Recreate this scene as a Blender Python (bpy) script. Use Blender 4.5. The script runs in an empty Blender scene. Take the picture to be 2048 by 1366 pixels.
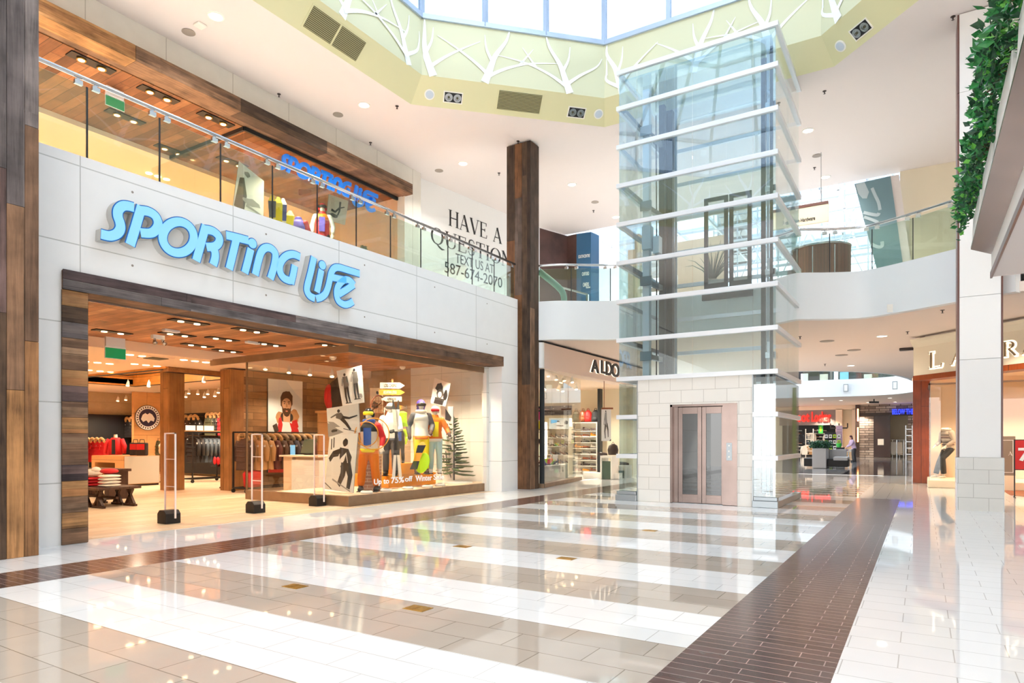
SKY, EXPO, LW_ = 5.4, 0.7, 1.55
import bpy, math, random
from mathutils import Vector, Matrix
SC = bpy.context.scene
COL = SC.collection
random.seed(11)
PI = math.pi
V3 = Vector

# ------------------------------------------------------------------ survey
# The camera stands at (0,0,1.4); these turn a sight line into a point on a
# real surface of the building (floor, a wall plane, a ceiling).
CAM_H, FOC, CXP, HYP = 1.4, 1315.0, 1024.0, 881.0
YAW = math.atan(821 / 1315)
RX, RY = math.cos(YAW), math.sin(YAW)
FX, FY = -math.sin(YAW), math.cos(YAW)
def ray(u, v):
    r = (u - CXP) / FOC
    return V3((FX + r * RX, FY + r * RY, (HYP - v) / FOC))
ORG = V3((0, 0, CAM_H))
def PZ(u, v, z=0.0):
    d = ray(u, v); return ORG + d * ((z - CAM_H) / d.z)
def PX(u, v, x):
    d = ray(u, v); return ORG + d * (x / d.x)
def PY(u, v, y):
    d = ray(u, v); return ORG + d * (y / d.y)
def PD(u, v, t):
    return ORG + ray(u, v) * t
def PP(u, v, p0, n):
    d = ray(u, v); n = V3(n); return ORG + d * ((V3(p0) - ORG).dot(n) / d.dot(n))

# ------------------------------------------------------------------ mesh builder
class MB:
    def __init__(s):
        s.v, s.f, s.m = [], [], []
    def add(s, vs, fs, m=0):
        o = len(s.v); s.v += [tuple(p) for p in vs]
        s.f += [[i + o for i in f] for f in fs]; s.m += [m] * len(fs); return s
    def box(s, x0, x1, y0, y1, z0, z1, m=0):
        return s.add([(x0,y0,z0),(x1,y0,z0),(x1,y1,z0),(x0,y1,z0),(x0,y0,z1),(x1,y0,z1),(x1,y1,z1),(x0,y1,z1)],
                     [[0,3,2,1],[4,5,6,7],[0,1,5,4],[1,2,6,5],[2,3,7,6],[3,0,4,7]], m)
    def obox(s, c, ax, ay, az, m=0):
        c = V3(c); ax, ay, az = V3(ax), V3(ay), V3(az)
        vs = [c + ax*i + ay*j + az*k for k in (-1,1) for (i,j) in ((-1,-1),(1,-1),(1,1),(-1,1))]
        return s.add(vs, [[0,3,2,1],[4,5,6,7],[0,1,5,4],[1,2,6,5],[2,3,7,6],[3,0,4,7]], m)
    def bar(s, p0, p1, w, h, m=0, up=(0,0,1)):
        p0, p1 = V3(p0), V3(p1); d = (p1 - p0); L = d.length; d.normalize()
        sd = d.cross(V3(up))
        if sd.length < 1e-4: sd = d.cross(V3((1,0,0)))
        sd.normalize(); u = sd.cross(d).normalized()
        return s.obox((p0+p1)/2, d*L/2, sd*w/2, u*h/2, m)
    def prism(s, poly, off, m=0, ms=None):
        poly = [V3(p) for p in poly]; off = V3(off); n = len(poly)
        s.add(poly + [p + off for p in poly], [list(range(n))[::-1], list(range(n, 2*n))], m)
        k = len(s.v) - 2*n
        for i in range(n):
            j = (i+1) % n; s.f.append([k+i, k+j, k+n+j, k+n+i]); s.m.append(m if ms is None else ms)
        return s
    def tube(s, pts, r, n=10, m=0, caps=True, sy=1.0, ref=(0,0,1)):
        pts = [V3(p) for p in pts]
        if not hasattr(r, '__len__'): r = [r] * len(pts)
        o = len(s.v); N = len(pts); pu = None
        for i, p in enumerate(pts):
            d = (pts[min(i+1, N-1)] - pts[max(i-1, 0)]).normalized()
            if pu is None:
                a = V3(ref)
                if abs(d.dot(a)) > .95: a = V3((0,1,0))
                pu = (a - d * a.dot(d)).normalized()
            else: pu = (pu - d * pu.dot(d)).normalized()
            w = d.cross(pu)
            for k in range(n):
                a = 2*PI*k/n
                s.v.append(tuple(p + w*math.cos(a)*r[i] + pu*math.sin(a)*r[i]*sy))
        for i in range(N-1):
            for k in range(n):
                a, b = o+i*n+k, o+i*n+(k+1) % n
                s.f.append([a, b, b+n, a+n]); s.m.append(m)
        if caps:
            s.f.append([o+k for k in range(n)][::-1]); s.m.append(m)
            s.f.append([o+(N-1)*n+k for k in range(n)]); s.m.append(m)
        return s
    def cyl(s, p0, p1, r, n=16, m=0): return s.tube([p0, p1], r, n, m)
    def lathe(s, prof, c, n=20, m=0, ax=None):
        c = V3(c); o = len(s.v)
        ex, ey, ez = (V3((1,0,0)), V3((0,1,0)), V3((0,0,1))) if ax is None else [V3(a) for a in ax]
        for (r, z) in prof:
            for k in range(n):
                a = 2*PI*k/n; s.v.append(tuple(c + ex*r*math.cos(a) + ey*r*math.sin(a) + ez*z))
        for i in range(len(prof)-1):
            for k in range(n):
                a, b = o+i*n+k, o+i*n+(k+1) % n
                s.f.append([a, b, b+n, a+n]); s.m.append(m)
        s.f.append([o+k for k in range(n)][::-1]); s.m.append(m)
        s.f.append([o+(len(prof)-1)*n+k for k in range(n)]); s.m.append(m)
        return s
    def ell(s, c, r, n=12, m=0, rot=None):
        c = V3(c); o = len(s.v); h = n//2; R = rot or Matrix.Identity(3)
        if not hasattr(r, '__len__'): r = (r, r, r)
        s.v.append(tuple(c + R @ V3((0,0,-r[2]))))
        for i in range(1, h):
            t = PI*i/h - PI/2
            for k in range(n):
                a = 2*PI*k/n
                s.v.append(tuple(c + R @ V3((r[0]*math.cos(t)*math.cos(a), r[1]*math.cos(t)*math.sin(a), r[2]*math.sin(t)))))
        s.v.append(tuple(c + R @ V3((0,0,r[2])))); e = len(s.v)-1
        for k in range(n):
            s.f.append([o, o+1+(k+1) % n, o+1+k]); s.m.append(m)
            b = o+1+(h-2)*n; s.f.append([e, b+k, b+(k+1) % n]); s.m.append(m)
        for i in range(h-2):
            for k in range(n):
                a, b = o+1+i*n+k, o+1+i*n+(k+1) % n
                s.f.append([a, b, b+n, a+n]); s.m.append(m)
        return s
    def ribbon(s, pts, w, o, ex, ey, off, m=0, ms=None):
        """flat stroke of width w along 2-D pts, laid out by o + ex*x + ey*y, extruded by off"""
        n = len(pts); P = [V3((p[0], p[1], 0)) for p in pts]
        if not hasattr(w, '__len__'): w = [w] * n
        L, Rr = [], []
        for i in range(n):
            d = (P[min(i+1, n-1)] - P[max(i-1, 0)])
            if (P[0]-P[-1]).length < 1e-6 and i in (0, n-1): d = P[1] - P[-2]
            d.normalize(); q = V3((-d.y, d.x, 0)) * w[i] / 2
            L.append(P[i]+q); Rr.append(P[i]-q)
        o, ex, ey, off = V3(o), V3(ex), V3(ey), V3(off)
        g = lambda p: o + ex*p.x + ey*p.y
        a = [g(p) for p in L]; b = [g(p) for p in Rr]; k = len(s.v)
        s.v += [tuple(p) for p in a+b] + [tuple(p+off) for p in a+b]
        ms = m if ms is None else ms
        for i in range(n-1):
            s.f += [[k+i, k+n+i, k+n+i+1, k+i+1], [k+2*n+i, k+2*n+i+1, k+3*n+i+1, k+3*n+i],
                    [k+i, k+i+1, k+2*n+i+1, k+2*n+i], [k+n+i, k+3*n+i, k+3*n+i+1, k+n+i+1]]
            s.m += [m, m, ms, ms]
        s.f += [[k, k+2*n, k+3*n, k+n], [k+n-1, k+2*n-1, k+4*n-1, k+3*n-1]]; s.m += [ms, ms]
        return s
    def text(s, body, o, ex, ey, W, H, off, m=0, bold=0.0, keep=False):
        vs, fs = text_polys(body, bold)
        o, ex, ey, off = V3(o), V3(ex), V3(ey), V3(off)
        if keep:                                   # keep the aspect, fit the height
            W = H * max(v[0] for v in vs) / max(v[1] for v in vs)
        mx = max(v[0] for v in vs); my = max(v[1] for v in vs)
        return s.add([o + ex*W*v[0]/mx + ey*H*v[1]/my + off*v[2] for v in vs], fs, m)
    def merge(s, other, mat=None, m=None):
        M_ = mat or Matrix.Identity(4); k = len(s.v)
        s.v += [tuple(M_ @ V3(p)) for p in other.v]
        s.f += [[i+k for i in f] for f in other.f]
        s.m += list(other.m) if m is None else [m]*len(other.f); return s

_tc = {}
def text_polys(body, bold=0.0):
    key = (body, bold)
    if key in _tc: return _tc[key]
    cu = bpy.data.curves.new('lettering_curve', 'FONT'); cu.body = body; cu.size = 1; cu.offset = bold
    cu.extrude = .5; cu.resolution_u = 4
    o = bpy.data.objects.new('lettering_curve', cu); COL.objects.link(o)
    me = o.evaluated_get(bpy.context.evaluated_depsgraph_get()).to_mesh()
    vs = [tuple(v.co) for v in me.vertices]; fs = [list(p.vertices) for p in me.polygons]
    bpy.data.objects.remove(o); bpy.data.curves.remove(cu)
    x0 = min(v[0] for v in vs); y0 = min(v[1] for v in vs); z0 = min(v[2] for v in vs)
    vs = [(v[0]-x0, v[1]-y0, v[2]-z0) for v in vs]
    _tc[key] = (vs, fs); return vs, fs

_org = {}
def link(name, mb, mats, parent=None, org=None, smooth=False, local=False, bevel=0):
    """ONE mesh object. Vertices are given in world coordinates unless local."""
    if not isinstance(mats, (list, tuple)): mats = [mats]
    if parent is not None and org is None: org = _org.get(parent.name, V3((0,0,0)))
    if org is None:
        if local: org = V3((0,0,0))
        else:
            xs, ys, zs = zip(*mb.v); org = V3(((min(xs)+max(xs))/2, (min(ys)+max(ys))/2, min(zs)))
    org = V3(org)
    me = bpy.data.meshes.new(name)
    me.from_pydata([v if local else tuple(V3(v)-org) for v in mb.v], [], mb.f)
    for m_ in mats: me.materials.append(M[m_] if isinstance(m_, str) else m_)
    me.polygons.foreach_set('material_index', mb.m)
    if smooth: me.polygons.foreach_set('use_smooth', [True]*len(me.polygons))
    me.validate(); me.update()
    o = bpy.data.objects.new(name, me); COL.objects.link(o)
    if parent is not None: o.parent = parent
    else: o.location = org
    _org[o.name] = org
    if smooth == 'auto':
        try:
            me.set_sharp_from_angle(angle=math.radians(35))
        except Exception: pass
    if bevel:
        b = o.modifiers.new('bevel', 'BEVEL'); b.width = bevel; b.segments = 2; b.limit_method = 'ANGLE'; b.angle_limit = .7
    return o
def tag(o, label, cat, group=None, kind=None):
    o['label'] = label; o['category'] = cat
    if group: o['group'] = group
    if kind: o['kind'] = kind
    return o
def empty(name, label, cat, loc, rz=0, group=None):
    o = bpy.data.objects.new(name, None); COL.objects.link(o); o.location = loc; o.rotation_euler = (0,0,rz)
    o.empty_display_size = .1
    _org[o.name] = V3(loc); return tag(o, label, cat, group)
def single(name, mb, mats, label, cat, group=None, **k):
    return tag(link(name, mb, mats, **k), label, cat, group)
def struct(name, mb, mats, **k):
    o = link(name, mb, mats, **k)
    if 'parent' not in k or k['parent'] is None: o['kind'] = 'structure'
    return o
def dup(root, loc, rz=None, label=None, group=None, mat=None, scale=None):
    r = root.copy(); COL.objects.link(r); r.location = loc
    if rz is not None: r.rotation_euler = (0,0,rz)
    if label: r['label'] = label
    if group: r['group'] = group
    if scale: r.scale = (scale,)*3
    for ch in list(root.children):
        c = ch.copy(); COL.objects.link(c); c.parent = r
        for g in list(ch.children):
            d = g.copy(); COL.objects.link(d); d.parent = c
    return r
NTH = 'first second third fourth fifth sixth seventh eighth ninth tenth eleventh twelfth thirteenth fourteenth fifteenth sixteenth seventeenth eighteenth nineteenth twentieth'.split()
def smooth_pts(pts, k=4, closed=False):
    n = len(pts); out = []
    rng = range(n if closed else n-1)
    for i in rng:
        g = (lambda j: pts[j % n]) if closed else (lambda j: pts[min(max(j,0),n-1)])
        p0, p1, p2, p3 = g(i-1), g(i), g(i+1), g(i+2)
        for q in range(k):
            t = q/k
            out.append(tuple(.5*(2*b + (c-a)*t + (2*a-5*b+4*c-d)*t*t + (3*b-a-3*c+d)*t**3) for a,b,c,d in zip(p0,p1,p2,p3)))
    out.append(pts[0] if closed else pts[-1]); return [tuple(p) for p in out]

# ------------------------------------------------------------------ materials
M = {}
def s2l(c): return c/12.92 if c <= .04045 else ((c+.055)/1.055)**2.4
def rgb(h): return tuple(s2l(int(h[i:i+2],16)/255) for i in (0,2,4)) + (1,)
def _new(name):
    m = bpy.data.materials.new(name); m.use_nodes = True; M[name] = m
    nt = m.node_tree; return m, nt, nt.nodes['Principled BSDF']
def mat(name, col, rough=.6, metal=0, emit=0, ecol=None, bump=0, bscale=30, var=0, vscale=4, spec=.5, coat=0):
    m, nt, b = _new(name); N, L = nt.nodes, nt.links
    c = rgb(col) if isinstance(col, str) else col
    b.inputs['Base Color'].default_value = c; b.inputs['Roughness'].default_value = rough
    b.inputs['Metallic'].default_value = metal; b.inputs['Specular IOR Level'].default_value = spec
    if coat: b.inputs['Coat Weight'].default_value = coat; b.inputs['Coat Roughness'].default_value = .05
    if emit:
        b.inputs['Emission Color'].default_value = rgb(ecol) if ecol else c; b.inputs['Emission Strength'].default_value = emit
    if var or bump:
        tc = N.new('ShaderNodeTexCoord'); nz = N.new('ShaderNodeTexNoise'); nz.inputs['Scale'].default_value = vscale
        nz.inputs['Detail'].default_value = 5; L.new(tc.outputs['Object'], nz.inputs['Vector'])
        if var:
            mx = N.new('ShaderNodeMix'); mx.data_type = 'RGBA'; mx.inputs[0].default_value = 1
            rp = N.new('ShaderNodeMapRange'); rp.inputs[1].default_value = .3; rp.inputs[2].default_value = .7
            L.new(nz.outputs['Fac'], rp.inputs[0]); L.new(rp.outputs[0], mx.inputs[0])
            mx.inputs[6].default_value = tuple(x*(1-var) for x in c[:3])+(1,); mx.inputs[7].default_value = tuple(min(1,x*(1+var)) for x in c[:3])+(1,)
            L.new(mx.outputs[2], b.inputs['Base Color'])
        if bump:
            n2 = N.new('ShaderNodeTexNoise'); n2.inputs['Scale'].default_value = bscale; n2.inputs['Detail'].default_value = 4
            L.new(tc.outputs['Object'], n2.inputs['Vector'])
            bp = N.new('ShaderNodeBump'); bp.inputs['Strength'].default_value = bump; bp.inputs['Distance'].default_value = .02
            L.new(n2.outputs['Fac'], bp.inputs['Height']); L.new(bp.outputs['Normal'], b.inputs['Normal'])
    return m
def axes(nt, order, off=(0,0,0), coord='Object'):
    """texture vector whose x,y,z are the chosen object axes"""
    N, L = nt.nodes, nt.links
    tc = N.new('ShaderNodeTexCoord'); sp = N.new('ShaderNodeSeparateXYZ'); cb = N.new('ShaderNodeCombineXYZ')
    L.new(tc.outputs[coord], sp.inputs[0])
    for i, a in enumerate(order): 
        if a is not None: L.new(sp.outputs[a], cb.inputs[i])
    mp = N.new('ShaderNodeMapping'); mp.inputs['Location'].default_value = off; L.new(cb.outputs[0], mp.inputs['Vector'])
    return mp.outputs['Vector']
def tiles(name, c1, c2, cm, order=(0,1,None), bw=.606, rh=.3033, mortar=.004, off=(0,0,0), rough=.07, offset=.5, freq=2, grain=.03, spec=.5, coat=0, bump=.2):
    m, nt, b = _new(name); N, L = nt.nodes, nt.links
    v = axes(nt, order, off)
    br = N.new('ShaderNodeTexBrick'); br.offset = offset; br.offset_frequency = freq; br.squash = 1
    L.new(v, br.inputs['Vector'])
    br.inputs['Color1'].default_value = rgb(c1); br.inputs['Color2'].default_value = rgb(c2); br.inputs['Mortar'].default_value = rgb(cm)
    br.inputs['Scale'].default_value = 1; br.inputs['Mortar Size'].default_value = mortar; br.inputs['Mortar Smooth'].default_value = .1
    br.inputs['Brick Width'].default_value = bw; br.inputs['Row Height'].default_value = rh; br.inputs['Bias'].default_value = 0
    nz = N.new('ShaderNodeTexNoise'); nz.inputs['Scale'].default_value = 3; nz.inputs['Detail'].default_value = 6; L.new(v, nz.inputs['Vector'])
    mr = N.new('ShaderNodeMapRange'); mr.inputs[3].default_value = 1-grain; mr.inputs[4].default_value = 1+grain; L.new(nz.outputs['Fac'], mr.inputs[0])
    mx = N.new('ShaderNodeMix'); mx.data_type = 'RGBA'; mx.blend_type = 'MULTIPLY'; mx.inputs[0].default_value = 1
    L.new(br.outputs['Color'], mx.inputs[6]); L.new(mr.outputs[0], mx.inputs[7]); L.new(mx.outputs[2], b.inputs['Base Color'])
    b.inputs['Roughness'].default_value = rough; b.inputs['Specular IOR Level'].default_value = spec
    if coat: b.inputs['Coat Weight'].default_value = coat; b.inputs['Coat Roughness'].default_value = .03
    bp = N.new('ShaderNodeBump'); bp.inputs['Strength'].default_value = bump; bp.inputs['Distance'].default_value = .004; bp.invert = True
    L.new(br.outputs['Fac'], bp.inputs['Height']); L.new(bp.outputs['Normal'], b.inputs['Normal'])
    return m
def wood(name, cols, order=(2,0,1), L_=2.2, w=.2, rough=.55, grain=.5, gap='120c08', off=(0,0,0), gs=1.0, bump=.25, mortar=.004):
    """planks: order[0] runs along the board, order[1] across it"""
    m, nt, b = _new(name); N, L = nt.nodes, nt.links
    v = axes(nt, order, off)
    br = N.new('ShaderNodeTexBrick'); br.offset = .37; br.offset_frequency = 2; L.new(v, br.inputs['Vector'])
    br.inputs['Color1'].default_value = (0,0,0,1); br.inputs['Color2'].default_value = (1,1,1,1); br.inputs['Mortar'].default_value = (.5,.5,.5,1)
    br.inputs['Scale'].default_value = 1; br.inputs['Mortar Size'].default_value = mortar; br.inputs['Brick Width'].default_value = L_; br.inputs['Row Height'].default_value = w
    cr = N.new('ShaderNodeValToRGB'); cr.color_ramp.interpolation = 'LINEAR'
    e = cr.color_ramp.elements; n = len(cols)
    e[0].position = 0; e[0].color = rgb(cols[0]); e[1].position = 1; e[1].color = rgb(cols[-1])
    for i in range(1, n-1):
        q = e.new(i/(n-1)); q.color = rgb(cols[i])
    L.new(br.outputs['Color'], cr.inputs[0])
    # grain: noise stretched along the board, shifted per board
    ad = N.new('ShaderNodeVectorMath'); ad.operation = 'MULTIPLY_ADD'
    L.new(br.outputs['Color'], ad.inputs[0]); ad.inputs[1].default_value = (7,5,3); L.new(v, ad.inputs[2])
    mp = N.new('ShaderNodeMapping'); mp.inputs['Scale'].default_value = (.7*gs, 14*gs, 14*gs); L.new(ad.outputs[0], mp.inputs['Vector'])
    nz = N.new('ShaderNodeTexNoise'); nz.inputs['Scale'].default_value = 1.6; nz.inputs['Detail'].default_value = 8; nz.inputs['Roughness'].default_value = .7
    nz.inputs['Distortion'].default_value = .6
    L.new(mp.outputs[0], nz.inputs['Vector'])
    n2 = N.new('ShaderNodeTexNoise'); n2.inputs['Scale'].default_value = 2.2; n2.inputs['Detail'].default_value = 4; L.new(ad.outputs[0], n2.inputs['Vector'])
    sm = N.new('ShaderNodeMath'); sm.operation = 'ADD'; L.new(nz.outputs['Fac'], sm.inputs[0]); L.new(n2.outputs['Fac'], sm.inputs[1])
    mr = N.new('ShaderNodeMapRange'); mr.inputs[1].default_value = .72; mr.inputs[2].default_value = 1.28; mr.inputs[3].default_value = 1-grain; mr.inputs[4].default_value = 1+grain*.7
    L.new(sm.outputs[0], mr.inputs[0])
    mx = N.new('ShaderNodeMix'); mx.data_type = 'RGBA'; mx.blend_type = 'MULTIPLY'; mx.inputs[0].default_value = 1
    L.new(cr.outputs[0], mx.inputs[6]); L.new(mr.outputs[0], mx.inputs[7])
    m2 = N.new('ShaderNodeMix'); m2.data_type = 'RGBA'; L.new(br.outputs['Fac'], m2.inputs[0]); L.new(mx.outputs[2], m2.inputs[6]); m2.inputs[7].default_value = rgb(gap)
    L.new(m2.outputs[2], b.inputs['Base Color']); b.inputs['Roughness'].default_value = rough; b.inputs['Specular IOR Level'].default_value = .3
    bp = N.new('ShaderNodeBump'); bp.inputs['Strength'].default_value = bump; bp.inputs['Distance'].default_value = .01
    L.new(nz.outputs['Fac'], bp.inputs['Height']); L.new(bp.outputs['Normal'], b.inputs['Normal'])
    return m
def glass(name, tint, base=.05, rough=0.0, power=4.0, refl='ffffff'):
    m = bpy.data.materials.new(name); m.use_nodes = True; M[name] = m
    nt = m.node_tree; N, L = nt.nodes, nt.links; N.clear()
    out = N.new('ShaderNodeOutputMaterial'); tr = N.new('ShaderNodeBsdfTransparent'); gl = N.new('ShaderNodeBsdfGlossy'); mx = N.new('ShaderNodeMixShader')
    tr.inputs['Color'].default_value = rgb(tint); gl.inputs['Roughness'].default_value = rough; gl.inputs['Color'].default_value = rgb(refl)
    lw = N.new('ShaderNodeLayerWeight'); lw.inputs['Blend'].default_value = .5
    pw = N.new('ShaderNodeMath'); pw.operation = 'POWER'; L.new(lw.outputs['Facing'], pw.inputs[0]); pw.inputs[1].default_value = power
    mr = N.new('ShaderNodeMapRange'); mr.inputs[3].default_value = base; mr.inputs[4].default_value = 1; L.new(pw.outputs[0], mr.inputs[0])
    L.new(mr.outputs[0], mx.inputs[0]); L.new(tr.outputs[0], mx.inputs[1]); L.new(gl.outputs[0], mx.inputs[2]); L.new(mx.outputs[0], out.inputs[0])
    return m

mat('white_paint', 'f2f1ee', .55)
mat('ceiling_paint', 'e9dfda', .7)
mat('soffit_paint', 'f0dfd2', .7)
mat('fascia_paint', 'f2f4f4', .5)
tiles('concrete_panel', 'f4f4f2', 'f0f0ee', 'c6c6c2', order=(1,2,None), bw=2.35, rh=1.08, mortar=.008, off=(.2,.25,0), rough=.5, offset=0, grain=.035, bump=.4)
tiles('concrete_side', 'ece9e2', 'e7e4dd', 'b9b6ae', order=(0,2,None), bw=2.4, rh=.68, mortar=.007, off=(.2,0,0), rough=.5, offset=0, grain=.04)
tiles('concrete_upper', 'e4dfd4', 'dfd9cd', 'bfb8aa', order=(1,2,None), bw=1.6, rh=6, mortar=.01, rough=.6, offset=0, grain=.08)
tiles('tile_white', 'f1f2f1', 'eeefee', 'c4c3bf', rough=.035, off=(.13,.47,0), mortar=.0035, spec=.5)
tiles('tile_taupe', 'c3b8ab', 'b9aea1', '8c8174', rough=.035, off=(.33,.47,0), mortar=.004, grain=.06, spec=.55)
tiles('tile_brown', '664d48', '57403b', 'a8938b', bw=.42, rh=.105, mortar=.0035, rough=.16, off=(.1,.03,0), offset=.37, freq=2, grain=.12)
tiles('tile_grey', '9a9793', '918e8a', '77746f', bw=.6, rh=.6, rough=.06, offset=0)
tiles('tile_dark', '3a3536', '332f30', '222020', bw=.6, rh=.6, rough=.06, offset=0)
tiles('stone_white', 'e9e5dd', 'e5e0d7', 'bfb9ae', order=(0,2,None), bw=.5, rh=.28, mortar=.005, rough=.35, grain=.03)
tiles('stone_base', 'd8d6cf', 'd2d0c9', 'aeaba3', order=(0,2,None), bw=.5, rh=.28, mortar=.005, off=(.1,.02,0), rough=.35, grain=.05)
tiles('stacked_stone', 'bba897', '7a675b', '3a2f2a', order=(0,2,None), bw=.75, rh=.2, mortar=.02, rough=.9, offset=.37, grain=.35, bump=1)
wood('floor_store', ['e0c09a','edd3b0','f3dfc4','e4c6a2','ead0ae'], order=(1,0,2), L_=1.2, w=.18, rough=.28, grain=.16, gap='a8845e', bump=.05)
OLD = ['5c4a44','7a5f4c','8e6a48','6d5a55','a27848','5f5652','8a5f3c']
wood('old_column', ['6a5752','80604a','93693f','70615d','a8763f','655a57'], order=(2,1,0), L_=1.9, w=.33, rough=.7, grain=.45, off=(.4,.12,0))
wood('old_beam', ['6b5a52','8a6d55','a3825e','5f5650','93785f'], order=(1,2,0), L_=3.1, w=.19, rough=.7, grain=.5, off=(.3,.05,0))
wood('old_pilaster', ['6e5b4e','a9794c','8a7263','b98a58','77655b','9c7550'], order=(0,2,1), L_=4, w=.21, rough=.7, grain=.45, off=(1.1,.03,0))
wood('dark_column', ['4a3529','5b3e2b','3f312b','6d4a2e','54463d'], order=(2,0,1), L_=2.6, w=.26, rough=.65, grain=.5, off=(.3,.1,0))
wood('wood_soffit', ['a06a44','b87d52','855637','c68f62','ab774e'], order=(0,1,2), L_=2.1, w=.17, rough=.5, grain=.4, off=(.3,.02,0))
wood('upper_soffit', ['75482c','8d5a38','5f3d29','a06d46','805334'], order=(0,1,2), L_=1.9, w=.22, rough=.5, grain=.35, off=(.5,.02,0))
wood('store_timber', ['8f6238','a4764a','7a5230','b48654'], order=(2,0,1), L_=5, w=.24, rough=.5, grain=.35, off=(.3,.07,0))
wood('store_panel', ['8d5f3b','a3734a','74492c','b5845a'], order=(0,2,1), L_=1.6, w=.22, rough=.55, grain=.35)
wood('partition_wood', ['86603f','9a724c','765236','ab8259'], order=(1,2,0), L_=1.4, w=.2, rough=.55, grain=.35)
wood('wall_slab', ['b59b7b','c2a888','a98f70','bba080'], order=(0,2,1), L_=2.4, w=.6, rough=.7, grain=.12, gap='8a745b')
wood('red_wood', ['8a3f1c','a14b20','7a3617'], order=(2,0,1), L_=4, w=2, rough=.3, grain=.3)
wood('dark_table', ['4a3226','553a2b','3d2920'], order=(0,1,2), L_=2, w=.2, rough=.5, grain=.3)
wood('counter_wood', ['b98552','c59260','ad7a48'], order=(1,2,0), L_=2, w=.8, rough=.45, grain=.15)
wood('drum_wood', ['6a4330','5b3828','77503b'], order=(2,0,1), L_=3, w=.08, rough=.4, grain=.2)
for nm_, c_ in dict(grey=['57504f','6f6664','857b77','5f5450'], purple=['5d4a48','735c56','4f4141','6a5a5a'], orange=['a06e44','b58858','8b5f3b','bf9365'], brown=['7a5b45','8f6e53','674d3c','9d7d61'], dark=['4a3a30','5d4837','3c3029','6b5340']).items():
    wood('board_'+nm_, c_, order=(2,1,0), L_=9, w=.17, rough=.7, grain=.62, gs=1.1, mortar=0, off=(.3,.05,0), bump=.6)
    wood('board_h_'+nm_, c_, order=(1,2,0), L_=9, w=.1, rough=.7, grain=.62, gs=1.1, mortar=0, off=(.3,.05,0), bump=.6)
mat('bronze', '8c735c', .3, .85, bump=0)
mat('bronze_flat', '977c62', .4, .6, var=.12)
mat('stainless', '7f706a', .22, 1, var=.1, vscale=2)
mat('steel', 'c6c8ca', .2, 1)
mat('chrome', 'd5d7d9', .12, 1)
mat('alu_white', 'e4e7ea', .35, .3)
mat('alu_blue', 'b4c4d8', .4, .2)
mat('alu_grey', '9aa0a3', .35, .7)
mat('dark_steel', '35393b', .4, .6)
mat('black', '141313', .5)
mat('black_gloss', '100f10', .2)
mat('charcoal', '2d2c2e', .7)
mat('lime_paint', 'e0dbae', .6)
mat('lime_light', 'dad9b6', .6)
mat('branch_white', 'fbfcf8', .6)
mat('green_exit', '0c8f52', .4, emit=.25)
mat('lamp', 'fff3e0', .5, emit=6, ecol='fff0dc')
mat('lamp_warm', 'ffd9a8', .5, emit=5, ecol='ffd8a4')
mat('lamp_strip', 'fff6ea', .5, emit=6, ecol='fff4e2')
mat('lamp_off', 'f4f1ea', .4)
mat('speaker_grey', 'c9d3de', .6)
mat('grille', 'a9a276', .6)
mat('grille_dark', '4f4b36', .7)
mat('grille_tan', '9d9186', .6)
mat('brown_trim', '6e4a42', .35)
mat('letter_blue', '86c3f3', .35, emit=.3, ecol='7cc0fa')
mat('letter_rim', '1068b4', .35, emit=.05)
mat('letter_side', 'c9c8c4', .35, .3)
mat('letter_deep', '1376d8', .35, emit=.15)
mat('letter_black', '15110f', .4)
mat('letter_bronze', '9a8468', .35, .6)
mat('letter_red', 'ff2a20', .4, emit=1.0, ecol='ff2014')
mat('letter_neon', '3a4dff', .4, emit=1.6, ecol='2a3cff')
mat('halo_white', 'fff6e4', .5, emit=.9, ecol='fff1d8')
mat('print_white', 'f3f1ee', .55)
mat('print_grey', '9c9a99', .55)
mat('print_dark', '2b2828', .55)
mat('print_mid', '66625f', .55)
mat('print_sky', 'dfe6ea', .55)
mat('print_red', 'cf1f1c', .5)
mat('print_skin', 'd9a883', .5)
mat('print_hair', '4a2c1a', .6)
mat('print_fur', 'b8875a', .6)
mat('decal_white', 'fdfdfb', .5)
mat('teal_paint', '6f8d96', .6)
mat('pale_teal', 'b7c7cd', .6)
mat('navy_panel', '2a5f86', .45)
mat('brown_mural', '4b322c', .6, var=.55, vscale=1.1)
mat('peach_wall', 'f2d3b4', .7)
mat('peach_ceiling', 'f6ddc4', .7)
mat('cream_wall', 'f1e3c8', .7)
mat('shelf_white', 'f6f1e6', .5)
mat('plinth_grey', 'c9c8c0', .6)
mat('leaf', '2a7d3c', .4, var=.45, vscale=9)
mat('leaf_light', '6cbf4a', .4)
mat('leaf_dark', '174a2a', .45, var=.4, vscale=9)
mat('fir', '5f7034', .7, var=.35, vscale=8)
mat('bark', '5a4330', .9)
mat('snow', 'f3ece2', .9, bump=.4, bscale=14)
mat('fur', 'c59a68', .95, var=.35, vscale=40, bump=1, bscale=90)
mat('fur_grey', 'a08c74', .95, var=.35, vscale=40, bump=1, bscale=90)
for nm, c in dict(black='211f22', olive='4a4a34', red='c81420', navy='262b40', royal='2b3fa8', tan='b98c5c', slate='46505a', brown='4a3128', maroon='5a2026', grey='55555a').items():
    mat('cloth_'+nm, c, .62, bump=.5, bscale=16)
for nm, c in dict(orange='ee7d0c', yellow='f4dc0a', white='f4f0ea', purple='5a48b8', blue='2456b4', sky='bfe0e6', skin='f0e6da', lilac='c3a6bd', hair='4a1d1c', flesh='d8a58a', cream='efe2d0', green='3fb54a', lime='b8e01c', pink='e84aa0', amber='f0a030', stripe='b5a090').items():
    mat('dye_'+nm, c, .6, bump=.25, bscale=22)
mat('leather_brown', '8a4a26', .4)
mat('leather_dark', '3a2a22', .4)
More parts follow.
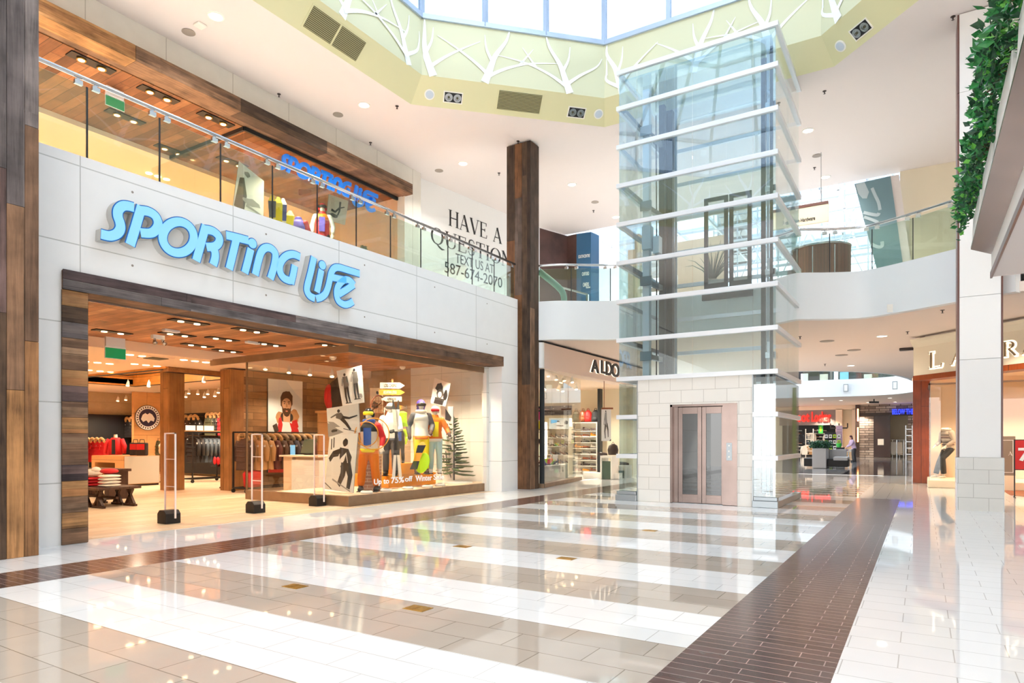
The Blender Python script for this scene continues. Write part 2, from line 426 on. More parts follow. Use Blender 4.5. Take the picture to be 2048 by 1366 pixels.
mat('leather_grey', '6d6a66', .5)
mat('sneaker_white', 'ece6dc', .5)
mat('orange_plinth', 'f09a1c', .6)
mat('lime_green_panel', '9ccf3a', .4)
mat('screen_blue', '6fb0e0', .3, emit=.5)
mat('screen_white', 'dfe9ee', .3, emit=.9)
mat('strip_orange', 'ffb27a', .4, emit=5, ecol='ff9d5c')
mat('sky_panel', 'e4f0fb', .3)
mat('brass', 'b48a3c', .35, .8, var=.25, vscale=40)
glass('glass_rail', 'e8f3ef', .06)
glass('glass_lift', 'eaf4f7', .12, power=3.0)
glass('glass_lift_back', 'f8fcfb', .03, power=4.0)
glass('glass_vault', 'bcc2c8', .04)
glass('glass_clear', 'f2f6fa', .03)
glass('glass_shop', 'f6f7f4', .035)
glass('glass_dark', '747c76', .08)
glass('glass_roof', 'a9b0b8', .03)
glass('acrylic', 'fdf6f4', .03)
# ================================================================== SETTING
XL = -9.77                      # plane of the big shop front on the left
# ---- floor: white tile field, taupe bands and two brown plank strips, one mesh
fl = MB()
def fq(x0, x1, y0, y1, m): fl.add([(x0,y0,0),(x1,y0,0),(x1,y1,0),(x0,y1,0)], [[0,1,2,3]], m)
SLX0, SLX1, SRX0, SRX1 = -8.25, -7.40, -1.35, -0.45
fq(-10.1, SLX0, -7, 29.9, 0)
fq(SLX0, SLX1, -7, 20.6, 2); fq(SLX0, SLX1, 20.6, 29.9, 0)
fq(SRX0, SRX1, -7, 18.05, 2); fq(SRX0, SRX1, 18.05, 29.9, 0)
fq(SRX1, 9, -7, 29.9, 0)
y = 2.57 - .91*10; k = 0
while y < 18.0:
    y1 = min(y + .91, 18.05); fq(SLX1, SRX0, max(y,-7), y1, 0 if k % 2 == 0 else 1); y += .91; k += 1
y = 18.05; k = 0
while y < 29.8:
    y1 = min(y + .42, 29.9); fq(SLX1, SRX0, y, y1, k % 2); y += .42; k += 1
fq(-30, 9, 29.9, 64, 3)
struct('floor', fl, ['tile_white', 'tile_taupe', 'tile_brown', 'tile_grey'], org=(0,0,0))
fd = MB(); a, b, c, d = PZ(1731,924.5), PZ(1818,924.5), PZ(1818,951), PZ(1682,949)
fd.prism([(p.x, p.y, .001) for p in (d, c, b, a)], (0,0,.003)); struct('floor', fd, 'tile_dark', org=(0,0,0))
fs = MB(); fs.box(-31, -9.98, 2.5, 15.56, -.1, .004); struct('floor', fs, 'floor_store', org=(0,0,0))
fa = MB(); fa.box(-17, -10.12, 16.9, 26, -.1, .005); struct('floor', fa, 'tile_white', org=(0,0,0))

# ---- big concrete shop front on the left, with the entrance opening
w = MB(); T = .42
def slab(y0, y1, z0, z1a, z1b, x0=XL-T, x1=XL):
    w.prism([(x1,y0,z0),(x1,y1,z0),(x1,y1,z1b),(x1,y0,z1a)], (x0-x1,0,0))
ztop = lambda yy: 5.29 + (5.41-5.29)*(yy-4.0)/11.8
slab(-7, 4.28, 0, ztop(-7), ztop(4.28)); slab(4.28, 15.12, 3.66, ztop(4.28), ztop(15.12)); slab(15.12, 15.95, 0, ztop(15.12), ztop(15.95))
struct('wall_left', w, 'concrete_panel', org=(0,0,0))
j = MB(); j.box(-10.35, XL-T-.001, 15.0, 15.95, 0, 3.6); j.box(-10.21, XL-.42, 15.05, 15.95, 3.6, 5.3)
struct('wall_left', j, 'concrete_side', org=(0,0,0))
ties = MB()
for yy in (5.2, 7.5, 9.9, 12.2, 14.4):
    for zz in (3.95, 5.02):
        ties.cyl((XL+.001, yy, zz), (XL+.003, yy, zz), .018, 8)
tag(link('formwork_tie_holes', ties, 'grille_tan'), 'small grey tie holes dotted over white concrete shop front', 'wall detail', kind='structure')
# upper walkway slab behind the front
u = MB(); u.box(-17.0, XL-T-.01, -7, 15.9, 4.6, 5.25); struct('floor', u, 'white_paint', org=(0,0,0))

# ---- atrium ceiling with the eight-sided skylight well
ZC = 10.0
OCT = [(-11.1,5.5),(-11.1,12.9),(-7.4,16.65),(-1.72,16.75),(1.95,13.1),(1.95,5.5),(-1.7,1.85),(-7.4,1.85)]
def inset(poly, w_):
    out = []; n = len(poly)
    for i in range(n):
        p, q, r = V3(poly[i-1]), V3(poly[i]), V3(poly[(i+1) % n])
        a = (q-p).normalized(); b = (r-q).normalized()
        na, nb = V3((a.y,-a.x)), V3((b.y,-b.x))
        m_ = (na+nb).normalized(); out.append(tuple(q + m_ * (w_/m_.dot(na))))
    return out
INN = inset([V3((p[0],p[1])) for p in OCT], .53)
c = MB()
def cq(pts): c.prism([(p[0],p[1],ZC) for p in pts], (0,0,.2))
cq([(-34,-7),(-11.1,-7),(-11.1,24.5),(-34,24.5)]); cq([(1.95,-7),(9,-7),(9,24.5),(1.95,24.5)])
cq([(-11.1,-7),(1.95,-7),(1.95,5.5),(-1.7,1.85),(-7.4,1.85),(-11.1,5.5)])
cq([(-11.1,12.9),(-7.4,16.65),(-1.72,16.75),(1.95,13.1),(1.95,24.5),(-11.1,24.5)])
struct('ceiling', c, 'ceiling_paint', org=(0,0,0))
ZB, ZW = 10.5, 11.92
band = MB(); wall = MB()
for i in range(8):
    a, b = OCT[i], OCT[(i+1) % 8]; ia, ib = INN[i], INN[(i+1) % 8]
    band.add([(a[0],a[1],ZC),(b[0],b[1],ZC),(ib[0],ib[1],ZB),(ia[0],ia[1],ZB)], [[0,1,2,3]])
    wall.add([(ia[0],ia[1],ZB),(ib[0],ib[1],ZB),(ib[0],ib[1],ZW),(ia[0],ia[1],ZW)], [[0,1,2,3]])
bo = struct('trim_1', band, 'lime_paint', org=(0,0,0)); sd = bo.modifiers.new('t','SOLIDIFY'); sd.thickness = .05; sd.offset = -1
wo = struct('wall_skylight', wall, 'lime_light', org=(0,0,0)); sd = wo.modifiers.new('t','SOLIDIFY'); sd.thickness = .06; sd.offset = -1
# painted bare branches on the well wall: flat white paint, a few mm proud
def wellside(i):
    a, b = V3(INN[i]+(0,)), V3(INN[(i+1) % 8]+(0,)); d = (b-a); L_ = d.length; d.normalize()
    return a, d, L_, V3((d.y,-d.x,0))
br = MB()
def branch(i, pts, w_, taper=True):
    a, d, L_, nrm = wellside(i); P = smooth_pts([(min(.985,max(.015,q[0])), q[1]) for q in pts], 4); n = len(P)
    ws = [w_*(1 - (.85*k/(n-1) if taper else 0)) for k in range(n)]
    br.ribbon([(p[0]*L_, p[1]*(ZW-ZB)) for p in P], ws, a + V3((0,0,ZB)) + nrm*(.004+.0012*(len(br.f) % 23)), d, (0,0,1), nrm*.001)
def tree(i, x0, s=1, fl_=1):
    f = lambda L: [(x0 + fl_*q[0]*s, q[1]) for q in L]
    branch(i, f([(0,0),(-.03,.25),(-.06,.5),(-.12,.78),(-.14,.97)]), .21)
    branch(i, f([(-.02,.15),(.06,.35),(.16,.55),(.26,.72)]), .1)
    branch(i, f([(-.045,.38),(-.01,.6),(0,.85)]), .1)
    branch(i, f([(-.01,.1),(-.12,.3),(-.26,.45),(-.42,.52)]), .1)
    branch(i, f([(-.2,.4),(-.25,.6),(-.28,.72)]), .06)
for i, xs in {0: (.25,.62,.93), 1: (.06,.33,.8), 2: (.1,.45,.8), 3: (.12,.5,.85), 4: (.3,.7), 5: (.2,.7), 6: (.3,.7), 7: (.2,.75)}.items():
    for q, x in enumerate(xs): tree(i, x, .7 if i in (0,2,4,6) else .95, 1 if q % 2 == 0 else -1)
tag(link('branch_mural', br, 'branch_white', org=(0,0,0)), 'white bare branches painted around pale lime skylight well', 'mural', kind='structure')
# glazed lantern above the well
RIM = INN
fr = MB(); gl = MB()
ZG = 13.3; CX, CY = -4.57, 9.25
up = inset([V3(p) for p in RIM], 1.9)
for i in range(8):
    a, b = V3(RIM[i]+(0,)), V3(RIM[(i+1) % 8]+(0,)); L_ = (b-a).length; n = 3 if L_ < 5.4 else 4
    ua, ub = V3(up[i]+(0,)), V3(up[(i+1) % 8]+(0,))
    for k in range(n):
        p = a.lerp(b, k/n); q = ua.lerp(ub, k/n)
        fr.bar((p.x,p.y,ZW), (p.x,p.y,ZG), .13, .1); fr.bar((p.x,p.y,ZG), (q.x,q.y,15.2), .12, .1); fr.bar((q.x,q.y,15.2), ((q.x+CX)/2,(q.y+CY)/2,15.9), .1, .1)
    for z in (ZW+.03, ZG): fr.bar((a.x,a.y,z), (b.x,b.y,z), .12, .12)
    fr.bar((ua.x,ua.y,15.2), (ub.x,ub.y,15.2), .12, .12)
    gl.prism([(a.x,a.y,ZW),(b.x,b.y,ZW),(b.x,b.y,ZG),(a.x,a.y,ZG)], (.01,.01,0))
    gl.prism([(a.x,a.y,ZG),(b.x,b.y,ZG),(ub.x,ub.y,15.2),(ua.x,ua.y,15.2)], (0,0,.012))
    gl.prism([(ua.x,ua.y,15.2),(ub.x,ub.y,15.2),((ub.x+CX)/2,(ub.y+CY)/2,15.9),((ua.x+CX)/2,(ua.y+CY)/2,15.9)], (0,0,.012))
wroot = struct('window_1', fr, 'alu_blue', org=(0,0,0))
link('glazing', gl, 'glass_roof', wroot, org=(0,0,0))

# ---- back balcony: winding white fascia, pinkish soffit under it
FC = smooth_pts([(-9.72,16.62),(-9.0,16.85),(-8.2,17.4),(-7.5,17.75),(-6.2,17.9),(-4.0,17.85),(-2.9,17.35),(-2.6,17.12),(-1.9,17.5),(-1.16,17.72),(-.3,17.33),(.61,16.76),(1.6,16.2)], 4)
fa = MB()
Z0, Z1 = 4.33, 5.45
fa.ribbon([(p[0], p[1]+.1) for p in FC], .2, (0,0,Z0), (1,0,0), (0,1,0), (0,0,Z1-Z0))
struct('wall_back', fa, 'fascia_paint', org=(0,0,0), smooth='auto')
so = MB()
void = [(9,52),(.25,52),(0,45),(-.3,38.5),(-1.2,33.8),(-2.6,31.6),(-4.6,30.2),(-9,29.6),(-16,29.5)]
so.prism([(p[0], p[1]+.15, 4.35) for p in FC] + [(9,16.2,4.35)] + [(p[0],p[1],4.35) for p in void] + [(-16,17.6,4.35),(-10.2,17.6,4.35)], (0,0,.2))
struct('ceiling', so, 'soffit_paint', org=(0,0,0))
ve = MB(); ve.ribbon(smooth_pts(void[1:], 3), .16, (0,0,4.34), (1,0,0), (0,1,0), (0,0,1.1)); struct('wall_void', ve, 'fascia_paint', org=(0,0,0), smooth='auto')
# ---- far gallery
FG = smooth_pts([(-16,49),(-7,49),(-3.6,49.3),(-1.6,48.7),(-.5,47),(0.05,45.2),(.3,43)], 4)
fg = MB(); fg.ribbon(FG, .2, (0,0,4.35), (1,0,0), (0,1,0), (0,0,1.15)); struct('wall_gallery', fg, 'fascia_paint', org=(0,0,0), smooth='auto')
fc = MB(); fc.prism([(p[0],p[1],4.37) for p in FG] + [(9,43,4.37),(9,64,4.37),(-16,64,4.37)], (0,0,.2)); struct('ceiling', fc, 'soffit_paint', org=(0,0,0))
fu = MB(); fu.box(-16, 9, 57, 57.3, 5.4, 9.4); struct('wall_gallery', fu, 'charcoal', org=(0,0,0))
bk = MB(); bk.box(-16, 9, 63.6, 63.9, 0, 4.4); struct('wall_far', bk, 'cream_wall', org=(0,0,0))
# ---- right hand side
rw = MB(); rw.box(6, 6.2, -7, 18, 0, 10); struct('wall_right', rw, 'white_paint', org=(0,0,0))
rb = MB(); rb.box(.98, 6, -7, 13.5, 4.12, 5.2); struct('ceiling', rb, 'ceiling_paint', org=(0,0,0))
rt = MB(); rt.box(.955, .985, -7, 13.52, 4.1, 4.2); struct('trim_2', rt, 'brown_trim', org=(0,0,0))

fw = MB(); fw.box(-14, 9, -7.2, -7, 4.35, 10); struct('wall_front', fw, 'white_paint', org=(0,0,0))
# ---- upper left shop wall, with its opening
XU = -13.7
w = MB(); UO0, UO1 = 1.5, 15.62
def us(y0, y1, z0, z1): w.box(XU-.3, XU, y0, y1, z0, z1)
us(-7, UO0, 5.25, 10); us(UO0, UO1, 9.05, 10); us(UO1, 16.4, 5.25, 10)
struct('wall_upper_left', w, 'concrete_upper', org=(0,0,0))
q = MB(); a, b = V3((-13.98,16.4,0)), V3((-13.1,23.2,0))
q.prism([(a.x,a.y,5.3),(b.x,b.y,5.3),(b.x,b.y,10),(a.x,a.y,10)], (-.2,0,0)); struct('wall_upper_left', q, 'white_paint', org=(0,0,0))
QA, QB = a, b
# upper floor behind the back balcony
uf = MB(); uf.prism([(p[0], p[1]+.2, 5.0) for p in FC] + [(9,16.4,5),(9,29.5,5),(-16,29.5,5),(-16,16,5)], (0,0,.35)); struct('floor', uf, 'white_paint', org=(0,0,0))
# pale walls seen past the blue pillar, cream wall right of the mural
pw = MB(); pw.box(-11.3, -7.0, 28, 28.2, 5.35, 10); pw.box(-10.2, -10.0, 26, 28, 5.35, 10); struct('wall_upper_back', pw, 'peach_wall', org=(0,0,0))
cw = MB(); p0, p1 = PY(1800, 400, 24.4), PY(1935, 400, 24.4); cw.box(p0.x, 6, 24.4, 24.6, 5.35, 10); struct('wall_upper_back', cw, 'cream_wall', org=(0,0,0))
# far barrel-vault skylight: white lattice in front of the sky
tr = MB(); gp = MB()
yv = 50; X0, X1 = -13, 4
for i in range(13):
    z = 8.6 + i*.95; tr.bar((X0,yv,z), (X1,yv,z), .08, .08)
for i in range(13):
    x = X0 + (X1-X0)*i/12; tr.bar((x,yv,8), (x,yv,20), .1, .1)
for i in range(7):
    x = X0 + (X1-X0)*i/6
    tr.bar((x,yv-1.2,8.6), (min(x+4.5,X1),yv-1.2,19), .07, .07); tr.bar((x,yv-1.2,8.6), (max(x-4.5,X0),yv-1.2,19), .07, .07)
    tr.bar((x,yv-1.2,14), (min(x+2.4,X1),yv-1.2,19.5), .05, .05); tr.bar((x,yv-1.2,14), (max(x-2.4,X0),yv-1.2,19.5), .05, .05)
for z in (9.2, 11.4, 13.6, 15.8): tr.bar((X0,yv-1.2,z), (X1,yv-1.2,z), .16, .16)
wr = struct('window_2', tr, 'alu_white', org=(0,0,0))
gp.box(X0, X1, yv+.1, yv+.12, 8, 20); link('glazing', gp, 'glass_clear', wr, org=(0,0,0))

# tinted glazed roof over the corridor hall behind
vb = MB(); vg = MB()
for k in range(12):
    x = -20 + 29*k/11; vb.bar((x,24.7,16.1),(x,57,16.1),.12,.16)
for k in range(10):
    yy = 24.7 + 32.3*k/9; vb.bar((-20,yy,16.1),(9,yy,16.1),.12,.16)
vr = struct('window_3', vb, 'alu_white', org=(0,0,0)); vg.box(-20, 9, 24.7, 57, 16.2, 16.22); link('glazing', vg, 'glass_vault', vr, org=(0,0,0))
vw = MB(); vw.box(9, 9.2, -7, 64, 0, 16.2); vw.box(-20.2, -20, 24.6, 57, 5.2, 16.2); vw.box(-20, 9, 24.5, 24.6, 10.05, 16.2); struct('wall_hall', vw, 'white_paint', org=(0,0,0))

# ================================================================== CAMERA, SKY, SUN
cam = bpy.data.cameras.new('camera'); co = bpy.data.objects.new('camera', cam); COL.objects.link(co)
co.location = (0,0,CAM_H); co.rotation_euler = (PI/2, 0, YAW)
cam.sensor_fit = 'HORIZONTAL'; cam.sensor_width = 36; cam.lens = 36*FOC/2048; cam.shift_y = (HYP-683)/2048; cam.clip_end = 300; cam.clip_start = .05
SC.camera = co
wd = bpy.data.worlds.new('sky'); SC.world = wd; wd.use_nodes = True
nt = wd.node_tree; N, L = nt.nodes, nt.links; bg = N['Background']
tc = N.new('ShaderNodeTexCoord'); sp = N.new('ShaderNodeSeparateXYZ'); L.new(tc.outputs['Generated'], sp.inputs[0])
mr = N.new('ShaderNodeMapRange'); mr.inputs[1].default_value = -.05; mr.inputs[2].default_value = .5; L.new(sp.outputs[2], mr.inputs[0])
cr = N.new('ShaderNodeValToRGB'); cr.color_ramp.elements[0].color = (.58,.56,.54,1); cr.color_ramp.elements[1].color = (.84,.92,1,1)
L.new(mr.outputs[0], cr.inputs[0]); L.new(cr.outputs[0], bg.inputs['Color']); bg.inputs['Strength'].default_value = SKY
def lamp(name, kind, loc, energy, col=(1,1,1), size=.1, rot=None, spot=None):
    l = bpy.data.lights.new(name, kind); l.energy = energy; l.color = col
    if kind == 'SUN': l.angle = math.radians(1.2)
    elif kind == 'AREA':
        l.shape = 'DISK'; l.size = size
    else: l.shadow_soft_size = size
    if spot: l.spot_size = spot; l.spot_blend = .6
    o = bpy.data.objects.new(name, l); COL.objects.link(o); o.location = loc
    if rot is not None: o.rotation_mode = 'QUATERNION'; o.rotation_quaternion = V3(rot).to_track_quat('-Z','Y')
    return o
lamp('sun', 'SUN', (10,-5,20), 1.6, (1,.96,.88), rot=(-.93,.30,-.26))
SC.view_settings.view_transform = 'Standard'; SC.view_settings.look = 'None'; SC.view_settings.gamma = 1
SC.view_settings.use_curve_mapping = False; SC.view_settings.exposure = EXPO
LETTERS = [('s',[([(5.142,4.75),(5.059,4.748),(4.983,4.723),(4.926,4.651),(4.918,4.561),(4.946,4.481),(4.953,4.4),(4.911,4.316),(4.83,4.261),(4.762,4.249),(4.694,4.251)],1)]),('p',[([(5.249,4.797),(5.168,4.49),(5.088,4.199)],0),([(5.236,4.737),(5.353,4.753),(5.45,4.72),(5.494,4.629),(5.467,4.53),(5.385,4.448),(5.236,4.413)],1)]),('o',[([(6.057,4.562),(6.038,4.464),(5.982,4.372),(5.9,4.3),(5.805,4.259),(5.712,4.255),(5.634,4.286),(5.582,4.349),(5.564,4.433),(5.582,4.526),(5.634,4.616),(5.712,4.688),(5.805,4.733),(5.9,4.741),(5.982,4.712),(6.038,4.649),(6.057,4.562)],2)]),('r',[([(6.258,4.798),(6.177,4.499),(6.097,4.206)],0),([(6.246,4.736),(6.372,4.747),(6.464,4.708),(6.498,4.64),(6.468,4.559),(6.397,4.502),(6.271,4.465)],1),([(6.359,4.493),(6.417,4.425),(6.421,4.326),(6.387,4.207)],1)]),('t',[([(6.619,4.745),(6.821,4.757),(7.036,4.763)],0),([(6.808,4.744),(6.741,4.468),(6.673,4.204)],0)]),('i',[([(7.082,4.635),(7.025,4.416),(6.965,4.204)],0)],(7.113,4.735)),('n',[([(7.167,4.216),(7.223,4.444),(7.278,4.615),(7.347,4.708),(7.438,4.745),(7.53,4.724),(7.58,4.646),(7.551,4.448),(7.473,4.214)],1)]),('g',[([(8.117,4.743),(7.971,4.756),(7.836,4.705),(7.732,4.61),(7.671,4.487),(7.681,4.369),(7.754,4.287),(7.858,4.266),(7.933,4.276)],1),([(7.997,4.561),(7.964,4.393),(7.915,4.22)],0)]),('l',[([(8.439,4.816),(8.362,4.516),(8.282,4.247),(8.282,4.146),(8.346,4.076),(8.459,4.052)],1)]),('i',[([(8.618,4.621),(8.565,4.393),(8.508,4.177)],0)],(8.643,4.713)),('f',[([(8.491,4.052),(8.607,4.099),(8.715,4.19),(8.783,4.334),(8.826,4.486),(8.86,4.611),(8.929,4.712),(9.051,4.761),(9.321,4.762),(9.613,4.76)],1),([(8.86,4.532),(9.069,4.543),(9.248,4.554)],0)]),('e',[([(9.051,4.241),(9.248,4.365),(9.45,4.507)],0),([(9.459,4.502),(9.357,4.563),(9.23,4.563),(9.105,4.477),(9.016,4.353),(8.999,4.218),(9.051,4.108),(9.194,4.067),(9.321,4.102),(9.431,4.17)],1)])]
# ================================================================== LEFT SIDE
# ---- tall plank-clad column at the left edge of the hall
t = empty('timber_column', 'tall weathered grey-brown plank column nearest on the left', 'column', (-9.5,3.3,0))
m = MB(); m.box(-9.93, -9.18, 2.9, 3.74, 0, 9.97); link('core', m, 'board_dark', t)
for y0_, y1_, segs in ((2.9,3.23,((0,3.3,'brown'),(3.3,6.1,'purple'),(6.1,9.97,'grey'))), (3.236,3.415,((0,2.9,'dark'),(2.9,4.6,'purple'),(4.6,9.97,'grey'))), (3.42,3.6,((0,2.0,'orange'),(2.0,4.2,'brown'),(4.2,7.4,'grey'),(7.4,9.97,'grey'))), (3.604,3.75,((0,2.6,'orange'),(2.6,5.2,'brown'),(5.2,9.97,'grey')))):
    for z0_, z1_, c_ in segs:
        m = MB(); m.box(-9.18, -9.15, y0_, y1_, z0_+.002, z1_-.002); link('board', m, 'board_'+c_, t, bevel=.004)
for x0_, x1_, c_ in ((-9.93,-9.55,'brown'),(-9.545,-9.185,'purple')):
    m = MB(); m.box(x0_, x1_, 3.742, 3.755, 0, 9.97); link('board', m, 'board_'+c_, t)
# ---- the plank-clad column beyond the shop front
t = empty('timber_column', 'dark brown plank column standing beside the glass lift tower', 'column', (-9.9,16.45,0))
m = MB(); m.box(-10.28, -9.51, 16.21, 16.69, 0, 9.97); link('core', m, 'board_dark', t)
for x0_, x1_, segs in ((-10.29,-10.02,((0,4.1,'dark'),(4.1,7.2,'brown'),(7.2,9.97,'dark'))), (-10.015,-9.78,((0,2.0,'brown'),(2.0,5.6,'brown'),(5.6,8.4,'grey'),(8.4,9.97,'brown'))), (-9.775,-9.5,((0,3.0,'brown'),(3.0,6.9,'dark'),(6.9,9.97,'dark')))):
    for z0_, z1_, c_ in segs:
        m = MB(); m.box(x0_, x1_, 16.19, 16.21, z0_+.002, z1_-.002); link('board', m, wood('cb_'+c_, {'dark':['4a3a30','5d4837','3c3029','6b5340'],'brown':['6d4a31','7f593b','5c3d2a','8a6a4a'],'grey':['5a4c44','6d5e54','4c4039','75685d']}[c_], order=(2,0,1), L_=9, w=.15, rough=.7, grain=.62, mortar=0, bump=.6) if 'cb_'+c_ not in M else 'cb_'+c_, t, bevel=.004)
for y0_, y1_, segs in ((16.2,16.45,((0,5.2,'brown'),(5.2,9.97,'dark'))), (16.455,16.69,((0,3.4,'dark'),(3.4,9.97,'dark')))):
    for z0_, z1_, c_ in segs:
        m = MB(); m.box(-9.51, -9.495, y0_, y1_, z0_+.002, z1_-.002); link('board', m, 'board_'+c_, t, bevel=.004)
# ---- reclaimed-timber portal round the entrance
t = empty('timber_portal', 'reclaimed timber frame around the wide sports shop entrance', 'door frame', (-9.9,9.7,0))
m = MB(); m.box(-10.25, -9.73, 4.27, 15.12, 3.43, 3.68); link('beam', m, 'board_h_brown', t)
for z0_, z1_, segs in ((3.56,3.69,((4.26,6.0,'purple'),(6.0,8.1,'purple'),(8.1,10.6,'grey'),(10.6,15.13,'brown'))), (3.425,3.557,((4.26,5.6,'grey'),(5.6,7.7,'grey'),(7.7,10.2,'grey'),(10.2,12.6,'brown'),(12.6,15.13,'brown')))):
    for y0_, y1_, c_ in segs:
        m = MB(); m.box(-9.73, -9.712, y0_+.002, y1_-.002, z0_, z1_); link('board', m, 'board_h_'+c_, t, bevel=.004)
m = MB(); m.box(-10.25, -9.75, 4.265, 4.575, 0, 3.42); link('pilaster', m, 'board_h_dark', t)
for k_, c_ in enumerate(('brown','orange','brown','orange','purple','brown','brown','orange','brown','purple','orange','brown','brown','grey','dark','orange')):
    m = MB(); m.box(-9.75, -9.73, 4.26, 4.58, k_*.2139+.002, (k_+1)*.2139-.002); link('board', m, 'board_h_'+c_, t, bevel=.004)
    m = MB(); m.box(-10.25, -9.75, 4.578, 4.592, k_*.2139+.002, (k_+1)*.2139-.002); link('board', m, 'board_h_'+('brown' if k_ % 2 else 'dark'), t)
m = MB(); m.box(-10.2, -10.16, 4.62, 10.0, 3.4, 3.428); link('door_track', m, 'steel', t)
# ---- blue backlit lettering
def sign_letters(root, f, width, depth, face, rim, side, part='letter'):
    """f maps the (y,z) of a stroke into the wall plane; letters stand proud along +X"""
    for rec in LETTERS:
        ch, strokes = rec[0], rec[1]; mb = MB(); back = MB()
        for si_, (pts, kind) in enumerate(strokes):
            P = [tuple(p) for p in pts]; e_ = .0012*si_
            P = [f(p) for p in P]
            if kind == 2: P = smooth_pts(P[:-1], 3, closed=True)
            elif kind == 1: P = smooth_pts(P, 5)
            mb.ribbon(P, width+.024, (root['_x'],0,0), (0,1,0), (0,0,1), (depth-.012-e_,0,0), 2, 2)
            mb.ribbon(P, width+.024, (root['_x']+depth-.012-e_,0,0), (0,1,0), (0,0,1), (.009,0,0), 1, 1)
            mb.ribbon(P, width-.006, (root['_x']+depth-.003,0,0), (0,1,0), (0,0,1), (.006-e_,0,0), 0, 0)
        if len(rec) > 2:
            y, z = f(rec[2]); r = width*.62; x = root['_x']
            mb.cyl((x,y,z), (x+depth-.012,y,z), r+.012, 20, 2); mb.cyl((x+depth-.012,y,z), (x+depth-.003,y,z), r+.012, 20, 1); mb.cyl((x+depth-.003,y,z), (x+depth+.003,y,z), r-.003, 20, 0)
        link(part, mb, [face, rim, side], root)
    del root['_x']
t = empty('storefront_sign', 'large light blue SPORTING LIFE letters on white concrete shop front', 'sign', (XL,7.1,4.0))
t['_x'] = XL + .002
sign_letters(t, lambda p: p, .135, .15, 'letter_blue', 'letter_rim', 'letter_side')
# ---- glass balustrade of the left walkway
t = empty('glass_balustrade', 'long glass balustrade with steel rail above the blue sign', 'railing', (XL-.06,9,5.3))
RY0 = [2.57+1.022*i for i in range(13)] + [15.86]
m = MB(); m.tube([(XL-.06,-2,6.4),(XL-.06,6,6.405),(XL-.06,15.9,6.41)], .032, 14); link('handrail', m, 'steel', t, smooth=True)
for i in range(len(RY0)-1):
    y0, y1 = RY0[i]+.012, RY0[i+1]-.012
    if y1-y0 < .1: continue
    m = MB(); m.prism([(XL-.067,y0,ztop(y0)-.02),(XL-.067,y1,ztop(y1)-.02),(XL-.067,y1,6.3),(XL-.067,y0,6.3)], (.012,0,0)); link('glass_panel', m, 'glass_rail', t)
    for yy in (y0+.1, y1-.1):
        m = MB(); m.box(XL-.085, XL-.035, yy-.05, yy+.05, 6.285, 6.345); m.box(XL-.066, XL-.054, yy-.02, yy+.02, 6.34, 6.39); link('clamp', m, 'steel', t)
for i in range(1, len(RY0)-1):
    yy = RY0[i]; m = MB(); m.box(XL-.069, XL-.053, yy-.011, yy+.011, ztop(yy)-.01, 6.3); link('gasket', m, 'dark_steel' , t)

# ---- upper shop: timber beam, plank soffit, lights
t = empty('timber_beam', 'long reclaimed timber beam over the upper shop window', 'beam', (XU,8,9.03))
m = MB(); m.box(XU-.35, XU+.28, 1.0, 15.65, 9.04, 9.33); link('core', m, 'board_h_brown', t)
for y0_, y1_, c_ in ((1,4.4,'brown'),(4.4,7.2,'orange'),(7.2,9.6,'brown'),(9.6,12.2,'dark'),(12.2,15.66,'brown')):
    m = MB(); m.box(XU+.28, XU+.3, y0_+.003, y1_-.003, 9.03, 9.34); link('board', m, 'board_h_'+c_, t, bevel=.005)
    m = MB(); m.box(XU-.1, XU+.3, y0_+.003, y1_-.003, 9.025, 9.04); link('board', m, 'board_h_'+c_, t)
m = MB(); m.box(-17.1, XU-.3, 1.2, 15.6, 9.02, 9.2); struct('ceiling', m, 'upper_soffit', org=(0,0,0))
m = MB(); m.box(-31, -17.1, -5, 15.6, 8.9, 9.15); struct('ceiling', m, 'peach_ceiling', org=(0,0,0))
m = MB(); m.box(-31, XU-.3, 15.62, 15.8, 5.25, 9.2); m.box(-31, -30.8, -5, 15.6, 5.25, 9.2); m.box(-31, XU-.3, -5.2, -5, 5.25, 9.2); struct('wall_upper_shop', m, 'peach_wall', org=(0,0,0))
m = MB(); m.box(-31, -17.0, -5, 15.7, 5.1, 5.25); struct('floor', m, 'floor_store', org=(0,0,0))
pos = [(-14.2,6.75),(-14.25,8.15),(-14.2,9.5),(-15.9,5.4),(-15.9,8.3),(-16.0,11.2),(-16.6,6.2),(-16.7,9.9)]
wn = ['nearest the big column','beside the green exit sign','next to the glass display corner','deep on the left','behind the exit sign','above the display posters','at the back left','at the back right']
for i, (x, y) in enumerate(pos):
    t = empty('recessed_twin_light', 'dark recessed twin spotlight in upper plank soffit %s' % wn[i], 'ceiling light', (x,y,9.0), 0, 'twin spotlights in the upper plank soffit')
    m = MB(); m.box(x-.13, x+.13, y-.42, y+.42, 8.995, 9.015); link('housing', m, 'black', t)
    for s in (-.19, .19):
        m = MB(); m.lathe([(.085,0),(.09,-.035),(.07,-.035),(.065,-.005)], (x,y+s,8.995), 14); r = link('trim_ring', m, 'brass', t, smooth=True)
        m = MB(); m.cyl((x,y+s,8.985), (x,y+s,8.96), .06, 12); link('bulb', m, 'lamp_warm', r, org=(x,y,9.0))
for i in range(10):
    x, y = -18.4 - (i % 5)*2.0, 4.5 + (i//5)*5 + (i % 2)
    m = MB()
    for s in (-.25, 0, .25): m.cyl((x,y+s,8.9), (x,y+s,8.88), .09, 12)
    single('ceiling_downlight', m, 'lamp_warm', 'triple spot cluster in the peach ceiling of the upper shop', 'ceiling light', 'triple spots in the upper shop ceiling')
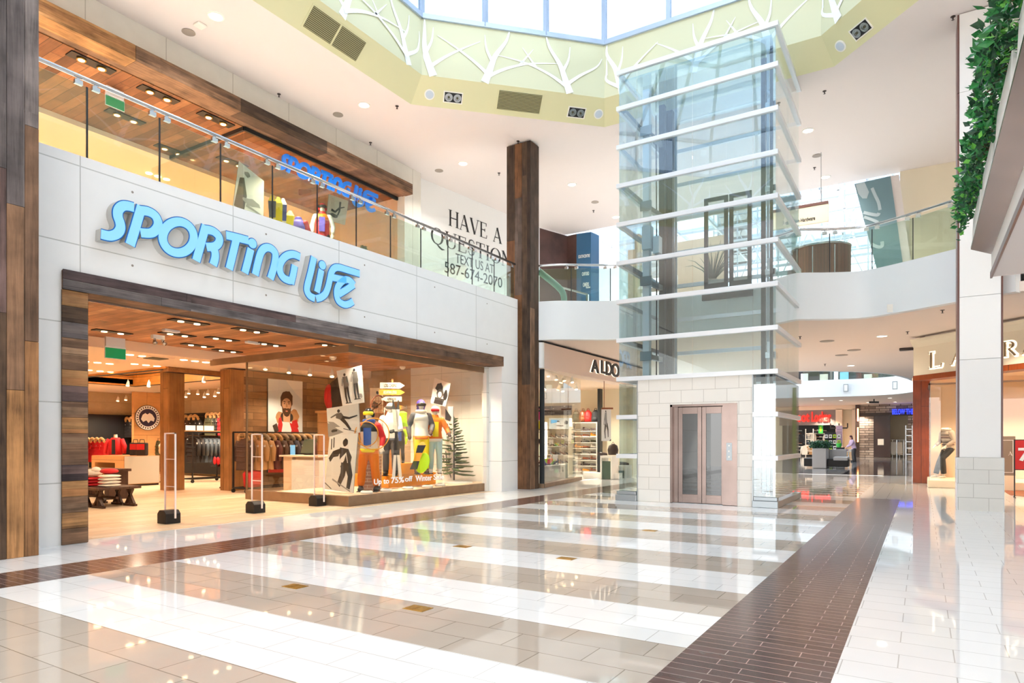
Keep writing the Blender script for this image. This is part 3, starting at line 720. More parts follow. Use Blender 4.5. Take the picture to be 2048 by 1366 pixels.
def exit_sign(p, label):
    t = empty('exit_sign', label, 'sign', p); x, y, z = p
    m = MB(); m.box(x-.03, x+.03, y-.18, y+.18, z-.02, z+.16); link('housing', m, 'white_paint', t)
    m = MB(); m.box(x+.005, x+.02, y-.2, y+.2, z-.26, z-.02); link('panel', m, 'decal_white', t)
    m = MB(); m.box(x+.021, x+.026, y-.19, y+.19, z-.25, z-.05); link('legend', m, 'green_exit', t)
exit_sign((-14.8,7.5,8.83), 'green and white hanging sign under upper plank soffit')
# ---- upper glass display box
XG = -13.98
t = empty('display_window', 'upper floor glass display box above the balustrade', 'shop window', (XG,12.8,5.25))
m = MB(); m.box(XG-.03, XG+.03, 10.1, 15.6, 8.93, 9.02); m.box(-18, XG, 10.07, 10.13, 8.93, 9.02); link('head_channel', m, 'dark_steel', t)
for y0, y1 in ((10.1,11.45),(11.45,12.85),(12.85,14.25),(14.25,15.6)):
    m = MB(); m.box(XG-.006, XG+.006, y0+.006, y1-.006, 5.3, 8.95); link('glass_panel', m, 'glass_shop', t)
for x0 in (-16, -18):
    m = MB(); m.box(x0+.006, x0+1.99, 10.094, 10.106, 5.3, 8.95); link('glass_panel', m, 'glass_shop', t)
t = empty('storefront_sign', 'deep blue SPORTING LIFE letters hung inside upper shop window', 'sign', (-13.85,12.8,8.2))
t['_x'] = -13.92
k = 3.62/4.96
sign_letters(t, lambda p: (11.0+(p[0]-4.64)*k, 8.2+(p[1]-4.03)*k), .083, .05, 'letter_deep', 'letter_deep', 'letter_deep')
m = MB(); m.box(-15.9, -14.2, 10.3, 15.4, 5.26, 6.35); single('display_plinth', m, 'orange_plinth', 'long plinth behind the upper display glass', 'plinth')

# ---- big lettering on the wall past the upper shop
def SER(ch):
    T, t = .15, .05
    st = lambda x, w, a=0, b=1: [([(x,a),(x,b)], w), ([(x-w/2-.07,a+.012),(x+w/2+.07,a+.012)], .026), ([(x-w/2-.07,b-.012),(x+w/2+.07,b-.012)], .026)]
    def arc(cx, cy, rx, ry, a0, a1, thick, thin, n=20):
        P, W = [], []
        for i in range(n+1):
            a = math.radians(a0 + (a1-a0)*i/n); P.append((cx+rx*math.cos(a), cy+ry*math.sin(a))); W.append(thin + (thick-thin)*abs(math.cos(a))**1.5)
        return (P, W)
    if ch == 'H': return st(.14,.13)+st(.72,.13)+[([(.14,.52),(.72,.52)],t)], .86
    if ch == 'A': return [([(.08,0),(.40,1)],.035),([(.40,1),(.74,0)],.15),([(.2,.33),(.6,.33)],t),([(0,.012),(.18,.012)],.026),([(.58,.012),(.86,.012)],.026)], .84
    if ch == 'V': return [([(.1,1),(.44,0)],.15),([(.44,0),(.74,1)],.035),([(0,.988),(.24,.988)],.026),([(.64,.988),(.84,.988)],.026)], .84
    if ch == 'E': return st(.14,.13)+[([(.1,.985),(.6,.985)],.03),([(.1,.015),(.64,.015)],.03),([(.14,.52),(.46,.52)],t),([(.59,.8),(.6,1)],.03),([(.62,0),(.65,.22)],.03),([(.46,.42),(.46,.62)],.03)], .72
    if ch == 'O': return [arc(.46,.5,.38,.485,0,360,.15,.03,32)], .92
    if ch == 'Q': return [arc(.46,.5,.38,.485,0,360,.15,.03,32),([(.4,.06),(.6,-.12),(.8,-.22),(1.0,-.2)],[.04,.1,.1,.02])], .96
    if ch == 'U': return [([(.14,1),(.14,.3)],.13),arc(.44,.3,.30,.285,180,360,.11,.03,14),([(.74,.3),(.74,1)],.035),([(0,.988),(.28,.988)],.026),([(.62,.988),(.86,.988)],.026)], .88
    if ch == 'S': 
        P = smooth_pts([(.52,.8),(.44,.95),(.3,.985),(.15,.92),(.11,.76),(.2,.6),(.38,.46),(.48,.3),(.45,.1),(.3,.015),(.14,.05),(.06,.24)], 3); n = len(P)
        return [(P, [.03+.1*math.sin(PI*i/(n-1))**2 for i in range(n)])], .6
    if ch == 'T': return st(.36,.13)+[([(.03,.985),(.69,.985)],.03),([(.04,.8),(.03,1)],.03),([(.68,.8),(.69,1)],.03)], .74
    if ch == 'I': return st(.16,.13), .32
    if ch == 'N': return [([(.12,0),(.12,1)],.035),([(.12,1),(.72,0)],.15),([(.72,0),(.72,1)],.035),([(0,.012),(.24,.012)],.026),([(.6,.988),(.84,.988)],.026),([(0,.988),(.14,.988)],.026)], .86
    if ch == 'L': return st(.14,.13)+[([(.1,.015),(.6,.015)],.03),([(.58,0),(.62,.25)],.03)], .66
    if ch == 'R': return st(.14,.13)+[([(.14,.985),(.34,.985)],.03),arc(.34,.75,.24,.235,90,-90,.14,.03,14),([(.14,.515),(.34,.515)],.03),([(.34,.5),(.68,.02)],.13),([(.6,.012),(.8,.012)],.026)], .8
    return [], .42
def serif_text(root, s, o, ex, ey, W, H, off, m=0, gap=.06):
    x = 0; items = []
    for ch in s:
        st, w = SER(ch)
        items.append([([(p[0]+x, p[1]) for p in P], ws) for P, ws in st])
        x += w + gap
    x -= gap; kx = W/x
    ex, ey = V3(ex).normalized(), V3(ey).normalized()
    for it in items:
      if not it: continue
      mb = MB()
      for e_, (P, ws) in enumerate(it):
        P2 = [(p[0]*kx, p[1]*H) for p in P]; sc = (kx+H)/2
        mb.ribbon(P2, [w*sc for w in ws] if hasattr(ws,'__len__') else ws*sc, o, ex, ey, V3(off)*(1+.15*e_), m)
      link('letter', mb, 'letter_black', root)
qd = (QB-QA).normalized(); qn = V3((qd.y,-qd.x,0))
def onwall(u, v): return PP(u, v, QA, qn) + qn*.006
t = empty('wall_lettering', 'black HAVE A QUESTION text message on white upper wall', 'sign', onwall(900,560))
rows = [('HAVE A', (897,452), (1003,487), 32), ('QUESTION', (861,486), (1022,535), 33)]
for s, a, b, h in rows:
    A_, B_ = onwall(*a), onwall(*b); top = onwall(a[0], a[1]-h); m = MB()
    H = top.z - A_.z; W = (V3((B_.x,B_.y,0))-V3((A_.x,A_.y,0))).length
    zz = (A_.z+B_.z)/2
    serif_text(t, s, V3((A_.x,A_.y,zz)), qd, (0,0,1), W, H, qn*.006)
for s, a, b, h in (('TEXT US AT', (911,527), (987,546), 19), ('587-674-2070', (889,547), (1004,574), 22)):
    A_, B_ = onwall(*a), onwall(*b); top = onwall(a[0], a[1]-h); m = MB(); zz = (A_.z+B_.z)/2
    m.text(s, V3((A_.x,A_.y,zz)), qd, (0,0,1), (V3((B_.x,B_.y,0))-V3((A_.x,A_.y,0))).length, top.z-A_.z, qn*.005, bold=0.0); link('letter_line', m, 'letter_black', t)

# ---- past the column: brown mural, blue pillar, escalator rail, back balustrade
a, b, c, d = PZ(1062,450,10), PZ(1135,471,10), PZ(1153,467,10), PZ(1182,463,10); e = PZ(1198,470,10)
m = MB()
for p, q in ((a,b),(b,c)):
    m.prism([(p.x,p.y,5.36),(q.x,q.y,5.36),(q.x,q.y,9.98),(p.x,p.y,9.98)], (0,.06,0))
single('wall_mural', m, 'brown_mural', 'dark brown printed wall mural left of the blue pillar', 'mural')
t = empty('directory_pillar', 'tall navy blue pillar with white SOUTHCENTRE lettering', 'sign', (c.x,c.y,5.36))
m = MB(); m.prism([(c.x,c.y,5.36),(d.x,d.y,5.36),(e.x,e.y,5.36),(e.x-.6,e.y+.3,5.36)], (0,0,4.62)); link('panel', m, 'navy_panel', t)
ex = (d-c).normalized(); nn = V3((ex.y,-ex.x,0))
fx = V3((ex.x, ex.y, 0)).normalized()
def onp(u, v): return PP(u, v, c, nn) + nn*.01
for s, u, v, hh, ww in (('SOUTHCENTRE', 1157, 517, .13, .8), ('OXFORD', 1164, 552, .15, .5), ('OMERS', 1166, 574, .17, .42), ('WORLDWIDE', 1172, 577, .06, .3)):
    o = onp(u, v); m = MB(); m.text(s, o, fx, (0,0,1), ww*.62, hh, nn*.01, bold=.02); link('lettering', m, 'decal_white', t)
t = empty('escalator', 'escalator handrail and balustrade rising behind the back balcony', 'escalator', (-9.5,18.6,5.36))
pts = [PD(1076,541,20.5), PD(1095,556,20.6), PD(1113,571,20.7), PD(1124,583,20.8), PD(1128,596,20.9), PD(1127,612,20.9)]
m = MB(); m.tube(smooth_pts([tuple(p) for p in pts], 4), .1, 10); link('handrail', m, mat('rubber_green','4f7d6e',.4), t, smooth=True)
m = MB(); p0, p1, p2 = PD(1120,574,21.5), PD(1175,589,21.5), PD(1175,612,21.5); m.bar(p0, p1, .05, .05); m.bar(p1, p2, .07, .07); link('guard_rail', m, 'steel', t)
def curve_balustrade(name, label, pts, zr, loc, zb=5.45, step=1.02, closed_end=False):
    t = empty(name, label, 'railing', loc)
    L_ = [0]
    for i in range(1, len(pts)): L_.append(L_[-1] + (V3((pts[i][0],pts[i][1],0))-V3((pts[i-1][0],pts[i-1][1],0))).length)
    def at(s):
        for i in range(1, len(pts)):
            if s <= L_[i] or i == len(pts)-1:
                k_ = (s-L_[i-1])/max(1e-6, L_[i]-L_[i-1]); return V3((pts[i-1][0]*(1-k_)+pts[i][0]*k_, pts[i-1][1]*(1-k_)+pts[i][1]*k_, 0))
    tot = L_[-1]; n = max(1, round(tot/step))
    m = MB(); m.tube([tuple(at(tot*i/40)+V3((0,.1,zr))) for i in range(41)], .032, 12); link('handrail', m, 'chrome', t, smooth=True)
    for i in range(n):
        s0, s1 = tot*i/n+.012, tot*(i+1)/n-.012; a_, b_ = at(s0), at(s1)
        m = MB(); m.prism([a_+V3((0,.1,zb-.03)), b_+V3((0,.1,zb-.03)), b_+V3((0,.1,zr-.1)), a_+V3((0,.1,zr-.1))], (0,.012,0)); link('glass_panel', m, 'glass_rail', t)
        for f in (.12, .88):
            q_ = a_.lerp(b_, f); m = MB(); m.box(q_.x-.05, q_.x+.05, q_.y+.08, q_.y+.13, zr-.12, zr-.055); m.box(q_.x-.01,q_.x+.01,q_.y+.09,q_.y+.11,zr-.06,zr-.01); link('clamp', m, 'steel', t)
        if i:
            q_ = at(tot*i/n); m = MB(); m.box(q_.x-.01, q_.x+.01, q_.y+.095, q_.y+.117, zb, zr-.1); link('gasket', m, 'dark_steel', t)
    return t
left_c = [p for p in FC if p[0] < -6.3]; right_c = [p for p in FC if -2.75 < p[0] < .75]
curve_balustrade('glass_balustrade', 'short glass balustrade on back balcony between dark column and lift', left_c, 6.52, (-8,17.4,5.45))
curve_balustrade('glass_balustrade', 'curved glass balustrade on back balcony right of the lift', right_c, 6.52, (-1,17.5,5.45))
# ================================================================== GLASS LIFT TOWER
EX0, EX1, EY0, EY1 = -6.05, -2.58, 14.45, 17.42
t = empty('glass_elevator', 'tall glass elevator tower with white bands and stone ground floor', 'elevator', ((EX0+EX1)/2, EY0, 0))
RZ = [2.84 + .907*k_ for k_ in range(9)]; RZ[-1] = 10.03
xj = [EX0, PY(1274,400,EY0).x, PY(1385,400,EY0).x, PY(1506,400,EY0).x, EX1]
XS0, XS1 = PY(1276,880,EY0).x, PY(1505,880,EY0).x
low = [.17, 1.04, 1.95]
for z in RZ:
    m = MB(); e = .055
    m.box(EX0-e, EX1+e, EY0-e, EY0+.03, z-.055, z+.045); m.box(EX0-e, EX1+e, EY1-.03, EY1+e, z-.055, z+.045)
    m.box(EX0-e, EX0+.03, EY0+.03, EY1-.03, z-.055, z+.045); m.box(EX1-.03, EX1+e, EY0+.03, EY1-.03, z-.055, z+.045)
    link('band', m, 'alu_white', t, bevel=.006)
for z in low[1:]:
    m = MB(); e = .055
    m.box(EX0-e, XS0-.01, EY0-e, EY0+.03, z-.055, z+.045); m.box(EX0-e, EX0+.03, EY0+.03, EY1, z-.055, z+.045); link('band', m, 'alu_white', t, bevel=.006)
    m = MB(); m.box(XS1+.01, EX1+e, EY0-e, EY0+.03, z-.055, z+.045); m.box(EX1-.03, EX1+e, EY0+.03, EY1, z-.055, z+.045); link('band', m, 'alu_white', t, bevel=.006)
for x0, x1 in ((EX0-.06, XS0-.01), (XS1+.01, EX1+.06)):
    m = MB(); m.box(x0, x1, EY0-.1, EY0+.1, 0, .14); s = EX0-.06 if x0 < -5 else EX1-.1
    m.box(s, s+.16, EY0+.1, EY1, 0, .14); m.box(x0+.02, x1-.02, EY0-.06, EY0+.1, .14, .22); link('plinth', m, 'alu_grey', t, bevel=.008)
zs = RZ
for k_ in range(8):
    z0, z1 = zs[k_]+.045, zs[k_+1]-.055
    for i in range(4):
        m = MB(); m.box(xj[i]+.004, xj[i+1]-.004, EY0-.006, EY0+.006, z0, z1); link('glass_panel', m, 'glass_lift', t)
        m = MB(); m.box(xj[i]+.004, xj[i+1]-.004, EY1-.006, EY1+.006, z0, z1); link('glass_panel', m, 'glass_lift_back', t)
    for x in (EX0, EX1):
        for a, b in ((EY0+.01, EY0+1.45), (EY0+1.46, EY1-.01)):
            m = MB(); m.box(x-.006, x+.006, a, b, z0, z1); link('glass_panel', m, 'glass_lift_back', t)
lz = [.22] + low[1:] + [2.785]
for k_ in range(3):
    z0, z1 = lz[k_]+(.045 if k_ else 0), lz[k_+1]-.055
    for x0, x1 in ((EX0, XS0-.015), (XS1+.015, EX1)):
        m = MB(); m.box(x0+.004, x1-.004, EY0-.006, EY0+.006, z0, z1); link('glass_panel', m, 'glass_lift', t)
    for x in (EX0, EX1):
        for a, b in ((EY0+.01, EY0+1.45), (EY0+1.46, EY1-.01)):
            m = MB(); m.box(x-.006, x+.006, a, b, z0, z1); link('glass_panel', m, 'glass_lift_back', t)
# stone ground-floor front round the doors
DX0, DX1 = PY(1341,900,EY0).x, PY(1475,900,EY0).x; DZ = PY(1400,808,EY0).z
m = MB(); m.box(XS0, DX0, EY0-.02, EY0+.2, 0, 2.785); m.box(DX1, XS1, EY0-.02, EY0+.2, 0, 2.785); m.box(DX0, DX1, EY0-.02, EY0+.2, DZ, 2.785)
link('stone_cladding', m, 'stone_white', t)
m = MB(); m.box(XS0-.02, XS0-.002, EY0-.03, EY0+.25, 0, 2.785); m.box(XS1+.002, XS1+.02, EY0-.03, EY0+.25, 0, 2.785); link('edge_trim', m, 'alu_grey', t)
fr = MB(); lw = PY(1357,900,EY0+.1).x; rw_ = PY(1446,900,EY0).x; mid = PY(1404,900,EY0+.1).x
fr.box(DX0, DX0+.05, EY0-.03, EY0+.2, 0, DZ); fr.box(DX0, DX1, EY0-.03, EY0+.2, DZ-.05, DZ); fr.box(rw_, DX1, EY0-.03, EY0+.12, 0, DZ-.05)
fr.box(DX0+.05, lw, EY0+.05, EY0+.2, 0, DZ-.05); frame = link('door_frame', fr, 'stainless', t)
dt = DZ-.06
for a, b in ((lw, mid-.004), (mid+.004, rw_+.02)):
    m = MB(); y0, y1 = EY0+.08, EY0+.12; s = .095 if a == lw else .09; e2 = b-.09 if b < mid else b-.075
    gz0, gz1 = .2, dt-.15
    m.box(a, a+s, y0, y1, .01, dt); m.box(e2, b, y0, y1, .01, dt); m.box(a+s, e2, y0, y1, .01, gz0); m.box(a+s, e2, y0, y1, gz1, dt)
    d_ = link('door', m, 'stainless', t, bevel=.003)
    m = MB(); m.box(a+s, e2, y0+.015, y0+.025, gz0, gz1); link('window_pane', m, 'glass_dark', d_, org=_org[t.name])
m = MB(); m.box(DX0, DX1, EY0-.03, EY0+.3, 0, .008); link('sill', m, 'alu_grey', t)
cx, cz = PY(1459,900,EY0).x, 1.15
m = MB(); m.box(cx-.06, cx+.06, EY0-.036, EY0-.03, cz-.18, cz+.2); cp = link('call_panel', m, 'alu_grey', t, bevel=.003)
for dz in (-.1, .02, .14):
    m = MB(); m.cyl((cx, EY0-.037, cz+dz), (cx, EY0-.046, cz+dz), .018, 14); link('button', m, 'lamp_off', cp, org=_org[t.name])
# shaft steelwork
def post(u, y, w_, m_, z1=9.9, z0=.2, nm='post'):
    x = PY(u, 700, y).x; m = MB(); m.box(x-w_/2, x+w_/2, y-w_/2, y+w_/2, z0, z1); return link(nm, m, m_, t)
post(1294, 15.3, .16, 'alu_white'); post(1325, 16.2, .14, 'dark_steel', nm='guide_rail'); post(1340, 16.6, .18, 'dark_steel', nm='guide_rail')
post(1352, 16.6, .05, 'alu_grey', nm='guide_rail'); post(1527, 15.4, .09, 'dark_steel', nm='guide_rail'); post(1536, 15.2, .05, 'alu_grey', nm='guide_rail'); post(1543, 15.0, .06, 'dark_steel', nm='guide_rail')
for z in RZ[1:-1:2]:
    m = MB(); x = PY(1294,700,15.3).x; m.bar((EX0+.05,14.6,z), (EX0+.05,17.3,z), .1, .1); m.bar((x,15.3,z-.3), (PY(1325,700,16.2).x,16.2,z-.3), .08, .12); m.box(x-.12, x+.16, 15.15, 15.2, z-.42, z-.2); link('bracket', m, 'alu_grey', t)
    x = PY(1540,700,15.1).x; m = MB(); m.box(x-.1, x+.12, 15.1, 15.35, z-.55, z-.42); m.box(x-.05, x+.02, 15.05, 15.15, z-.45, z-.2); link('bracket', m, 'steel', t)
for i, (u, y) in enumerate(((1312,16.4),(1334,16.5),(1533,15.2))):
    x = PY(u,700,y).x; m = MB(); m.tube([(x,y,9.8),(x+.02,y,6),(x,y,.3)], .015, 6); link('cable', m, 'black', t)
m = MB(); x = PY(1296,420,15.25).x; m.box(x-.1, x+.12, 15.1, 15.3, 6.0, 6.55); m.box(x+.14, x+.3, 15.2, 15.4, 5.9, 6.3); link('control_box', m, 'alu_white', t)
m = MB(); x = PY(1527,880,15.2).x; m.box(x-.08, x+.02, 15.1, 15.25, 1.75, 1.95); m.box(x-.05, x+.06, 15.1, 15.25, 2.05, 2.5); m.box(x-.03, x+.12, 15.2, 15.3, .25, 1.4); link('control_box', m, 'alu_white', t)
# upper landing doors on the back of the shaft
yb = EY1-.1
L0, L1, Rm = PY(1408,500,yb).x, PY(1503,500,yb).x, PY(1457,500,yb).x
zb, zt = PY(1440,575,yb).z, PY(1440,392,yb).z
for a, b in ((L0, Rm-.015), (Rm+.015, L1)):
    m = MB(); m.box(a, a+.1, yb, yb+.05, zb, zt); m.box(b-.1, b, yb, yb+.05, zb, zt); m.box(a+.1, b-.1, yb, yb+.05, zb, zb+.13); m.box(a+.1, b-.1, yb, yb+.05, zt-.1, zt)
    d_ = link('landing_door', m, 'dark_steel', t)
    m = MB(); m.box(a+.1, b-.1, yb+.02, yb+.03, zb+.13, zt-.1); link('window_pane', m, 'glass_shop', d_, org=_org[t.name])
m = MB(); m.box(L0-.05, L1+.03, yb-.03, yb+.06, zb-.3, zb); link('sill', m, 'dark_steel', t)
m = MB(); m.box(EX0+.1, EX1-.1, EY0+.1, EY1-.1, 9.85, 9.9); link('roof_pane', m, 'glass_lift', t)
# the car waits on the ground floor
m = MB(); c0, c1 = XS0+.25, XS1-.2; m.box(c0, c1, 14.75, 16.9, .03, .09); m.box(c0, c0+.03, 14.75, 16.9, .09, 2.5); m.box(c1-.03, c1, 14.75, 16.9, .09, 2.5); m.box(c0, c1, 16.87, 16.9, .09, 2.5); m.box(c0, c1, 14.75, 16.9, 2.5, 2.6)
car = link('car', m, mat('car_panel','7a8580',.3,.3), t)
x = PY(1383,880,16.8).x; m = MB(); m.box(x-.28, x+.28, 16.84, 16.865, 1.35, 2.25); link('car_poster', m, mat('car_yellow','d9ad10',.5), car, org=_org[t.name])
m = MB(); m.box(EX1-.13, EX1-.04, EY1-.05, EY1-.03, .2, 2.7); link('side_panel', m, 'lime_green_panel', t)

# ---- potted spiky plant, waste bin and round sign on the landing behind the shaft
def spiky(x, y, z, h, label):
    t_ = empty('spiky_plant', label, 'plant', (x,y,z)); m = MB(); m.lathe([(.14,0),(.2,.36),(.18,.37),(.17,.3)], (x,y,z), 16); link('pot', m, 'plinth_grey', t_, smooth='auto')
    m = MB(); rr = random.Random(5)
    for k_ in range(46):
        a = rr.uniform(0, 2*PI); l_ = rr.uniform(.6,1)*h; q = rr.uniform(.15,.75); pts = [(x+math.cos(a)*q*l_*s_, y+math.sin(a)*q*l_*s_, z+.32+l_*(s_*1.0-q*s_*s_*.85)) for s_ in (0,.35,.7,1)]
        m.tube(pts, [.014,.014,.009,.002], 4)
    link('foliage', m, 'leaf_dark', t_)
p = PY(1425, 568, 18.3); spiky(p.x, p.y, 5.45, 1.35, 'spiky green plant on upper landing seen through lift doors')
# ================================================================== RIGHT SIDE
t = empty('white_pillar', 'white square pillar with pale stone base at the right', 'column', (.96,16.4,0))
PX0, PX1, PY0_, PY1_ = .6, 1.335, 16.0, 16.75
m = MB(); zz = [1.06, 3.02, 4.28, 6.5, 8.4, 9.98]
for a, b in zip(zz, zz[1:]): m.box(PX0+.03, PX1-.03, PY0_, PY1_, a+.003, b-.003)
link('panels', m, 'white_paint', t, bevel=.003)
m = MB(); m.box(PX0-.015, PX1+.015, PY0_-.03, PY1_+.03, 0, 1.06); link('stone_base', m, 'stone_base', t)
for x in (PX0+.012, PX1-.012):
    m = MB(); m.box(x-.015, x+.015, PY0_-.005, PY1_+.005, 1.07, 8.38); m.box(x-.015, x+.015, PY0_-.005, PY1_+.005, 8.4, 9.97); link('edge_trim', m, 'brown_trim', t)
for x in (PX0-.016, PX1+.016):
    m = MB(); m.box(x-.004, x+.004, PY0_-.034, PY0_, 0, 1.06); link('corner_strip', m, 'alu_grey', t)
# ---- planter ledge along the right balcony
m = MB(); m.prism([(.69,-2,4.62),(.97,-2,4.5),(.97,-2,4.56),(.69,-2,4.66)], (0,15.5,0))
single('planter_ledge', m, 'stainless', 'brushed steel ledge carrying white planters at the right edge', 'ledge')
m = MB(); m.box(.972, .984, -2, 13.5, 4.2, 4.5); struct('trim_3', m, 'white_paint')
rr = random.Random(3)
def leaf(mb, p, d, s, m_):
    d = V3(d).normalized(); sd = d.cross(V3((rr.uniform(-1,1),rr.uniform(-1,1),rr.uniform(-1,1)))).normalized(); up_ = d.cross(sd)
    p = V3(p); a = p + d*s*.45 + sd*s*.3 + up_*s*.05; b = p + d*s*.45 - sd*s*.3 + up_*s*.05; e = p + d*s; c_ = p + d*s*.5 - up_*s*.04
    mb.add([p, a, e, b, c_], [[0,4,1],[1,4,2],[2,4,3],[3,4,0]], m_)
names = ['farthest white planter box of leafy hanging plants above the pillar','second farthest white planter box with trailing green leaves','white planter box with dense green leaves at right frame edge','white planter box cut off by the top right corner']
for i in range(4):
    y1 = 13.42 - i*2.05; y0 = y1 - 1.5
    t = empty('planter_box', names[i], 'planter', (.84,(y0+y1)/2,4.66), 0, 'planters along the right balcony')
    m = MB(); m.prism([(.70,y0,4.67),(.97,y0,4.67),(.97,y0,5.12),(.72,y0,5.12)], (0,y1-y0,0)); link('box', m, 'white_paint', t, bevel=.01)
    m = MB()
    for k_ in range(900):
        yy = rr.uniform(y0-.3, y1+.12); a = rr.random(); zz_ = 5.1 + .5*math.sin(a*PI)*rr.random()**.5; xx = .84 - .34*a
        if a > .55: zz_ = 5.3 - (a-.55)*1.0*rr.random() - .1*rr.random()
        if i == 0: yy = min(yy, y1+.12)
        xx += .06*math.sin(yy*5.3+i) ; zz_ += .08*math.sin(yy*3.1)
        leaf(m, (xx, yy, zz_), (rr.uniform(-1,.3), rr.uniform(-.8,.8), rr.uniform(-.5,.9)), rr.uniform(.075,.13), 0 if rr.random() < .55 else (1 if rr.random() < .75 else 2))
    link('foliage', m, ['leaf','leaf_dark','leaf_light'], t)
    m = MB()
    for k_ in range(26):
        yy = y0 + (y1-y0)*(k_+.5)/26; m.tube([(.85,yy,5.1),(.75,yy+.05,5.3),(.6,yy,5.3+.1*math.sin(k_))], .008, 5)
    link('stems', m, 'bark', t)

# ---- LAURA shop
A_, B_ = PZ(1827,752,3.25), PZ(2048,726,3.25); ld = (B_-A_); ld.z = 0; LW = ld.length; ld.normalize(); ln = V3((ld.y,-ld.x,0))
B2 = A_ + ld*4.6
t = empty('shop_fascia', 'cream LAURA shop fascia partly hidden behind the white pillar', 'sign', A_)
m = MB(); f = lambda q, z, o: (q.x+ln.x*o, q.y+ln.y*o, z)
m.prism([f(A_,3.25,0), f(A_,4.05,0), f(A_,4.2,.1), f(A_,4.28,.12), f(A_,4.28,-.5), f(A_,3.25,-.5)], B2-A_); link('band', m, 'cream_wall', t)
m = MB(); m.prism([f(A_,3.11,.02), f(A_,3.25,.02), f(A_,3.25,-.5), f(A_,3.11,-.5)], B2-A_); link('wood_moulding', m, 'red_wood', t)
m = MB(); m.prism([f(A_+ld*.3,4.28,-.1), f(A_+ld*.3,4.36,-.1), f(A_+ld*.3,4.36,-.5), f(A_+ld*.3,4.28,-.5)], B2-A_); link('top_box', m, 'soffit_paint', t)
def onl(u, v): return PP(u, v, A_, ln)
for ch, u0, u1, vb, vt in (('L',1859,1888,737,706),('A',1903,1938,730,699),('U',1955,1988,724,692),('R',2008,2038,714,685),('A',2045,2082,709,678)):
    o = onl(u0, vb); w_ = (onl(u1, vb)-o); w_.z = 0; h_ = onl(u0, vt).z - o.z
    items, cw_ = SER(ch); hm = MB(); lm = MB()
    for P, ws in items:
        P2 = [(p[0]*w_.length/cw_, p[1]*h_) for p in P]; W_ = [x*h_*.95 for x in ws] if hasattr(ws,'__len__') else ws*h_*.95
        hm.ribbon(P2, [x+.07 for x in W_] if hasattr(W_,'__len__') else W_+.07, o+ln*.004, ld, (0,0,1), ln*.006)
        lm.ribbon(P2, W_, o+ln*.03, ld, (0,0,1), ln*.03)
    l_ = link('letter', lm, 'letter_bronze', t); link('halo', hm, 'halo_white', l_, org=_org[t.name])
m = MB(); m.box(-.27, .2, 25.4, 26.0, 0, 3.4); single('wood_column', m, 'red_wood', 'polished reddish wood column left of the lit shop window', 'column', bevel=.01)
t = empty('display_window', 'bright corner window of the LAURA shop beside the red column', 'shop window', (.9,23.9,0))
m = MB(); m.box(.13, 3.4, 23.12, 25.4, 0, .22); link('platform', m, 'cream_wall', t, bevel=.02)
m = MB(); m.box(.17, 3.3, 23.2, 23.212, .22, 3.05); link('glass_panel', m, 'glass_shop', t)
m = MB(); m.box(.17, .182, 23.22, 25.38, .22, 3.05); link('glass_panel', m, 'glass_shop', t)
m = MB(); m.box(.15, 3.3, 23.17, 23.24, 3.05, 3.1); m.box(.15, .2, 23.17, 25.4, 3.05, 3.1); link('head_channel', m, 'bronze', t)
m = MB(); m.box(.22, 3.6, 25.42, 25.6, 0, 3.5); m.box(3.4, 3.6, 19, 25.4, 0, 4.3); struct('wall_laura', m, 'peach_wall')
m = MB(); m.prism([(-.3,26,3.4),(.2,22.6,3.4),(3.6,19.5,3.4),(3.6,26,3.4)], (0,0,.1)); struct('ceiling', m, 'peach_ceiling', org=(0,0,0))
m = MB(); m.prism([(1.9,21.0,0),(3.6,19.2,0),(3.6,23.1,0),(1.9,23.1,0)], (0,0,.006)); struct('floor', m, 'red_wood', org=(0,0,0))
# freestanding boards by the shop door
p = PZ(2018, 981); t = empty('notice_board', 'grey freestanding board with white letter A right of pillar', 'sign', p)
m = MB(); m.box(p.x-.2, p.x+.14, p.y-.03, p.y+.03, .42, 1.52); b_ = link('board', m, mat('board_taupe','8a7c6f',.5), t)
m = MB(); m.box(p.x-.2, p.x+.14, p.y-.06, p.y+.06, 0, .42); link('base', m, 'cream_wall', t)
m = MB(); m.box(p.x-.15, p.x+.09, p.y-.036, p.y-.031, .5, .515); m.box(p.x-.15, p.x+.09, p.y-.036, p.y-.031, 1.4, 1.415); m.box(p.x+.08, p.x+.095, p.y-.036, p.y-.031, .5, 1.415); link('border', m, 'print_white', b_, org=_org[t.name])
m = MB()
for P, ws in SER('A')[0]: m.ribbon([(q[0]*.11, q[1]*.11) for q in P], ws*.11, (p.x-.02, p.y-.037, .98), (1,0,0), (0,0,1), (0,.005,0))
link('lettering', m, 'print_white', b_, org=_org[t.name])
p = PZ(2029, 995); t = empty('sale_stand', 'red sale sign reading 70 on thin black floor stand', 'sign', (p.x+.5,p.y,0))
zt, zb_ = p.z+PD(2029,879,16.3).z, PD(2029,938,16.3).z
for x in (p.x, p.x+.9):
    m = MB(); m.box(x-.012, x+.012, p.y-.012, p.y+.012, 0, zt); m.box(x-.012, x+.012, p.y-.2, p.y+.2, 0, .015); link('upright', m, 'black', t)
m = MB(); m.box(p.x+.012, p.x+.888, p.y-.01, p.y+.01, zb_, zt-.02); pn = link('panel', m, 'print_red', t)
m = MB(); m.box(p.x+.012, p.x+.888, p.y-.015, p.y+.015, zt-.02, zt); m.box(p.x+.012, p.x+.888, p.y-.015, p.y+.015, zb_-.02, zb_); link('rail', m, 'black', t)
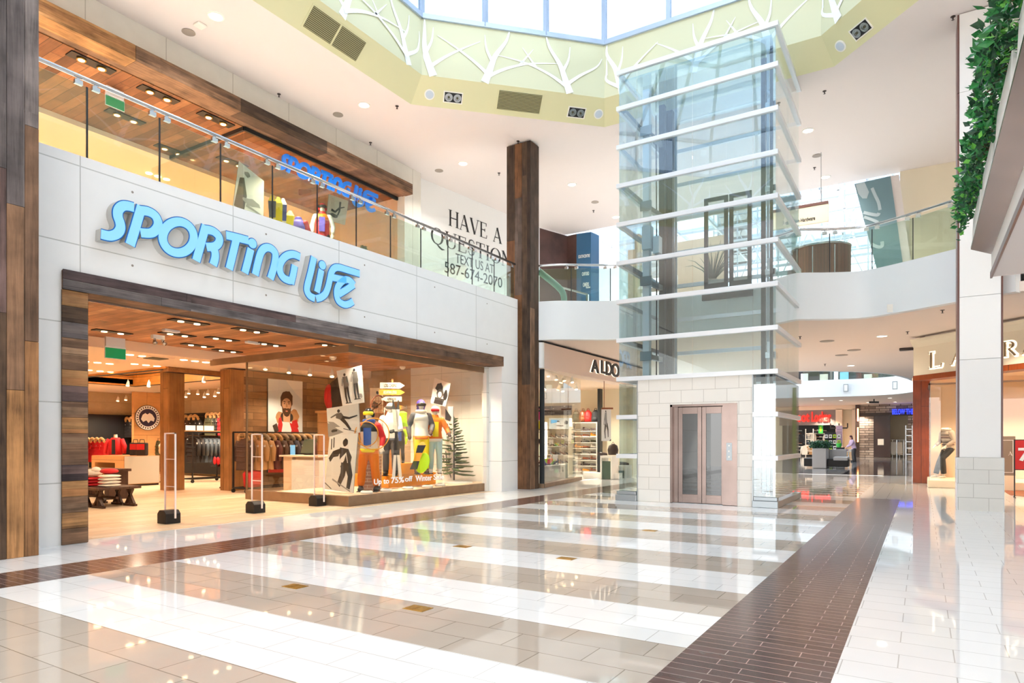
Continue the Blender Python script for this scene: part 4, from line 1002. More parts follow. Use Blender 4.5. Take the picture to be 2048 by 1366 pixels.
m = MB(); m.text('70', (p.x+.07,p.y-.012,zb_+.2), (1,0,0), (0,0,1), .5, .33, (0,-.006,0), bold=.03); m.text('%', (p.x+.6,p.y-.012,zb_+.35), (1,0,0), (0,0,1), .2, .18, (0,-.006,0)); link('lettering', m, 'decal_white', pn, org=_org[t.name])
m = MB(); m.prism([(p.x+.2,p.y-.012,zt-.16),(p.x+.34,p.y-.012,zt-.16),(p.x+.3,p.y-.012,zt-.08),(p.x+.2,p.y-.012,zt-.08)], (0,-.005,0)); link('emblem', m, 'decal_white', pn, org=_org[t.name])

# ---- upper right: leaning teal mural, hanging sign, wooden drum
ym = 24.0
c4 = [PY(u, v, ym) for u, v in ((1755,545),(1806,530),(1781,352),(1709,368))]
t = empty('mural_panel', 'leaning grey-teal panel with pale looping strokes on upper floor', 'mural', (c4[0].x,ym,c4[0].z))
m = MB(); m.prism(c4, (0,.12,0)); link('panel', m, 'teal_paint', t)
m = MB(); e4 = [PY(u, v, ym+.05) for u, v in ((1806,530),(1822,525),(1798,349),(1781,352))]; m.prism(e4, (0,.12,0)); link('edge_board', m, 'ceiling_paint', t)
m = MB(); m.prism([PY(u, v, ym-.003) for u, v in ((1711,369),(1729,364),(1738,384),(1734,397),(1725,397),(1717,388))], (0,-.006,0)); link('stroke', m, 'pale_teal', t)
for pts, w_ in (([(1744,376),(1750,390),(1757,405),(1760,420)], .09), ([(1727,425),(1745,429),(1755,430),(1758,426)], .1), ([(1728,434),(1748,441),(1756,445)], .09), ([(1742,488),(1756,494),(1764,492),(1764,483)], .1)):
    P = [PY(u, v, ym) for u, v in pts]; m = MB(); m.ribbon(smooth_pts([(q.x, q.z) for q in P], 4), w_, (0,ym-.002,0), (1,0,0), (0,0,1), (0,-.006,0)); link('stroke', m, 'pale_teal', t)
ys = 21.5; a, b = PY(1657,408,ys), PY(1657,443,ys); x0 = PY(1540,430,ys).x
t = empty('hanging_sign', 'hanging cream sign reading Restoration Hardware near the lift', 'sign', ((a.x+x0)/2,ys,b.z))
m = MB(); m.box(x0, a.x, ys-.06, ys+.06, b.z, a.z); pn = link('panel', m, 'cream_wall', t, bevel=.006)
m = MB(); m.box(x0, a.x, ys-.08, ys+.08, a.z, a.z+.08); link('cap', m, 'brown_trim', t)
for x in (x0+.2, a.x-.2):
    m = MB(); m.cyl((x,ys,a.z+.08), (x,ys,9.99), .012, 8); link('rod', m, 'steel', t)
q = PY(1631,441,ys); h_ = PY(1631,433,ys).z - q.z; m = MB(); m.text('Restoration Hardware', (q.x-.9,ys-.062,q.z), (1,0,0), (0,0,1), .9, h_, (0,-.006,0), bold=.02); link('lettering', m, 'letter_black', pn, org=_org[t.name])
c_ = PD(1643, 540, 19.2); t = empty('wood_drum', 'curved wooden drum counter behind the upper glass balustrade', 'counter', (c_.x,c_.y,5.36))
m = MB(); m.lathe([(.77,0),(.77,1.58),(.72,1.6)], (c_.x,c_.y,5.36), 48); link('drum', m, 'drum_wood', t, smooth='auto')
m = MB(); m.lathe([(.79,1.58),(.79,1.63),(.77,1.64)], (c_.x,c_.y,5.36), 48); link('rim', m, 'steel', t, smooth='auto')
for a in (-1.75, -1.0, -2.6):
    m = MB(); x, y = c_.x+.775*math.cos(a), c_.y+.775*math.sin(a); m.box(x-.012, x+.012, y-.012, y+.012, 5.4, 6.9); link('seam', m, 'steel', t)
m = MB(); p = PP(1780, 617, (-1.16,17.5,0), (-.5,-.87,0)); n_ = V3((.42,-.9,0)).normalized(); p = p - V3((0,.02,0))
m.obox(p, V3((n_.y*-.06,n_.x*.06,0)), (0,0,.09), n_*.01); m.obox(p+n_*.012, V3((n_.y*-.012,n_.x*.012,0)), (0,0,.02), n_*.006)
single('wall_outlet', m, 'shelf_white', 'small white outlet plate on the curved balcony fascia', 'outlet')
# ================================================================== FIGURES, CLOTHES, SHOES
def rem(o, vox, sm=3):
    r = o.modifiers.new('skin', 'REMESH'); r.mode = 'VOXEL'; r.voxel_size = vox; r.use_smooth_shade = True
    s_ = o.modifiers.new('soften', 'SMOOTH'); s_.factor = .5; s_.iterations = sm
def hand(m, w, d, side):
    """palm, four fingers of different lengths and a thumb leaving the side of the palm"""
    w, d = V3(w), V3(d).normalized(); sd = d.cross(V3((0,1,0)))
    if sd.length < .2: sd = d.cross(V3((0,0,1)))
    sd.normalize(); fw = sd.cross(d).normalized()
    m.tube([w-d*.01, w+d*.04, w+d*.09], [.026,.038,.036], 8, sy=.55, ref=tuple(fw))
    for k_, (o_, l_) in enumerate(((-.03,.062),(-.01,.075),(.01,.07),(.03,.052))):
        b = w + d*.085 + sd*o_; m.tube([b, b+d*l_*.5+fw*.006, b+d*l_+fw*.024], [.0115,.0105,.009], 6)
    b = w + d*.03 + sd*.034*side; m.tube([b, b+d*.03+sd*.026*side+fw*.008, b+d*.062+sd*.03*side+fw*.02], [.014,.012,.01], 6)
def figure(name, label, cat, loc, rz, S=1.0, arms=None, legs=None, wear=None, skin='dye_skin', lean=0, turn=0, group=None, head=True, vox=.013, z0=None):
    t = empty(name, label, cat, loc, rz, group); t.scale = (S,S,S)
    wear = wear or {}
    A = arms or {}; 
    eL, wL = A.get('L', ((.28,.03,1.16),(.27,-.1,.93))); eR, wR = A.get('R', ((-.28,.03,1.16),(-.27,-.1,.93)))
    G = legs or {}
    kL, aL = G.get('L', ((.11,-.03,.5),(.12,.02,.09))); kR, aR = G.get('R', ((-.11,-.03,.5),(-.12,.02,.09)))
    ln_ = lambda p: (p[0], p[1] - lean*max(0, p[2]-.95), p[2] - .3*lean*lean*max(0, p[2]-.95))
    torso = [ln_(p) for p in ((0,0,.84),(0,0,.95),(0,0,1.1),(0,0,1.28),(0,0,1.42),(0,.0,1.49))]
    sh = [ln_((s_*.185,0,1.42)) for s_ in (1,-1)]; hip = [(s_*.095,0,.92) for s_ in (1,-1)]
    kw = dict(local=True)
    b = MB()
    b.tube(torso, [.14,.165,.135,.165,.14,.07], 16, sy=.66, ref=(0,1,0))
    hc = ln_((0,-.015,1.67))
    if head:
        b.tube([ln_((0,.0,1.46)), ln_((0,-.01,1.6))], [.06,.055], 10)
        b.ell(hc, (.078,.098,.118), 14); b.ell((hc[0], hc[1]-.03, hc[2]-.06), (.058,.07,.06), 10)
        b.tube([(hc[0],hc[1]-.09,hc[2]+.02),(hc[0],hc[1]-.118,hc[2]-.025)], [.01,.018], 6)
        b.ell((hc[0],hc[1]-.09,hc[2]-.062), (.026,.016,.01), 8)
        for s_ in (1,-1): b.ell((hc[0]+s_*.078, hc[1]+.01, hc[2]-.005), (.014,.022,.034), 8); b.ell((hc[0]+s_*.033, hc[1]-.086, hc[2]+.028), (.026,.014,.01), 8)
    for s_, e, w_ in ((0,eL,wL),(1,eR,wR)):
        b.tube([sh[s_], e, w_], [.062,.045,.03], 10); d = V3(w_)-V3(e); hand(b, w_, d, 1 if s_ == 0 else -1)
    for s_, k_, a_ in ((0,kL,aL),(1,kR,aR)):
        b.tube([hip[s_], tuple((V3(hip[s_])+V3(k_))/2), k_, tuple((V3(k_)*.65+V3(a_)*.35)), a_], [.088,.076,.056,.058,.036], 10)
        b.tube([(a_[0],a_[1]+.05,a_[2]-.05),(a_[0],a_[1]-.06,a_[2]-.045),(a_[0],a_[1]-.17,a_[2]-.06)], [.038,.042,.03], 8, sy=.8)
    body = link('body', b, skin, t, **kw); rem(body, vox, 2)
    if head and 'goggles' not in wear:
        for s_ in (1,-1):
            m = MB(); m.ell((hc[0]+s_*.033, hc[1]-.094, hc[2]+.008), (.013,.008,.007), 8); link('eye', m, 'print_dark', body, **kw)
    if 'trousers' in wear:
        m = MB(); m.tube([(0,0,.83),(0,0,.92),(0,0,1.03)], [.15,.182,.165], 16, sy=.72, ref=(0,1,0)); f = wear.get('baggy', 1)
        for s_, k_, a_ in ((0,kL,aL),(1,kR,aR)):
            e_ = V3(k_)*.08+V3(a_)*.92; m.tube([hip[s_], tuple((V3(hip[s_])+V3(k_))/2), k_, tuple((V3(k_)+V3(a_))/2), tuple(e_)], [.108,.098*f,.082*f,.085*f,.078*f], 12)
        o = link('trousers', m, wear['trousers'], t, **kw); rem(o, .02, 3)
    if 'jacket' in wear:
        m = MB(); tp = [ln_(p) for p in ((0,0,.86),(0,0,.95),(0,0,1.12),(0,0,1.3),(0,0,1.43),(0,0,1.52))]
        m.tube(tp, [.19,.195,.175,.2,.175,.1], 18, sy=.74, ref=(0,1,0))
        if wear.get('collar', 1): m.tube([ln_((0,0,1.46)), ln_((0,-.005,1.58))], [.1,.09], 14)
        o = link('jacket', m, wear['jacket'], t, **kw); rem(o, .02, 2)
        for s_, e, w_ in ((0,eL,wL),(1,eR,wR)):
            m = MB(); q = V3(e)*.08+V3(w_)*.92; m.tube([sh[s_], tuple((V3(sh[s_])+V3(e))/2), e, tuple((V3(e)+V3(w_))/2), tuple(q)], [.088,.08,.07,.062,.05], 12); m.ell(sh[s_], .09, 12)
            o = link('sleeve', m, wear.get('sleeve', wear['jacket']), t, **kw); rem(o, .018, 2)
        if 'bib' in wear:
            m = MB(); m.prism([ln_((-.08,-.155,.98)), ln_((.08,-.155,.98)), ln_((.085,-.16,1.38)), ln_((-.085,-.16,1.38))], (0,-.012,0)); link('bib', m, wear['bib'], t, **kw)
        if 'yoke' in wear:
            m = MB(); m.tube([ln_((0,0,1.3)), ln_((0,0,1.43)), ln_((0,0,1.5))], [.207,.187,.12], 18, sy=.76, ref=(0,1,0)); link('yoke', m, wear['yoke'], t, smooth=True, **kw)
        if 'hem' in wear:
            m = MB(); m.tube([ln_((0,0,.85)), ln_((0,0,.93))], [.197,.2], 18, sy=.76, ref=(0,1,0)); link('hem_band', m, wear['hem'], t, smooth=True, **kw)
    if 'gloves' in wear:
        for e, w_ in ((eL,wL),(eR,wR)):
            d = (V3(w_)-V3(e)).normalized(); m = MB(); w = V3(w_); m.tube([w-d*.07, w, w+d*.06, w+d*.13], [.052,.045,.05,.03], 10); m.tube([w+d*.02, w+d*.06+V3((0,-.05,0))], [.022,.018], 8); o = link('glove', m, wear['gloves'], t, **kw); rem(o, .014, 2)
    if 'boots' in wear:
        for a_ in (aL, aR):
            m = MB(); a = V3(a_); m.tube([a+V3((0,.01,.14)), a, a+V3((0,.02,-.05))], [.075,.068,.07], 12); m.tube([a+V3((0,.07,-.04)), a+V3((0,-.08,-.035)), a+V3((0,-.19,-.055))], [.06,.064,.045], 12, sy=.85)
            o = link('boot', m, wear['boots'], t, **kw); rem(o, .016, 2)
            m = MB(); m.box(a.x-.055, a.x+.055, a.y-.235, a.y+.125, a.z-.1, a.z-.08); link('sole', m, 'charcoal', o, local=True, bevel=.006)
    if 'helmet' in wear:
        m = MB(); m.ell((hc[0],hc[1]+.015,hc[2]+.035), (.107,.122,.115), 16); m.tube([(hc[0]+.09,hc[1]+.03,hc[2]+.02),(hc[0]+.085,hc[1]+.02,hc[2]-.06)], [.04,.03], 8); m.tube([(hc[0]-.09,hc[1]+.03,hc[2]+.02),(hc[0]-.085,hc[1]+.02,hc[2]-.06)], [.04,.03], 8)
        o = link('helmet', m, wear['helmet'], t, **kw); rem(o, .012, 3)
    if 'goggles' in wear:
        m = MB(); P = []
        for k_ in range(9): a = math.radians(-150+k_*15); P.append((hc[0]+.098*math.cos(a), hc[1]+.112*math.sin(a), hc[2]+.025))
        m.tube(P, .036, 8, sy=1.15); o = link('goggles', m, wear['goggles'], t, smooth=True, **kw)
        m = MB(); m.tube([(hc[0]+.112*math.cos(math.radians(a)), hc[1]+.125*math.sin(math.radians(a)), hc[2]+.03) for a in range(0,361,30)], .014, 6); link('strap', m, wear.get('strap','black'), o, **kw)
    if 'beanie' in wear:
        m = MB(); m.ell((hc[0],hc[1]+.015,hc[2]+.055), (.092,.108,.105), 14); m.ell((hc[0],hc[1]+.02,hc[2]+.175), .04, 10); link('beanie', m, wear['beanie'], t, smooth=True, **kw)
    if 'hood' in wear:
        m = MB(); m.ell((hc[0],hc[1]+.035,hc[2]+.02), (.115,.11,.14), 14); m.tube([(hc[0],hc[1]+.05,hc[2]-.02), ln_((0,.05,1.5))], [.09,.12], 12); link('hood', m, wear['hood'], t, smooth=True, **kw)
    if 'hair' in wear:
        m = MB(); m.ell((hc[0],hc[1]+.02,hc[2]+.03), (.092,.108,.112), 14); m.tube([(hc[0],hc[1]+.07,hc[2]+.03),(hc[0],hc[1]+.085,hc[2]-.1),(hc[0]+.0,hc[1]+.07,hc[2]-.24)], [.085,.1,.07], 12, sy=.6, ref=(0,1,0)); o = link('hair', m, wear['hair'], t, **kw); rem(o, .014, 3)
    if 'scarf' in wear:
        m = MB(); m.tube([ln_((.1*math.cos(a*PI/6), .1*math.sin(a*PI/6)-.01, 1.53)) for a in range(13)], .045, 8); link('scarf', m, wear['scarf'], t, smooth=True, **kw)
    return t
# ---- parkas on hangers (origin at the hook, hanging down; shoulders along local X)
def parka(name, label, color, furc=None, loc=(0,0,0), long_=.78, group=None, badge=True):
    t = empty(name, label, 'jacket', loc, 0, group)
    m = MB()
    prof = [(-.08,-.06),(-.2,-.1),(-.235,-.2),(-.225,-.45),(-.245,-long_),(.245,-long_),(.225,-.45),(.235,-.2),(.2,-.1),(.08,-.06)]
    o = len(m.v); n = len(prof)
    for yy, k_ in ((-.085,.86),(-.06,1),(.06,1),(.085,.86)):
        m.v += [(p[0]*k_, yy*(.55 if p[1] > -.12 else 1), -.06+(p[1]+.06)*(1 if k_ == 1 else .97)) for p in prof]
    for r_ in range(3):
        for i in range(n): a = o+r_*n+i; b_ = o+r_*n+(i+1) % n; m.f.append([a,b_,b_+n,a+n]); m.m.append(0)
    m.f += [[o+i for i in range(n)][::-1], [o+3*n+i for i in range(n)]]; m.m += [0,0]
    for zz in (-.25,-.38,-.52,-.65): m.tube([(-.225,-.083,zz),(0,-.095,zz-.01),(.225,-.083,zz)], .014, 6)
    link('shell', m, 'cloth_'+color, t, local=True, smooth='auto')
    for s_ in (-1,1):
        m = MB(); m.tube([(s_*.2,0,-.13),(s_*.275,.01,-.32),(s_*.3,-.03,-.66)], [.075,.072,.055], 10); link('sleeve', m, 'cloth_'+color, t, local=True, smooth=True)
    if furc:
        m = MB(); rr_ = random.Random(4)
        for k_ in range(13): a = PI*k_/12; m.ell((.155*math.cos(a), -.05-.03*math.sin(a), -.07+.13*math.sin(a)), .05+.012*rr_.random(), 8)
        link('hood_trim', m, furc, t, local=True, smooth=True)
    m = MB(); m.tube([(-.17,0,-.1),(0,0,-.05),(.17,0,-.1)], .008, 6); m.tube([(0,0,-.05),(0,0,0),(.015,0,.02)], .004, 5); link('hanger', m, 'black', t, local=True)
    if badge:
        m = MB(); m.lathe([(.032,0),(.032,.006)], (.262,-.06,-.25), 12, 0, ((1,0,0),(0,0,1),(0,-1,0))); link('badge', m, 'print_white', t, local=True)
    return t
PROTO = {}
def hang(color, fur, loc, rz, label, group, long_=.78, badge=True):
    k_ = (color, fur, long_, badge)
    if k_ not in PROTO:
        PROTO[k_] = parka('parka', label, color, fur, loc, long_, group, badge); PROTO[k_].rotation_euler = (0,0,rz); return PROTO[k_]
    return dup(PROTO[k_], loc, rz, label, group)
# ---- shoes
def shoe_mesh(kind):
    m = MB(); L_ = .28
    if kind == 'heel':
        m.tube([(-.1,0,.09),(-.02,0,.06),(.06,0,.022),(.14,0,.015)], [.028,.03,.036,.018], 8, 0, sy=.6); m.tube([(-.1,0,.09),(-.105,0,0)], [.018,.008], 6, 1); m.box(.02,.145,-.034,.034,0,.01,1); m.tube([(-.1,-.03,.1),(-.09,0,.15),(-.1,.03,.1)], .008, 5, 0)
    else:
        hi = .15 if kind == 'high' else .1
        m.tube([(-.13,0,.05),(-.05,0,.06),(.04,0,.05),(.13,0,.035),(.15,0,.03)], [.04,.046,.048,.04,.02], 10, 0, sy=.85)
        m.tube([(-.1,0,.05),(-.1,0,hi)], [.042,.036], 10, 0); m.box(-.145,.155,-.046,.046,0,.024,1)
    return m
SHOE = {}
def shoe(kind, up, sole, loc, rz, label, group, s=1.0):
    k_ = (kind, up, sole)
    if k_ not in SHOE:
        o = link('shoe', shoe_mesh(kind), [up, sole], local=True, smooth='auto'); SHOE[k_] = o
    else: o = SHOE[k_].copy(); COL.objects.link(o)
    o.location = loc; o.rotation_euler = (0,0,rz); o.scale = (s,s,s); return tag(o, label, 'shoe', group)
# ---- boards printed with a picture: a real board with its print laid on the face
def poster(name, label, cat, q, shapes, base='print_white', th=.02, edge=None, group=None):
    """q = bottom-left, bottom-right, top-right, top-left; shapes in 0..1 board coordinates"""
    q = [V3(p) for p in q]; n = (q[1]-q[0]).cross(q[3]-q[0]).normalized()
    if n.dot(ORG - q[0]) < 0: n = -n
    mats = [base, edge or base]; m = MB(); m.prism([p - n*th for p in q], n*th, 0, 1)
    f = lambda s_, t_: q[0].lerp(q[1], s_).lerp(q[3].lerp(q[2], s_), t_)
    for k_, (mt, pts) in enumerate(shapes):
        if mt not in mats: mats.append(mt)
        m.prism([f(*p) + n*(.001+.0006*k_) for p in pts], n*.0005, mats.index(mt))
    return single(name, m, mats, label, cat, group)
def blob(cx, cy, rx, ry, n=14, seed=0, rough=.25):
    rr_ = random.Random(seed); return [(cx+rx*math.cos(2*PI*k_/n)*(1-rough+2*rough*rr_.random()), cy+ry*math.sin(2*PI*k_/n)*(1-rough+2*rough*rr_.random())) for k_ in range(n)]
def limbp(pts, w0, w1):
    n = len(pts); L_, R_ = [], []
    for i in range(n):
        a, b = pts[max(i-1,0)], pts[min(i+1,n-1)]; d = math.hypot(b[0]-a[0], b[1]-a[1]) or 1; w = w0+(w1-w0)*i/(n-1)
        L_.append((pts[i][0]-(b[1]-a[1])/d*w, pts[i][1]+(b[0]-a[0])/d*w)); R_.append((pts[i][0]+(b[1]-a[1])/d*w, pts[i][1]-(b[0]-a[0])/d*w))
    return L_ + R_[::-1]
# ================================================================== GROUND-FLOOR SPORTS SHOP
m = MB(); m.box(-15, XL-T-.06, 3.2, 15.5, 3.62, 3.75); struct('ceiling', m, 'wood_soffit', org=(0,0,0))
m = MB(); m.box(-15.15, -15.0, 3.2, 15.5, 3.4, 3.75); m.box(-29, -15.15, 2.4, 10.4, 3.42, 3.6); m.box(-17.5, -15.15, 10.4, 15.6, 3.42, 3.6); m.box(-29, -17.5, 13.1, 15.6, 3.42, 3.6); m.box(-29, -24.2, 10.4, 13.1, 3.42, 3.6); m.box(-24.2, -17.5, 10.4, 13.1, 3.9, 4.0)
struct('ceiling', m, 'peach_ceiling', org=(0,0,0))
m = MB(); m.box(-29.2, -29, 2.4, 15.7, 0, 4); m.box(-29, XL-T-.06, 2.3, 2.45, 0, 4); struct('wall_store', m, 'wall_slab', org=(0,0,0))
m = MB(); m.box(-29, -13.4, 15.56, 15.7, 0, 4); struct('wall_store', m, 'wall_slab', org=(0,0,0))
m = MB(); m.box(-13.4, -10.36, 15.56, 15.7, 0, 3.75); struct('wall_store', m, 'concrete_side', org=(0,0,0))
m = MB(); m.box(-28.9, -16.6, 15.4, 15.555, .1, 2.48); m.box(-28.99, -28.85, 11, 15.4, .1, 2.48); struct('wall_panel', m, 'black', org=(0,0,0))
# recessed twin lights and sensors in the plank soffit
def SZ(u, v): return PZ(u, v, 3.62)
tl = [(225,663,'far left'),(378,643,'left of the white sensor'),(355,668,'behind the white sensor'),(445,677,'centre left'),(500,660,'in front of the display glass'),(395,690,'back row left'),(540,688,'above the glass corner'),(610,668,'near the beam'),(455,701,'back row centre'),(660,690,'near the glass corner')]
for u, v, nm in tl:
    p = SZ(u, v); t = empty('recessed_twin_light', 'dark recessed twin light in entrance plank soffit, %s' % nm, 'ceiling light', p, 0, 'twin lights in the entrance soffit')
    m = MB(); m.box(p.x-.11, p.x+.11, p.y-.36, p.y+.36, 3.6, 3.618); link('housing', m, 'black', t)
    for s_ in (-.16, .16):
        m = MB(); m.cyl((p.x,p.y+s_,3.6), (p.x,p.y+s_,3.585), .055, 12); link('bulb', m, 'lamp_warm', t)
for u, v, nm in ((342,659,'left'),(505,683,'right')):
    p = SZ(u, v); m = MB(); m.box(p.x-.06, p.x+.06, p.y-.16, p.y+.16, 3.565, 3.618); single('door_sensor', m, 'white_paint', 'flat white box on the entrance plank soffit, %s one' % nm, 'sensor', bevel=.01)
p = PZ(302, 688, 3.4); t = empty('emergency_light', 'white twin-head emergency light on bulkhead above the entrance', 'light', (p.x+.25,p.y,3.45))
m = MB(); m.box(p.x+.2, p.x+.3, p.y-.12, p.y+.12, 3.48, 3.56); link('base', m, 'white_paint', t)
for s_ in (-.07,.07):
    m = MB(); m.tube([(p.x+.26,p.y+s_,3.5),(p.x+.3,p.y+s_*1.3,3.42),(p.x+.34,p.y+s_*1.5,3.38)], [.02,.035,.045], 10); link('lamp_head', m, 'steel', t, smooth=True)
q = PZ(230, 708, 3.1); exit_sign((q.x, q.y, 3.26), 'green hanging exit sign inside the ground floor shop')
for u, v, nm in ((285,712,'first'),(390,722,'second'),(195,725,'leftmost'),(200,742,'rear left'),(292,730,'middle')):
    p = PZ(u, v, 3.42); m = MB()
    for s_ in (-.3,0,.3): m.cyl((p.x,p.y+s_,3.42),(p.x,p.y+s_,3.405),.085,12)
    single('ceiling_downlight', m, 'lamp_warm', 'triple warm downlight in peach shop ceiling, %s one' % nm, 'ceiling light', 'triple downlights of the shop ceiling')
p = PZ(312, 715, 3.42); m = MB(); m.box(p.x-.3, p.x+.3, p.y-.3, p.y+.3, 3.40, 3.42); m.box(p.x-.2, p.x+.2, p.y-.2, p.y+.2, 3.385, 3.4, 1); single('air_vent', m, ['peach_ceiling','grille_dark'], 'square air vent in the peach shop ceiling', 'vent')
# timber beams and posts
m = MB(); m.box(-24.2, -17.5, 10.2, 10.4, 3.36, 3.9); m.box(-24.2, -17.7, 12.9, 13.1, 3.36, 3.9); m.box(-24.4, -24.2, 10.2, 13.1, 3.36, 3.9); single('ceiling_tray', m, wood('tray_wood', ['c8873f','d99a50','b9762f'], order=(0,2,1), L_=3, w=.3, rough=.5, grain=.25), 'timber-lined tray in the shop ceiling behind the post', 'beam')
m = MB(); m.box(-17.7, -17.45, 10.25, 15.5, 3.28, 3.6); single('timber_beam', m, 'store_panel', 'timber ceiling beam running back from the shop post', 'beam')
m = MB(); m.box(-18.2, -17.75, 10.45, 10.9, 0, 3.4); single('timber_post', m, 'store_timber', 'square timber post standing in the middle of the shop', 'column', bevel=.01)
m = MB(); m.tube([(-24,11,3.72),(-24,12.6,3.72)], .02, 6); m.tube([(-24,12.6,3.72),(-17.8,12.6,3.72)], .02, 6); single('light_track', m, 'black', 'black lighting track inside the timber ceiling tray', 'light track')
SPOT = None
def spot(p, label, group, aim=(.3,-.3,-1), mt='shelf_white'):
    global SPOT
    if SPOT is None:
        t = empty('track_spot', label, 'spotlight', p, 0, group); a = V3(aim).normalized()
        m = MB(); m.cyl((0,0,0), (0,0,-.1), .012, 6); link('stem', m, mt, t, local=True)
        m = MB(); c_ = V3((0,0,-.13)); m.tube([c_-a*.08, c_+a*.0, c_+a*.09], [.035,.05,.06], 12); link('head', m, mt, t, local=True, smooth='auto')
        m = MB(); m.cyl(c_+a*.085, c_+a*.094, .05, 12); link('bulb', m, 'lamp_warm', t, local=True); SPOT = t; return t
    return dup(SPOT, p, None, label, group)
i = 0
for u, v in ((198,794),(216,793),(236,792),(252,790),(268,789),(284,789),(300,788),(319,787)):
    spot(PY(u, v, 14.7), 'small white spotlight, %s from the left along the back left wall' % NTH[i], 'spotlights along the left back wall'); i += 1
i = 0
for u, v in ((372,783),(378,776),(396,777),(409,783),(416,777),(430,781),(437,774),(449,778),(460,775),(472,780),(482,773),(494,776)):
    spot(PY(u, v, 14.6), 'small white spotlight, %s from left over the right coat wall' % NTH[i], 'spotlights over the right coat wall'); i += 1
for k_, (u, v) in enumerate(((256,759),(298,760),(408,750),(430,732),(480,735))): spot(PY(u, v, 12.0), 'white spotlight, %s from left below the ceiling tray' % NTH[k_], 'spotlights under the ceiling tray')
for k_, (u, v) in enumerate(((531,731),(578,737),(620,741),(664,744))): spot(PY(u, v-7, 11.8), 'white spotlight, %s from left inside the glass display' % NTH[k_], 'spotlights in the display window')
# ---- coats on the back wall
def wallrow(items, z, y, group, where):
    for k_, (u, c, f_, l_) in enumerate(items):
        x = PY(u, 850, y).x
        hang(c, 'fur' if f_ else None, (x, y, z), 0, '%s parka%s, %s from left %s' % (dict(royal='blue',slate='grey').get(c,c), ' with fur hood' if f_ else '', NTH[k_], where), group, l_)
wallrow([(192,'brown',1,.62),(206,'black',1,.62)], 2.18, 15.2, 'coats on the far left wall', 'on the far left wall')
wallrow([(236,'royal',1,.78),(247,'red',1,.78),(258,'black',1,.78),(267,'black',1,.78),(277,'royal',0,.78)], 2.3, 15.1, 'coats left of the round emblem', 'left of the round emblem')
wallrow([(318,'maroon',1,.78),(326,'brown',1,.78),(366,'black',1,.78),(375,'brown',1,.78),(386,'black',1,.78),(394,'black',1,.78)], 2.3, 15.1, 'coats behind the timber post', 'behind the timber post')
wallrow([(420,'olive',1,.78),(428,'olive',1,.78),(436,'black',1,.78),(445,'red',1,.78),(452,'red',1,.78),(461,'black',1,.78),(470,'black',1,.78)], 2.35, 15.1, 'coats on upper rail of the right coat wall', 'on upper rail of right wall')
wallrow([(432,'black',0,.78),(438,'black',0,.78),(446,'red',0,.78),(474,'black',0,.78),(484,'black',0,.78)], 1.2, 15.0, 'coats on lower rail of the right coat wall', 'on lower rail of right wall')
wallrow([(302,'olive',0,.9),(309,'olive',0,.9),(316,'olive',0,.9),(323,'olive',0,.9),(330,'olive',0,.9)], 1.45, 14.0, 'olive coats below the emblem', 'on rail below the round emblem')
wallrow([(180,'red',1,.9),(189,'red',1,.9),(198,'red',1,.9),(207,'red',1,.9)], 1.42, 13.6, 'red coats at the left edge', 'on rail at left entrance edge')
for nm, u0, u1, z, y, lab in (('hang_rail',182,216,2.2,15.2,'far left wall'),('hang_rail',230,284,2.32,15.1,'wall left of emblem'),('hang_rail',312,400,2.32,15.1,'wall behind the post'),('hang_rail',414,498,2.37,15.1,'right wall upper row'),('hang_rail',428,498,1.22,15.0,'right wall lower row'),('hang_rail',298,336,1.47,14.0,'olive coat row'),('hang_rail',176,214,1.44,13.6,'red coat row')):
    a, b = PY(u0,850,y).x, PY(u1,850,y).x; m = MB(); m.tube([(a,y,z),(b,y,z)], .016, 8)
    for x in (a+.05, b-.05): 
        if y > 14.6: m.tube([(x,y,z),(x,15.42,z)], .012, 6)
        else: m.tube([(x,y,z),(x,y,.02)], .016, 6); m.box(x-.05, x+.05, y-.25, y+.25, .004, .03)
    single(nm, m, 'steel', 'steel coat rail of the %s' % lab, 'clothes rail')
m = MB(); a, b = PY(470,868,14.9), PY(498,868,14.9); m.box(a.x, b.x, 14.9, 15.4, a.z-.03, a.z); single('wall_shelf', m, 'counter_wood', 'short wooden shelf with hats on the right coat wall', 'shelf')
for k_, (u, mt, nm) in enumerate(((481,'fur','tan'),(490,'cloth_white' if 'cloth_white' in M else 'dye_cream','cream'))):
    q = PY(u, 866, 15.05); m = MB(); m.ell((q.x,q.y,a.z+.16), (.13,.13,.16), 12); m.ell((q.x-.1,q.y,a.z+.08), (.05,.06,.12), 8); m.ell((q.x+.1,q.y,a.z+.08), (.05,.06,.12), 8); single('fur_hat', m, mt, '%s fur hat with ear flaps on the wooden shelf' % nm, 'hat', 'hats on the shelf', smooth=True)
# round emblem on its board
t = empty('emblem_board', 'tan board with round black and white coat-maker emblem', 'sign', (-24.55,13.6,0))
m = MB(); m.box(-24.7, -24.55, 13.12, 14.12, .8, 3.2); link('board', m, 'counter_wood', t)
cz, cy, cxx = 1.4+24.3*46/1315, 13.62, -24.55
def disc(r, x0, x1, mt, nm='roundel'):
    m = MB(); m.cyl((x0,cy,cz), (x1,cy,cz), r, 40); link(nm, m, mt, t)
disc(.47, cxx, cxx+.02, 'print_dark'); disc(.45, cxx+.02, cxx+.025, 'print_white'); disc(.33, cxx+.025, cxx+.03, mat('emblem_navy','2a2440',.5)); 
m = MB(); m.prism([(cxx+.03, cy+p[0], cz+p[1]) for p in ((-.26,-.06),(-.2,.1),(-.1,.17),(-.02,.12),(.06,.18),(.16,.12),(.25,-.02),(.22,-.14),(.1,-.1),(.02,-.2),(-.06,-.1),(-.18,-.16))], (.004,0,0)); link('emblem', m, 'print_white', t)
m = MB()
